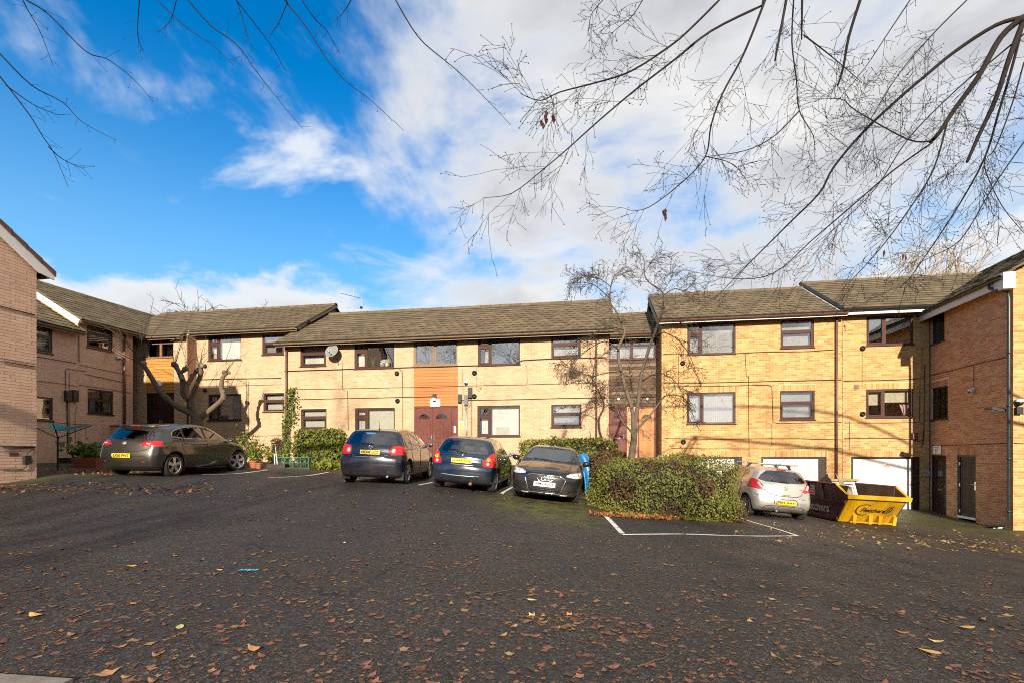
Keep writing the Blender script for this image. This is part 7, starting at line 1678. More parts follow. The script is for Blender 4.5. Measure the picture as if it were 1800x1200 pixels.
litter('leaf_litter', 'golden leaves scattered over the drive in front of the yellow skip', 620, 'leaf_gold', lambda rg: (rg.gauss(9.6, 2.4), 8.8 + abs(rg.gauss(0, 2.0)), 0), (.04, .12), 6, .25)
litter('leaf_litter', 'brown leaves over the soil of the left yard', 420, 'leaf_dry', lambda rg: (rg.uniform(-15.6, -11.0), rg.uniform(13.2, 15.5), 0), (.05, .12), 7, .4)
litter('leaf_litter', 'reddish leaves gathered along the edge of the asphalt at far left', 420, 'leaf', lambda rg: (-12.6 + rg.random() * 5.5, 11.4 + rg.gauss(0, .35) + .2 * rg.random(), 0), (.05, .13), 8, .3)
litter('leaf_litter', 'scattered leaves around the parked cars', 260, 'leaf_dry', lambda rg: (rg.uniform(-9, 2), rg.uniform(10.2, 13.2), 0), (.04, .09), 9, .15)
def one_leaf(px, py, size, col, label, kind=1, rot=0.0, curl=.22, name='fallen_leaf'):
    rg = random.Random(int(px)); v, f = leaf_verts(kind, size, curl / max(size, .05) * .1, rg); mb = MB(); mb.add(v, f); p = gp(px, py, .004); o = mb.build(name, plain('leaf_' + label.split()[0], col, .5, var=.12, scale=20), None, False, p); o.rotation_euler = (0, 0, rot); tag(o, label, 'leaf', 'bright leaves on the asphalt'); return o
one_leaf(231, 995, .15, (.62, .36, .01), 'orange-yellow leaf left of the blue scrap', 1, 1.45); one_leaf(63, 1082, .19, (.55, .34, .10), 'tan leaf near the left edge of the photo', 1, 1.2); one_leaf(316, 1102, .14, (.50, .46, .16), 'pale lime leaf below the orange-yellow leaf', 1, .5, .1)
one_leaf(446, 1141, .17, (.55, .27, .09), 'long ginger leaf standing on its edge', 1, .9, .5); one_leaf(1634, 1146, .16, (.60, .40, .12), 'pale yellow leaf near the bottom right', 1, .7); one_leaf(1646, 1128, .12, (.62, .46, .16), 'small pale yellow leaf above a longer one', 1, 1.3); one_leaf(605, 954, .10, (.62, .56, .34), 'cream leaf by itself in mid courtyard', 1, .3)
one_leaf(187, 1185, .19, (.42, .22, .09), 'large lobed tan leaf at the lower left', 0, .4, .2); one_leaf(1697, 1103, .16, (.50, .32, .10), 'thin pale leaf at right on dark asphalt', 1, 1.4); one_leaf(385, 1002, .10, (.58, .42, .20), 'light tan leaf beside the blue scrap', 1, 1.4)
one_leaf(936, 1055, .12, (.55, .47, .18), 'pale yellow leaf at lower centre', 1, 1.1); one_leaf(935, 1082, .11, (.52, .40, .16), 'small buff leaf below the centre', 0, .2); one_leaf(1001, 1081, .09, (.55, .26, .04), 'small bright orange leaf at lower centre', 0, .2)
def scrap():
    b = gp(436, 1003, .004); mb = MB(); rg = random.Random(3)
    for k in range(5): x = -.09 + k * .045; mb.add([(x - .035, -.03 + rg.uniform(-.02, .02), .004), (x + .03, -.025, .012 + rg.uniform(0, .01)), (x + .035, .025, .006), (x, .045, .016), (x - .03, .03, .005)], [(0, 1, 2, 3, 4)])
    tag(mb.build('plastic_scrap', plain('blue_plastic', (.12, .50, .72), .4, var=.1), None, False, b), 'crumpled light blue plastic scrap on the asphalt', 'litter')
scrap()
def sticks():
    rg = random.Random(2)
    for k, (px, py, L, a, lab) in enumerate(((1258, 1108, .30, .9, 'short curved brown stick lying right of the leaf pile'), (850, 1045, .55, .1, 'thin dark twig lying at lower centre'), (740, 995, .45, -.4, 'thin twig in mid courtyard'), (1120, 1172, .5, .5, 'forked dark twig beside the big leaf pile'))):
        p = gp(px, py, .008); ps, _ = wob(p, (math.cos(a), math.sin(a), 0), L, 5, rg, .16); ps = [Vector((v.x, v.y, G(v.x, v.y) + .008)) for v in ps]; mb = MB(); mb.tube(ps, .008, 5, .003); tag(mb.build('fallen_twig', M['bark'], None, True), lab, 'twig', 'twigs on the asphalt')
sticks()

# ------------------------------------------------------------------ skip
M['skip_y'] = plain('skip_yellow', (.72, .40, .008), .45, var=.10, scale=3, dirt=((.16, .10, .04), .65)); M['skip_m'] = plain('skip_maroon', (.085, .022, .026), .5, var=.2, scale=4, dirt=((.22, .15, .13), .45)); M['rust'] = plain('rusty_inside', (.13, .075, .045), .85, var=.3, scale=5)
M['white_txt'] = plain('white_lettering', (.55, .50, .47), .6, var=.2, scale=30)
def skip():
    ax = Vector((.0, 1.0, 0)).normalized(); wv = Vector((ax.y, -ax.x, 0)); A = Vector((9.66, 14.72, 0)); Bp = A + wv * 1.62; zA, zB = G(A.x, A.y), G(Bp.x, Bp.y); mid = (A + Bp) / 2
    root = tag(empty('skip', (mid.x, mid.y, min(zA, zB))), 'yellow-ended maroon builders skip holding an old white window frame', 'skip'); sl = (zB - zA) / 1.62
    P = lambda u, w, z: A + ax * u + wv * ((w - .81) * (1 + .07 * z) + .81) + Vector((0, 0, zA + sl * w + z))
    prof = [(0, .02), (-.60, .80), (-.10, 1.12), (2.05, 1.12), (2.55, .80), (1.95, .02)]; W_ = 1.62
    fl = [0, .06]        # the box flares slightly at the rim
    for w0, w1, nm in ((0, .03, 'side_plate'), (W_ - .03, W_, 'side_plate')):
        mb = MB(); mb.prism(prof, w0, w1, lambda u, z, w: P(u, w, z)); mb.build(nm, M['skip_m'], root)
    for (u0, z0), (u1, z1), nm, mt in ((prof[0], prof[1], 'end_plate', 'skip_y'), (prof[5], prof[4], 'end_plate', 'skip_y')):
        mb = MB(); sg = 1 if u0 < 1 else -1; mb.add([P(u0, .0, z0), P(u0, W_, z0), P(u1, W_, z1), P(u1, 0, z1), P(u0 + .03 * sg, 0, z0), P(u0 + .03 * sg, W_, z0), P(u1 + .04 * sg, W_, z1), P(u1 + .04 * sg, 0, z1)], [(0, 1, 2, 3), (4, 7, 6, 5), (0, 4, 5, 1), (3, 2, 6, 7), (0, 3, 7, 4), (1, 5, 6, 2)]); mb.build(nm, M[mt], root)
    mb = MB(); mb.box((.0, .03, .03), (1.95, W_ - .03, .55), lambda u, w, z: P(u, w, z)); mb.build('rubble_fill', M['rust'], root)
    mb = MB(); mb.box((-.60, .035, .10), (2.5, .045, 1.10), lambda u, w, z: P(max(-.55 + (.8 - min(z, .8)) * .7, u), w, z)); mb.box((-.1, W_ - .045, .5), (2.0, W_ - .035, 1.10), lambda u, w, z: P(u, w, z)); mb.build('inner_lining', M['rust'], root)
    # rims
    r = MB(); r.tube([P(-.60, -.03, .80), P(-.60, W_ + .03, .80)], .045, 4); r.add([P(-.66, -.05, .86), P(-.66, W_ + .05, .86), P(-.64, W_ + .05, .74), P(-.64, -.05, .74), P(-.54, -.05, .86), P(-.54, W_ + .05, .86)], [(0, 1, 2, 3), (0, 4, 5, 1)]); r.build('end_rim', M['skip_y'], root)
    for w in (-.015, W_ + .015):
        r = MB(); r.tube([P(-.62, w, .82), P(-.10, w, 1.13)], .035, 4); r.build('sloping_rim', M['skip_y'], root); r = MB(); r.tube([P(-.10, w, 1.13), P(2.05, w, 1.13), P(2.55, w, .82)], .035, 4); r.build('side_rim', M['skip_m'], root)
    for pts in ([(-.45, .62), (2.35, .62)], [(-.05, .10), (2.0, .10)]):
        r = MB(); r.box((pts[0][0], -.035, pts[0][1] - .03), (pts[1][0], .0, pts[1][1] + .05), lambda u, w, z: P(u, w, z)); r.build('side_rib', M['skip_m'], root)
    for u in (.55, 1.3): r = MB(); r.box((u, -.03, .67), (u + .05, .0, 1.09), lambda u, w, z: P(u, w, z)); r.build('side_rib', M['skip_m'], root)
    s = MB(); s.box((1.0, -.004, .72), (1.22, -.001, 1.02), lambda u, w, z: P(u, w, z)); st = s.build('sticker', M['paper'], root); s = MB()
    for k in range(3): s.box((1.03, -.006, .77 + k * .08), (1.19, -.0045, .81 + k * .08), lambda u, w, z: P(u, w, z))
    s.build('sticker_print', M['sticker_red'], st)
    # lugs and lifting bar at the foot of the yellow end
    for w in (.34, .80, 1.08, 1.50): l = MB(); l.add([P(-.20, w, .0), P(-.20, w + .10, .0), P(-.24, w + .10, .26), P(-.24, w, .26), P(.0, w, .0), P(.0, w + .10, .0), P(-.15, w + .10, .26), P(-.15, w, .26)], [(0, 1, 2, 3), (4, 7, 6, 5), (0, 3, 7, 4), (1, 5, 6, 2), (3, 2, 6, 7)]); l.build('lug', M['skip_y'], root)
    l = MB(); l.tube([P(-.16, .28, .035), P(-.16, 1.60, .035)], .025, 8); l.build('lifting_bar', M['skip_y'], root)
    # lettering
    nrm = (P(0, 1, .02) - P(0, 0, .02)).cross(P(-.60, 0, .80) - P(0, 0, .02)).normalized(); ex = (P(0, 1, 0) - P(0, 0, 0)).normalized(); up = (P(-.60, 0, .80) - P(0, 0, .02)).normalized()
    def on_end(body, size, w, f, mat, sx=1, shear=0):
        t = text_mesh(body, size, .001, size * .03); t.materials.clear(); t.materials.append(mat); t.transform(Matrix(((sx, shear, 0, 0), (0, 1, 0, 0), (0, 0, 1, 0), (0, 0, 0, 1)))); p = P(0, w, .02).lerp(P(-.60, w, .80), f); oriented(t, ex, up, ex.cross(up), p + nrm * (.006 if nrm.y < 0 else -.006)); link('lettering', t, root)
    on_end('Fletchers', .20, .86, .50, M['ink'], .95, .25); on_end('TEL  0114', .075, .62, .965, M['ink'], 1.1, 0)
    c = MB(); pts = []
    for a in np.linspace(.9, 5.4, 22): p = P(0, .60 + .20 * math.cos(a) * 1.15, .02).lerp(P(-.60, .60 + .20 * math.cos(a) * 1.15, .80), .52 + .21 * math.sin(a)); pts.append(p + nrm * (.006 if nrm.y < 0 else -.006))
    c.tube(pts, [.004 + .012 * math.sin(math.pi * i / 21) for i in range(22)], 4); c.build('logo_swoosh', M['ink'], root)
    rg = random.Random(6)
    for k in range(26):      # scrapes through the paint
        w, f = rg.uniform(.05, W_ - .1), rg.uniform(.05, .95); p = P(0, w, .02).lerp(P(-.60, w, .80), f) + nrm * (.004 if nrm.y < 0 else -.004); q = p + ex * rg.uniform(-.10, .12) + up * rg.uniform(-.05, .08); m_ = MB(); m_.tube([p, (p + q) / 2 + up * .01, q], rg.uniform(.002, .007), 3); m_.build('scrape', M['rust'], root)
    m_ = MB()
    for pts in (((1.20, .42), (1.26, .62), (1.33, .70)), ((1.28, .48), (1.34, .66), (1.40, .60), (1.34, .46), (1.24, .44)), ((1.30, .56), (1.40, .72))):
        m_.tube([P(0, w - .03, .02).lerp(P(-.60, w - .03, .80), f) + nrm * (.005 if nrm.y < 0 else -.005) for w, f in pts], .012, 4)
    m_.build('graffiti', M['skip_m'], root)
    t = text_mesh('Fletchers', .34, .001, .012); t.materials.clear(); t.materials.append(M['white_txt']); oriented(t, -ax, Vector((0, 0, 1)), -wv, P(.95, -.004, .36)); link('lettering', t, root)
    t = text_mesh('SKIP HIRE 0114', .10, .001, .002); t.materials.clear(); t.materials.append(M['white_txt']); oriented(t, -ax, Vector((0, 0, 1)), -wv, P(.75, -.004, .18)) if False else None
    # what lies in it: separate things
    Q = lambda pts, nm, mat, lab, cat: None
    f = MB(); o_ = P(.9, .82, .50); ux = (wv * .96 + ax * .12).normalized(); uz = (Vector((0, 0, 1)) * .90 + ax * .35).normalized(); un = ux.cross(uz)
    def FB(lo, hi, dep=.06): f.box((lo[0], lo[1], 0), (hi[0], hi[1], dep), lambda a, b, c_: o_ + ux * a + uz * b + un * c_)
    FB((-.50, 0), (.50, .08)); FB((-.50, .62), (.50, .70)); FB((-.50, .08), (-.42, .62)); FB((.42, .08), (.50, .62)); FB((-.09, .08), (-.02, .62)); FB((.02, .14), (.38, .19), .08); FB((.02, .53), (.38, .58), .08); FB((.02, .19), (.07, .53), .08); FB((.33, .19), (.38, .53), .08)
    r2 = f.build('window_frame', M['white']); tag(r2, 'old white plastic window frame standing in the skip', 'window frame')
    b = MB(); b.box((-.62, .71, -.04), (.62, .77, .12), lambda a, b_, c_: o_ + ux * a + uz * b_ + un * c_); tag(b.build('timber_plank', plain('pale_timber', (.42, .27, .12), .7, var=.2, scale=12)), 'pale timber plank lying across the old window frame in the skip', 'plank')
    b = MB(); p = [P(.05, .12, .45), P(.55, .12, .45), P(.95, .10, 1.15), P(.45, .08, 1.42)]; q = [v + Vector((.02, -.02, 0)) + wv * .02 for v in p]; b.add(p + q, [(0, 3, 2, 1), (4, 5, 6, 7), (0, 1, 5, 4), (1, 2, 6, 5), (2, 3, 7, 6), (3, 0, 4, 7)])
    p = [P(-.30, .15, .55), P(-.22, .62, .55), P(.10, .42, 1.05), P(.02, .05, 1.45)]; q = [v + ax * .02 for v in p]; b.add(p + q, [(0, 3, 2, 1), (4, 5, 6, 7), (0, 1, 5, 4), (1, 2, 6, 5), (2, 3, 7, 6), (3, 0, 4, 7)])
    tag(b.build('wooden_board', plain('grey_board', (.30, .25, .15), .7, var=.15, scale=6)), 'grey-tan boards leaning out of the left of the skip', 'board')
skip()

# ------------------------------------------------------------------ small things
def airer():
    b = gp(80, 826); b = Vector((b.x - .1, b.y + .5, G(b.x - .1, b.y + .5))); root = tag(empty('clothes_airer', b), 'half-folded rotary clothes airer with green cover in the left yard', 'clothes airer'); T = b + Vector((0, 0, 1.02)); m = MB(); m.tube([b - Vector((0, 0, .05)), T], .026, 8); m.build('post', M['black'], root)
    ends = [T + Vector(v) for v in ((1.05, -.05, .32), (-.35, .3, .38), (.28, -.45, .36), (-.55, -.25, .30))]
    for e in ends: m = MB(); m.tube([T - Vector((0, 0, .05)), e], .013, 6); m.build('arm', M['black'], root)
    cm = plain('green_pvc', (.03, .26, .24), .4, var=.2, scale=5, coat=.3); m = MB(); tr = [e + Vector((0, 0, .01)) for e in ends]; m.add([tr[0], T + Vector((.25, .1, .30)), tr[1], T + Vector((-.4, 0, .36)), T + Vector((.1, -.1, .16))], [(0, 1, 4), (1, 2, 4), (2, 3, 4)]); m.add([tr[0], T + Vector((.25, .1, .30)), T + Vector((.1, -.1, .16)), T + Vector((.4, -.1, .16))], [(0, 1, 2, 3)]); m.build('cover', cm, root)
    l = MB()
    for f in (.4, .6, .8):
        for i, j in ((0, 2), (2, 3), (3, 1), (1, 0)): p, q = T.lerp(ends[i], f), T.lerp(ends[j], f); l.tube([p, (p + q) / 2 - Vector((0, 0, .05)), q], .004, 3)
    l.build('line', plain('washing_line', (.05, .38, .42), .5), root)
airer()
def planters():
    b = gp(144, 822) + Vector((0, .25, 0)); root = tag(empty('planter', b), 'rectangular red-brown planter at the edge of the left yard', 'planter'); m = MB(); mm = plain('red_planter', (.30, .075, .045), .6, var=.12)
    m.add([b + Vector(v) for v in ((-.36, -.15, 0), (.36, -.15, 0), (.36, .15, 0), (-.36, .15, 0), (-.42, -.19, .34), (.42, -.19, .34), (.42, .19, .34), (-.42, .19, .34), (-.38, -.16, .34), (.38, -.16, .34), (.38, .16, .34), (-.38, .16, .34), (-.37, -.15, .26), (.37, -.15, .26), (.37, .15, .26), (-.37, .15, .26))], [(0, 1, 5, 4), (1, 2, 6, 5), (2, 3, 7, 6), (3, 0, 4, 7), (4, 5, 9, 8), (5, 6, 10, 9), (6, 7, 11, 10), (7, 4, 8, 11), (8, 9, 13, 12), (9, 10, 14, 13), (10, 11, 15, 14), (11, 8, 12, 15)]); m.build('planter_box', mm, root); s = MB(); s.quad(*[b + Vector(v) for v in ((-.37, -.15, .28), (.37, -.15, .28), (.37, .15, .28), (-.37, .15, .28))]); s.build('soil', M['rust'], root)
    for k in range(3): r = MB(); r.box((-.42, -.195, .06 + k * .10), (.42, -.185, .075 + k * .10), lambda x, y, z: b + Vector((x * (.87 + .4 * z), y - .0 - z * .11 + .04, z))); r.build('moulded_rib', mm, root)
    # black raised edging
    p, q = gp(66, 816), gp(128, 816); p += Vector((0, .8, 0)); q += Vector((0, .8, 0)); m = MB(); e = (q - p).normalized(); n = Vector((-e.y, e.x, 0)); L = (q - p).length
    for k in range(4): a0, a1 = L * k / 4, L * (k + 1) / 4 - .02; m.box((a0, -.06, -.05), (a1, .06, .24), lambda x, y, z: p + e * x + n * y + Vector((0, 0, z)))
    tag(m.build('bed_edging', M['black']), 'black raised edging in front of the left yard plants', 'edging')
    # seed trays and cloche by the clipped hedge
    b = gp(484, 822) + Vector((0, .2, 0)); r = tag(empty('seed_tray', b), 'black seed tray with two white plant sticks, left of the green cloche', 'tray'); m = MB(); m.box((b.x - .32, b.y - .18, b.z), (b.x + .32, b.y + .18, b.z + .13)); m.build('tray', M['black'], r); m = MB(); m.box((b.x - .29, b.y - .15, b.z + .131), (b.x + .29, b.y + .15, b.z + .135)); m.build('compost', M['rust'], r)
    for dx, ln, h in ((-.12, -.02, .50), (-.02, -.10, .85)): m = MB(); m.tube([b + Vector((dx, 0, .1)), b + Vector((dx + ln, .02, h))], .018, 5); m.build('plant_stick', M['white'], r)
    b = gp(505, 823) + Vector((.1, .35, 0)); r = tag(empty('garden_cloche', b), 'low green wire cloche with clear cover beside the clipped hedge', 'cloche'); gm = plain('green_wire', (.05, .30, .25), .5); 
    for k in range(5):
        x = -.55 + k * .28; m = MB(); m.tube([b + Vector((x, -.22, 0)), b + Vector((x, -.22, .38)), b + Vector((x, .22, .38)), b + Vector((x, .22, 0))], .010, 5); m.build('hoop', gm, r)
    m = MB(); 
    for y, z in ((-.22, .38), (.22, .38), (-.22, .02), (-.22, .2)): m.tube([b + Vector((-.55, y, z)), b + Vector((.57, y, z))], .009, 5)
    m.build('rail', gm, r); m = MB(); m.quad(*[b + Vector(v) for v in ((.05, -.225, .02), (.57, -.225, .02), (.57, -.225, .38), (.05, -.225, .38))]); m.quad(*[b + Vector(v) for v in ((.575, -.22, .0), (.575, .22, .0), (.575, .22, .38), (.575, -.22, .38))]); m.build('clear_cover', glass_mat('clear_plastic', (.88, .9, .88), 1.0, .10, .3, .12), r)
planters()
def low_wall():
    w = WBAY.shift(1.5); s0, s1 = w.s(168), w.s(281); z0, zt = .9, w.z(230, 748); root = tag(empty('parapet_wall', w.P((s0 + s1) / 2, z0)), 'low pale brick wall with coping in front of the dark double doors', 'wall'); backing(w, s0, s1, z0, zt, [], M['mortar_pale'], root); bricks(w, s0, s1, z0, zt, [], 'pale', root, 0)
    m = MB(); m.box((s0, z0, -.22), (s1, zt, -.01), lambda s, z, o: w.P(s, z, o)); m.build('wall_core', M['mortar_pale'], root)
    n = 6
    for k in range(n): a, b = s0 - .04 + (s1 - s0) * k / n, s0 - .04 + (s1 - s0) * (k + 1) / n - .008; m = MB(); m.box((a, zt, -.26), (b, zt + .055, .05), lambda s, z, o: w.P(s, z, o)); m.build('coping_stone', M['coping'], root)
    m = MB(); zq = zt + .02; m.add([w.P(s1, zt, .05), w.P(s1, zt, -.26), w.P(s1 + .75, zt - .5, -.26), w.P(s1 + .75, zt - .5, .05), w.P(s1, zt + .055, .05), w.P(s1, zt + .055, -.26), w.P(s1 + .75, zt - .44, -.26), w.P(s1 + .75, zt - .44, .05)], [(0, 3, 2, 1), (4, 5, 6, 7), (0, 4, 7, 3), (1, 2, 6, 5), (2, 3, 7, 6)]); m.build('coping_stone', M['coping'], root)
    m = MB(); m.add([w.P(s1, z0, 0), w.P(s1 + .75, z0, 0), w.P(s1 + .75, zt - .5, 0), w.P(s1, zt, 0)], [(0, 1, 2, 3)]); m.build('wall_end', M['mortar_pale'], root)
    a, b = w.s(239), w.s(265); m = MB(); m.add([w.P(a, zt + .08, .10), w.P(b, zt + .10, .10), w.P(b - .05, zt - .16, .12), w.P(a + .1, zt - .12, .12), w.P(a, zt + .08, -.3), w.P(b, zt + .10, -.3)], [(0, 1, 2, 3), (0, 4, 5, 1)]); m.box((a + .05, zt + .056, -.25), (b - .05, zt + .07, .04), lambda s, z, o: w.P(s, z, o)); tag(m.build('black_sheet', M['black']), 'black plastic sheet draped over the parapet wall', 'sheet')
M['coping'] = plain('coping_stone', (.27, .22, .15), .9, var=.2, scale=6, bump=.4)
low_wall()
def dish():
    w = WM; s, z = w.sz(591, 620); p = w.P(s, z, .30); root = tag(empty('satellite_dish', w.P(s, z, 0)), 'grey satellite dish on the middle block wall between two upper windows', 'satellite dish'); n = Vector((-.30, -.90, .32)).normalized(); q = n.to_track_quat('Z', 'Y').to_matrix().to_4x4(); T_ = Matrix.Translation(p) @ q @ Matrix.Diagonal((1, .88, 1, 1)); m = MB(); m.lathe([(.30, .055), (.29, .06), (.22, .03), (.12, .009), (0, 0)], 22, T_); m.lathe([(.30, .055), (.22, .022), (.12, .0), (0, -.01)], 22, T_); m.build('reflector', plain('dish_grey', (.22, .22, .195), .5, var=.08), root, True)
    tip = p + n * .30 + Vector((.05, -.05, -.16)); m = MB(); m.tube([p + Vector((0, 0, -.24)), tip], .012, 6); m.tube([tip, tip + (p - tip).normalized() * .1], .035, 8); m.build('feed_arm', M['grey_metal'], root, True); m = MB(); m.tube([w.P(s, z - .05, 0), w.P(s, z - .05, .2), p - n * .02], .02, 6); m.build('bracket', M['grey_metal'], root)
    m = MB(); m.tube([w.P(s + .05, z - .15, .05), w.P(s + .12, z - .5, .02)], .009, 4); m.build('cable', M['cable'], root)
dish()
def roof_aerial():
    w = WM; s, d = w.hit(622, -3.6); zb = w.z(622, 552, -3.6); P = lambda px, py: w.pt(px, py, -3.6); root = tag(empty('roof_aerial', w.P(s, zb, -3.6)), 'tall roof aerial mast with a crossbar on the ridge of the middle block', 'aerial'); al = plain('aerial_alloy', (.55, .55, .50), .4, .6)
    m = MB(); m.tube([P(622, 556), P(622, 508)], .022, 6); m.build('mast', al, root); m = MB(); m.tube([P(599, 516), P(636, 525)], .012, 5); m.build('crossbar', M['black'], root); m = MB(); m.tube([P(635, 525), P(635, 553)], .022, 6); m.build('side_mast', al, root); m = MB(); m.ball(P(635, 541), .07, 8, 6); m.build('bracket', M['black'], root)
    m = MB(); c = P(622, 541)
    for x in (-.22, .18): m.tube([c + Vector((x + .13 * math.cos(a), .02, .025 * math.sin(a))) for a in np.linspace(0, 2 * math.pi, 13)], .006, 4)
    m.build('dipole', al, root)
roof_aerial()
def camera_unit(w, px, py, label, name='security_camera', ball=True):
    s, z = w.sz(px, py); root = tag(empty(name, w.P(s, z, 0)), label, 'security camera', 'security cameras on the walls'); m = MB(); m.tube([w.P(s, z + .05, 0), w.P(s, z + .05, .04)], .06, 10); m.build('mount', M['white'], root); m = MB(); m.ball(w.P(s, z, .09), .075, 10, 7); m.build('dome', M['white'], root, True); m = MB(); m.ball(w.P(s, z - .03, .125), .045, 8, 6); m.build('lens', M['black'], root, True); return root
camera_unit(WLW, 206, 629, 'white dome camera on the shaded left wing beside its brown downpipe'); camera_unit(WM, 820, 672, 'white camera on the middle block above the meter boxes'); camera_unit(WRW, 1712.5, 686, 'white dome camera hanging on its cable on the right wing')
s_, z_ = WRW.sz(1783, 707) if False else (RWE + .02, WRW.z(1779, 707)); 
def floodlight():
    w = WRW; s, z = w.sz(1771, 719); root = tag(empty('floodlight', w.P(s, z, 0)), 'flat black floodlight on the right wing beside its green downpipe', 'floodlight'); m = MB(); m.tube([w.P(s, z, 0), w.P(s, z + .02, .12)], .025, 6); m.build('arm', M['black'], root); m = MB(); c = w.P(s - .05, z, .28); ex = Vector((w.u.x, w.u.y, 0)); ny = (Vector((w.n.x, w.n.y, 0)) + Vector((0, 0, .25))).normalized(); nz = ex.cross(ny)
    m.box((-.16, -.17, -.03), (.16, .17, .03), lambda a, b, c_: c + ex * a + ny * b + nz * c_); m.build('housing', M['black'], root); g = MB(); g.box((-.12, -.13, -.036), (.12, .13, -.031), lambda a, b, c_: c + ex * a + ny * b + nz * c_); g2 = MB(); g2.box((-.12, -.13, .031), (.12, .13, .036), lambda a, b, c_: c + ex * a + ny * b + nz * c_); g.build('lamp_glass', M['blind'], root); g2.build('lamp_glass', M['blind'], root)
    z2 = w.z(1779, 708); p = WE.P(.10, z2, .08); r2 = tag(empty('corner_camera', WE.P(.10, z2, 0)), 'dark dome camera on the end wall right of the green downpipe', 'security camera', 'security cameras on the walls'); m = MB(); m.ball(p, .085, 10, 7); m.build('dome', M['black'], r2, True); m = MB(); m.lathe([(.10, 0), (.08, .07), (.0, .09)], 12, Matrix.Translation(p + Vector((0, 0, .03)))); m.build('cap', M['cream'], r2, True); m = MB(); m.box((.02, z2 - .32, .0), (.18, z2 - .12, .10), lambda a, b, c_: WE.P(a, b, c_)); m.build('base_box', M['black'], r2)
    pcable(WE, [(1783, 778), (1800, 779)], RW_ROOT, .012); pcable(WE, [(1786, 712), (1793, 722), (1800, 728)], RW_ROOT, .008)
floodlight()
def signs():
    for w, x0, x1, y0, y1, lines, lab in ((WM, 757, 774, 701, 713.5, ('Wragge Court', 'Block 1', '1 - 6'), 'white block sign with black lettering above the maroon double doors'), (WRW, 1641, 1655, 782, 796.5, ('Wragge Court', 'Block 2', '20 - 25'), 'white block sign with black lettering above the glazed door of the right wing')):
        a, b = w.s(x0), w.s(x1); xm = (x0 + x1) / 2; zt, zb = w.z(xm, y0), w.z(xm, y1); root = tag(empty('block_sign', w.P((a + b) / 2, zb, .02)), lab, 'sign', 'block signs'); m = MB(); m.box((a, zb, .012), (b, zt, .026), lambda s, z, o: w.P(s, z, o)); m.build('sign_plate', M['paper'], root); h = zt - zb
        for k, tx in enumerate(lines): text_on(w, tx, (a + b) / 2, zt - h * (.26 + .26 * k), h * (.135 if k == 0 else .17), .0275, M['ink'], root, bold=.001)
    w = WM; s, z = w.sz(810.5, 746); root = tag(empty('warning_sign', w.P(s, z, 0)), 'yellow and white electrical warning sign right of the maroon doors', 'sign'); m = MB(); m.box((s - .085, z - .14, .004), (s + .085, z + .14, .012), lambda a, b, c_: w.P(a, b, c_)); m.build('sign_plate', M['paper'], root); m = MB(); m.prism([(s - .07, z + .0), (s + .07, z + .0), (s, z + .12)], .0125, .0145, lambda u, v, q: w.P(u, v, q)); m.box((s - .075, z - .13, .0125), (s + .075, z - .015, .0142), lambda a, b, c_: w.P(a, b, c_)); m.build('yellow_print', M['yellow'], root); text_on(w, '!', s, z + .04, .07, .015, M['ink'], root)
    # bulkhead lamp over the main doors
    s, z = w.sz(764.5, 698); root = tag(empty('bulkhead_lamp', w.P(s, z, 0)), 'small black sensor lamp above the block sign over the maroon doors', 'lamp'); m = MB(); m.box((s - .07, z - .02, 0), (s + .07, z + .13, .10), lambda a, b, c_: w.P(a, b, c_)); m.build('lamp_body', M['black'], root); m = MB(); m.box((s - .06, z - .13, .04), (s + .06, z - .025, .16), lambda a, b, c_: w.P(a, b, c_)); m.build('lamp_glass', M['paper'], root)
signs()
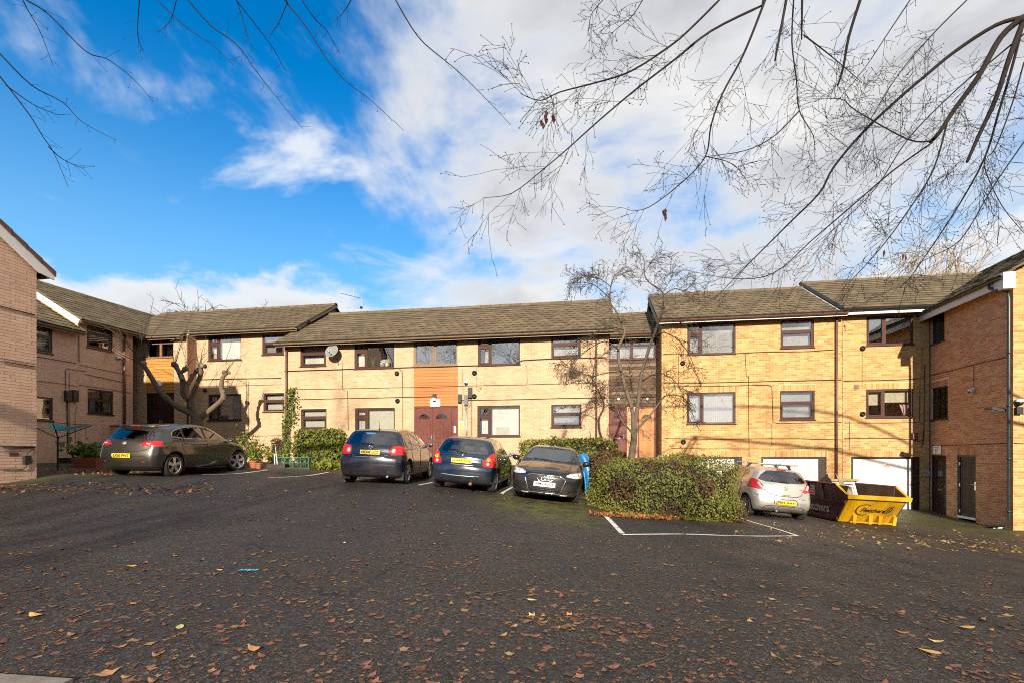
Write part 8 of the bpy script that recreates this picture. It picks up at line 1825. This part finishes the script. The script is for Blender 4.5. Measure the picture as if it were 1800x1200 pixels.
def sundries():
    # blue plastic slide leaning on the hedge beside the black hatchback
    b = gp(1033, 872); b = Vector((b.x + .02, b.y + .25, 0)); b.z = G(b.x, b.y); bm = plain('blue_plastic_sheet', (.015, .17, .42), .35, var=.12, coat=.3); root = tag(empty('plastic_slide', b), 'curved blue plastic slide leaning on the hedge beside the black hatchback', 'slide'); vs = []; n = 10
    for i in range(n + 1):
        t = i / n; y = .0 + .25 * t; z = 1.30 * math.sin(t * 1.45) / math.sin(1.45); x = .15 - .30 * t ** 1.6
        for dx, dy in ((-.16, .10), (-.14, .0), (.0, -.03), (.12, .0), (.15, .10)): vs.append(b + Vector((x + dx * (1 - .2 * t), y + dy, z)))
    m = MB(); m.add(vs, [(i * 5 + j, i * 5 + j + 1, (i + 1) * 5 + j + 1, (i + 1) * 5 + j) for i in range(n) for j in range(4)]); m.build('chute', bm, root, True); m = MB()
    for j in (0, 4): m.tube([vs[i * 5 + j] for i in range(n + 1)], .035, 7)
    m.tube([vs[n * 5], vs[n * 5] + Vector((-.2, .05, -.05)), vs[n * 5] + Vector((-.35, 0, -.35))], .05, 7); m.build('edge_roll', bm, root, True)
    # paving slab against the right block
    w = WR.shift(-.02); s = w.s(1160); z = .55; slab = MB(); c = [w.P(s - .05, z, .45), w.P(s + .42, z, .40), w.P(s + .22, z + .98, .08), w.P(s - .08, z + 1.0, .08)]; c2 = [v + Vector((.02, .06, .0)) for v in c]; slab.add(c + c2, [(0, 1, 2, 3), (7, 6, 5, 4), (0, 4, 5, 1), (1, 5, 6, 2), (2, 6, 7, 3), (3, 7, 4, 0)]); tag(slab.build('paving_slab', plain('grey_slab', (.33, .29, .22), .9, var=.15, scale=5, bump=.3)), 'grey paving slab leaning against the corner beside the orange wooden door', 'paving slab')
    # rubbish at the foot of the downpipe
    p = gp(1757, 927); m = MB(); m.box((-.28, -.08, .004), (.30, .10, .035), lambda x, y, z: p + Vector((x, y + .1 * x, z))); tag(m.build('tile_scrap', M['paper']), 'flat white scrap lying below the green downpipe shoe', 'scrap'); m = MB(); m.ball((p.x + .10, p.y + .02, p.z + .075), .06, 8, 6, (1.3, 1, .8)); tag(m.build('stone', plain('orange_stone', (.55, .28, .12), .8, var=.15)), 'small orange stone on the white scrap below the downpipe', 'stone')
    # kerb at the near left corner
    a, b = gp(-60, 1186), gp(128, 1199); e = (b - a).normalized(); nn = Vector((-e.y, e.x, 0)); m = MB(); L = (b - a).length
    m.box((-1.5, -.35, -.1), (L, .0, .03), lambda x, y, z: a + e * x + nn * y + Vector((0, 0, z))); o = m.build('kerb', plain('kerb_concrete', (.20, .17, .14), .9, var=.2, scale=8, bump=.3)); o['kind'] = 'structure'
    # things standing on the window ledge of the middle block
    w = WM; zs = w.z(665, 644) + .03
    def led(px): return w.s(px, -.16)
    s = led(656); r = tag(empty('window_plant', w.P(s, zs, -.16)), 'spiky green plant on the ledge inside the upper window above the navy hatchback', 'plant'); m = MB(); rg = random.Random(4)
    for k in range(9): q = Vector((rg.uniform(-.14, .14), 0, rg.uniform(.22, .45))); m.tube([w.P(s, zs, -.16), w.P(s + q.x * .5, zs + q.z * .6, -.15), w.P(s + q.x, zs + q.z, -.14)], .018, 4, .004)
    m.build('leaves', M['lime'], r); s = led(672); m = MB(); T_ = Matrix.Translation(w.P(s, zs, -.16)); m.lathe([(.07, 0), (.11, .13), (.10, .13), (0, .12)], 12, T_); tag(m.build('flower_bowl', plain('blue_grey_pot', (.30, .38, .42), .5), None, True), 'blue-grey bowl on the upper window ledge', 'bowl'); m = MB()
    for k in range(10): m.ball(w.P(s + rg.uniform(-.12, .12), zs + rg.uniform(.15, .26), -.16), .035, 6, 4)
    tag(m.build('white_flowers', M['paper'], None, True), 'white flowers in the blue-grey bowl on the upper window ledge', 'flowers'); s = led(681); m = MB(); T_ = Matrix.Translation(w.P(s, zs, -.16)); m.lathe([(.10, 0), (.10, .12), (.0, .12)], 12, T_); m.lathe([(.08, .12), (.08, .27), (0, .27)], 12, T_); tag(m.build('candle_jar', plain('cream_jar', (.60, .52, .36), .5), None, True), 'cream candle on a grey stand at the right of the upper window ledge', 'candle')
    w = WR; zs = w.z(1590, 731) + .03; s = w.s(1590, -.16); m = MB()
    for a in (-.12, .0, .1): m.add([w.P(s + a * .2, zs, -.16), w.P(s + a - .05, zs + .42, -.16), w.P(s + a + .06, zs + .40, -.18)], [(0, 1, 2)])
    tag(m.build('paper_cone', plain('pink_paper', (.72, .45, .50), .7)), 'pink paper fan in the lower window of the corner block', 'ornament')
sundries()
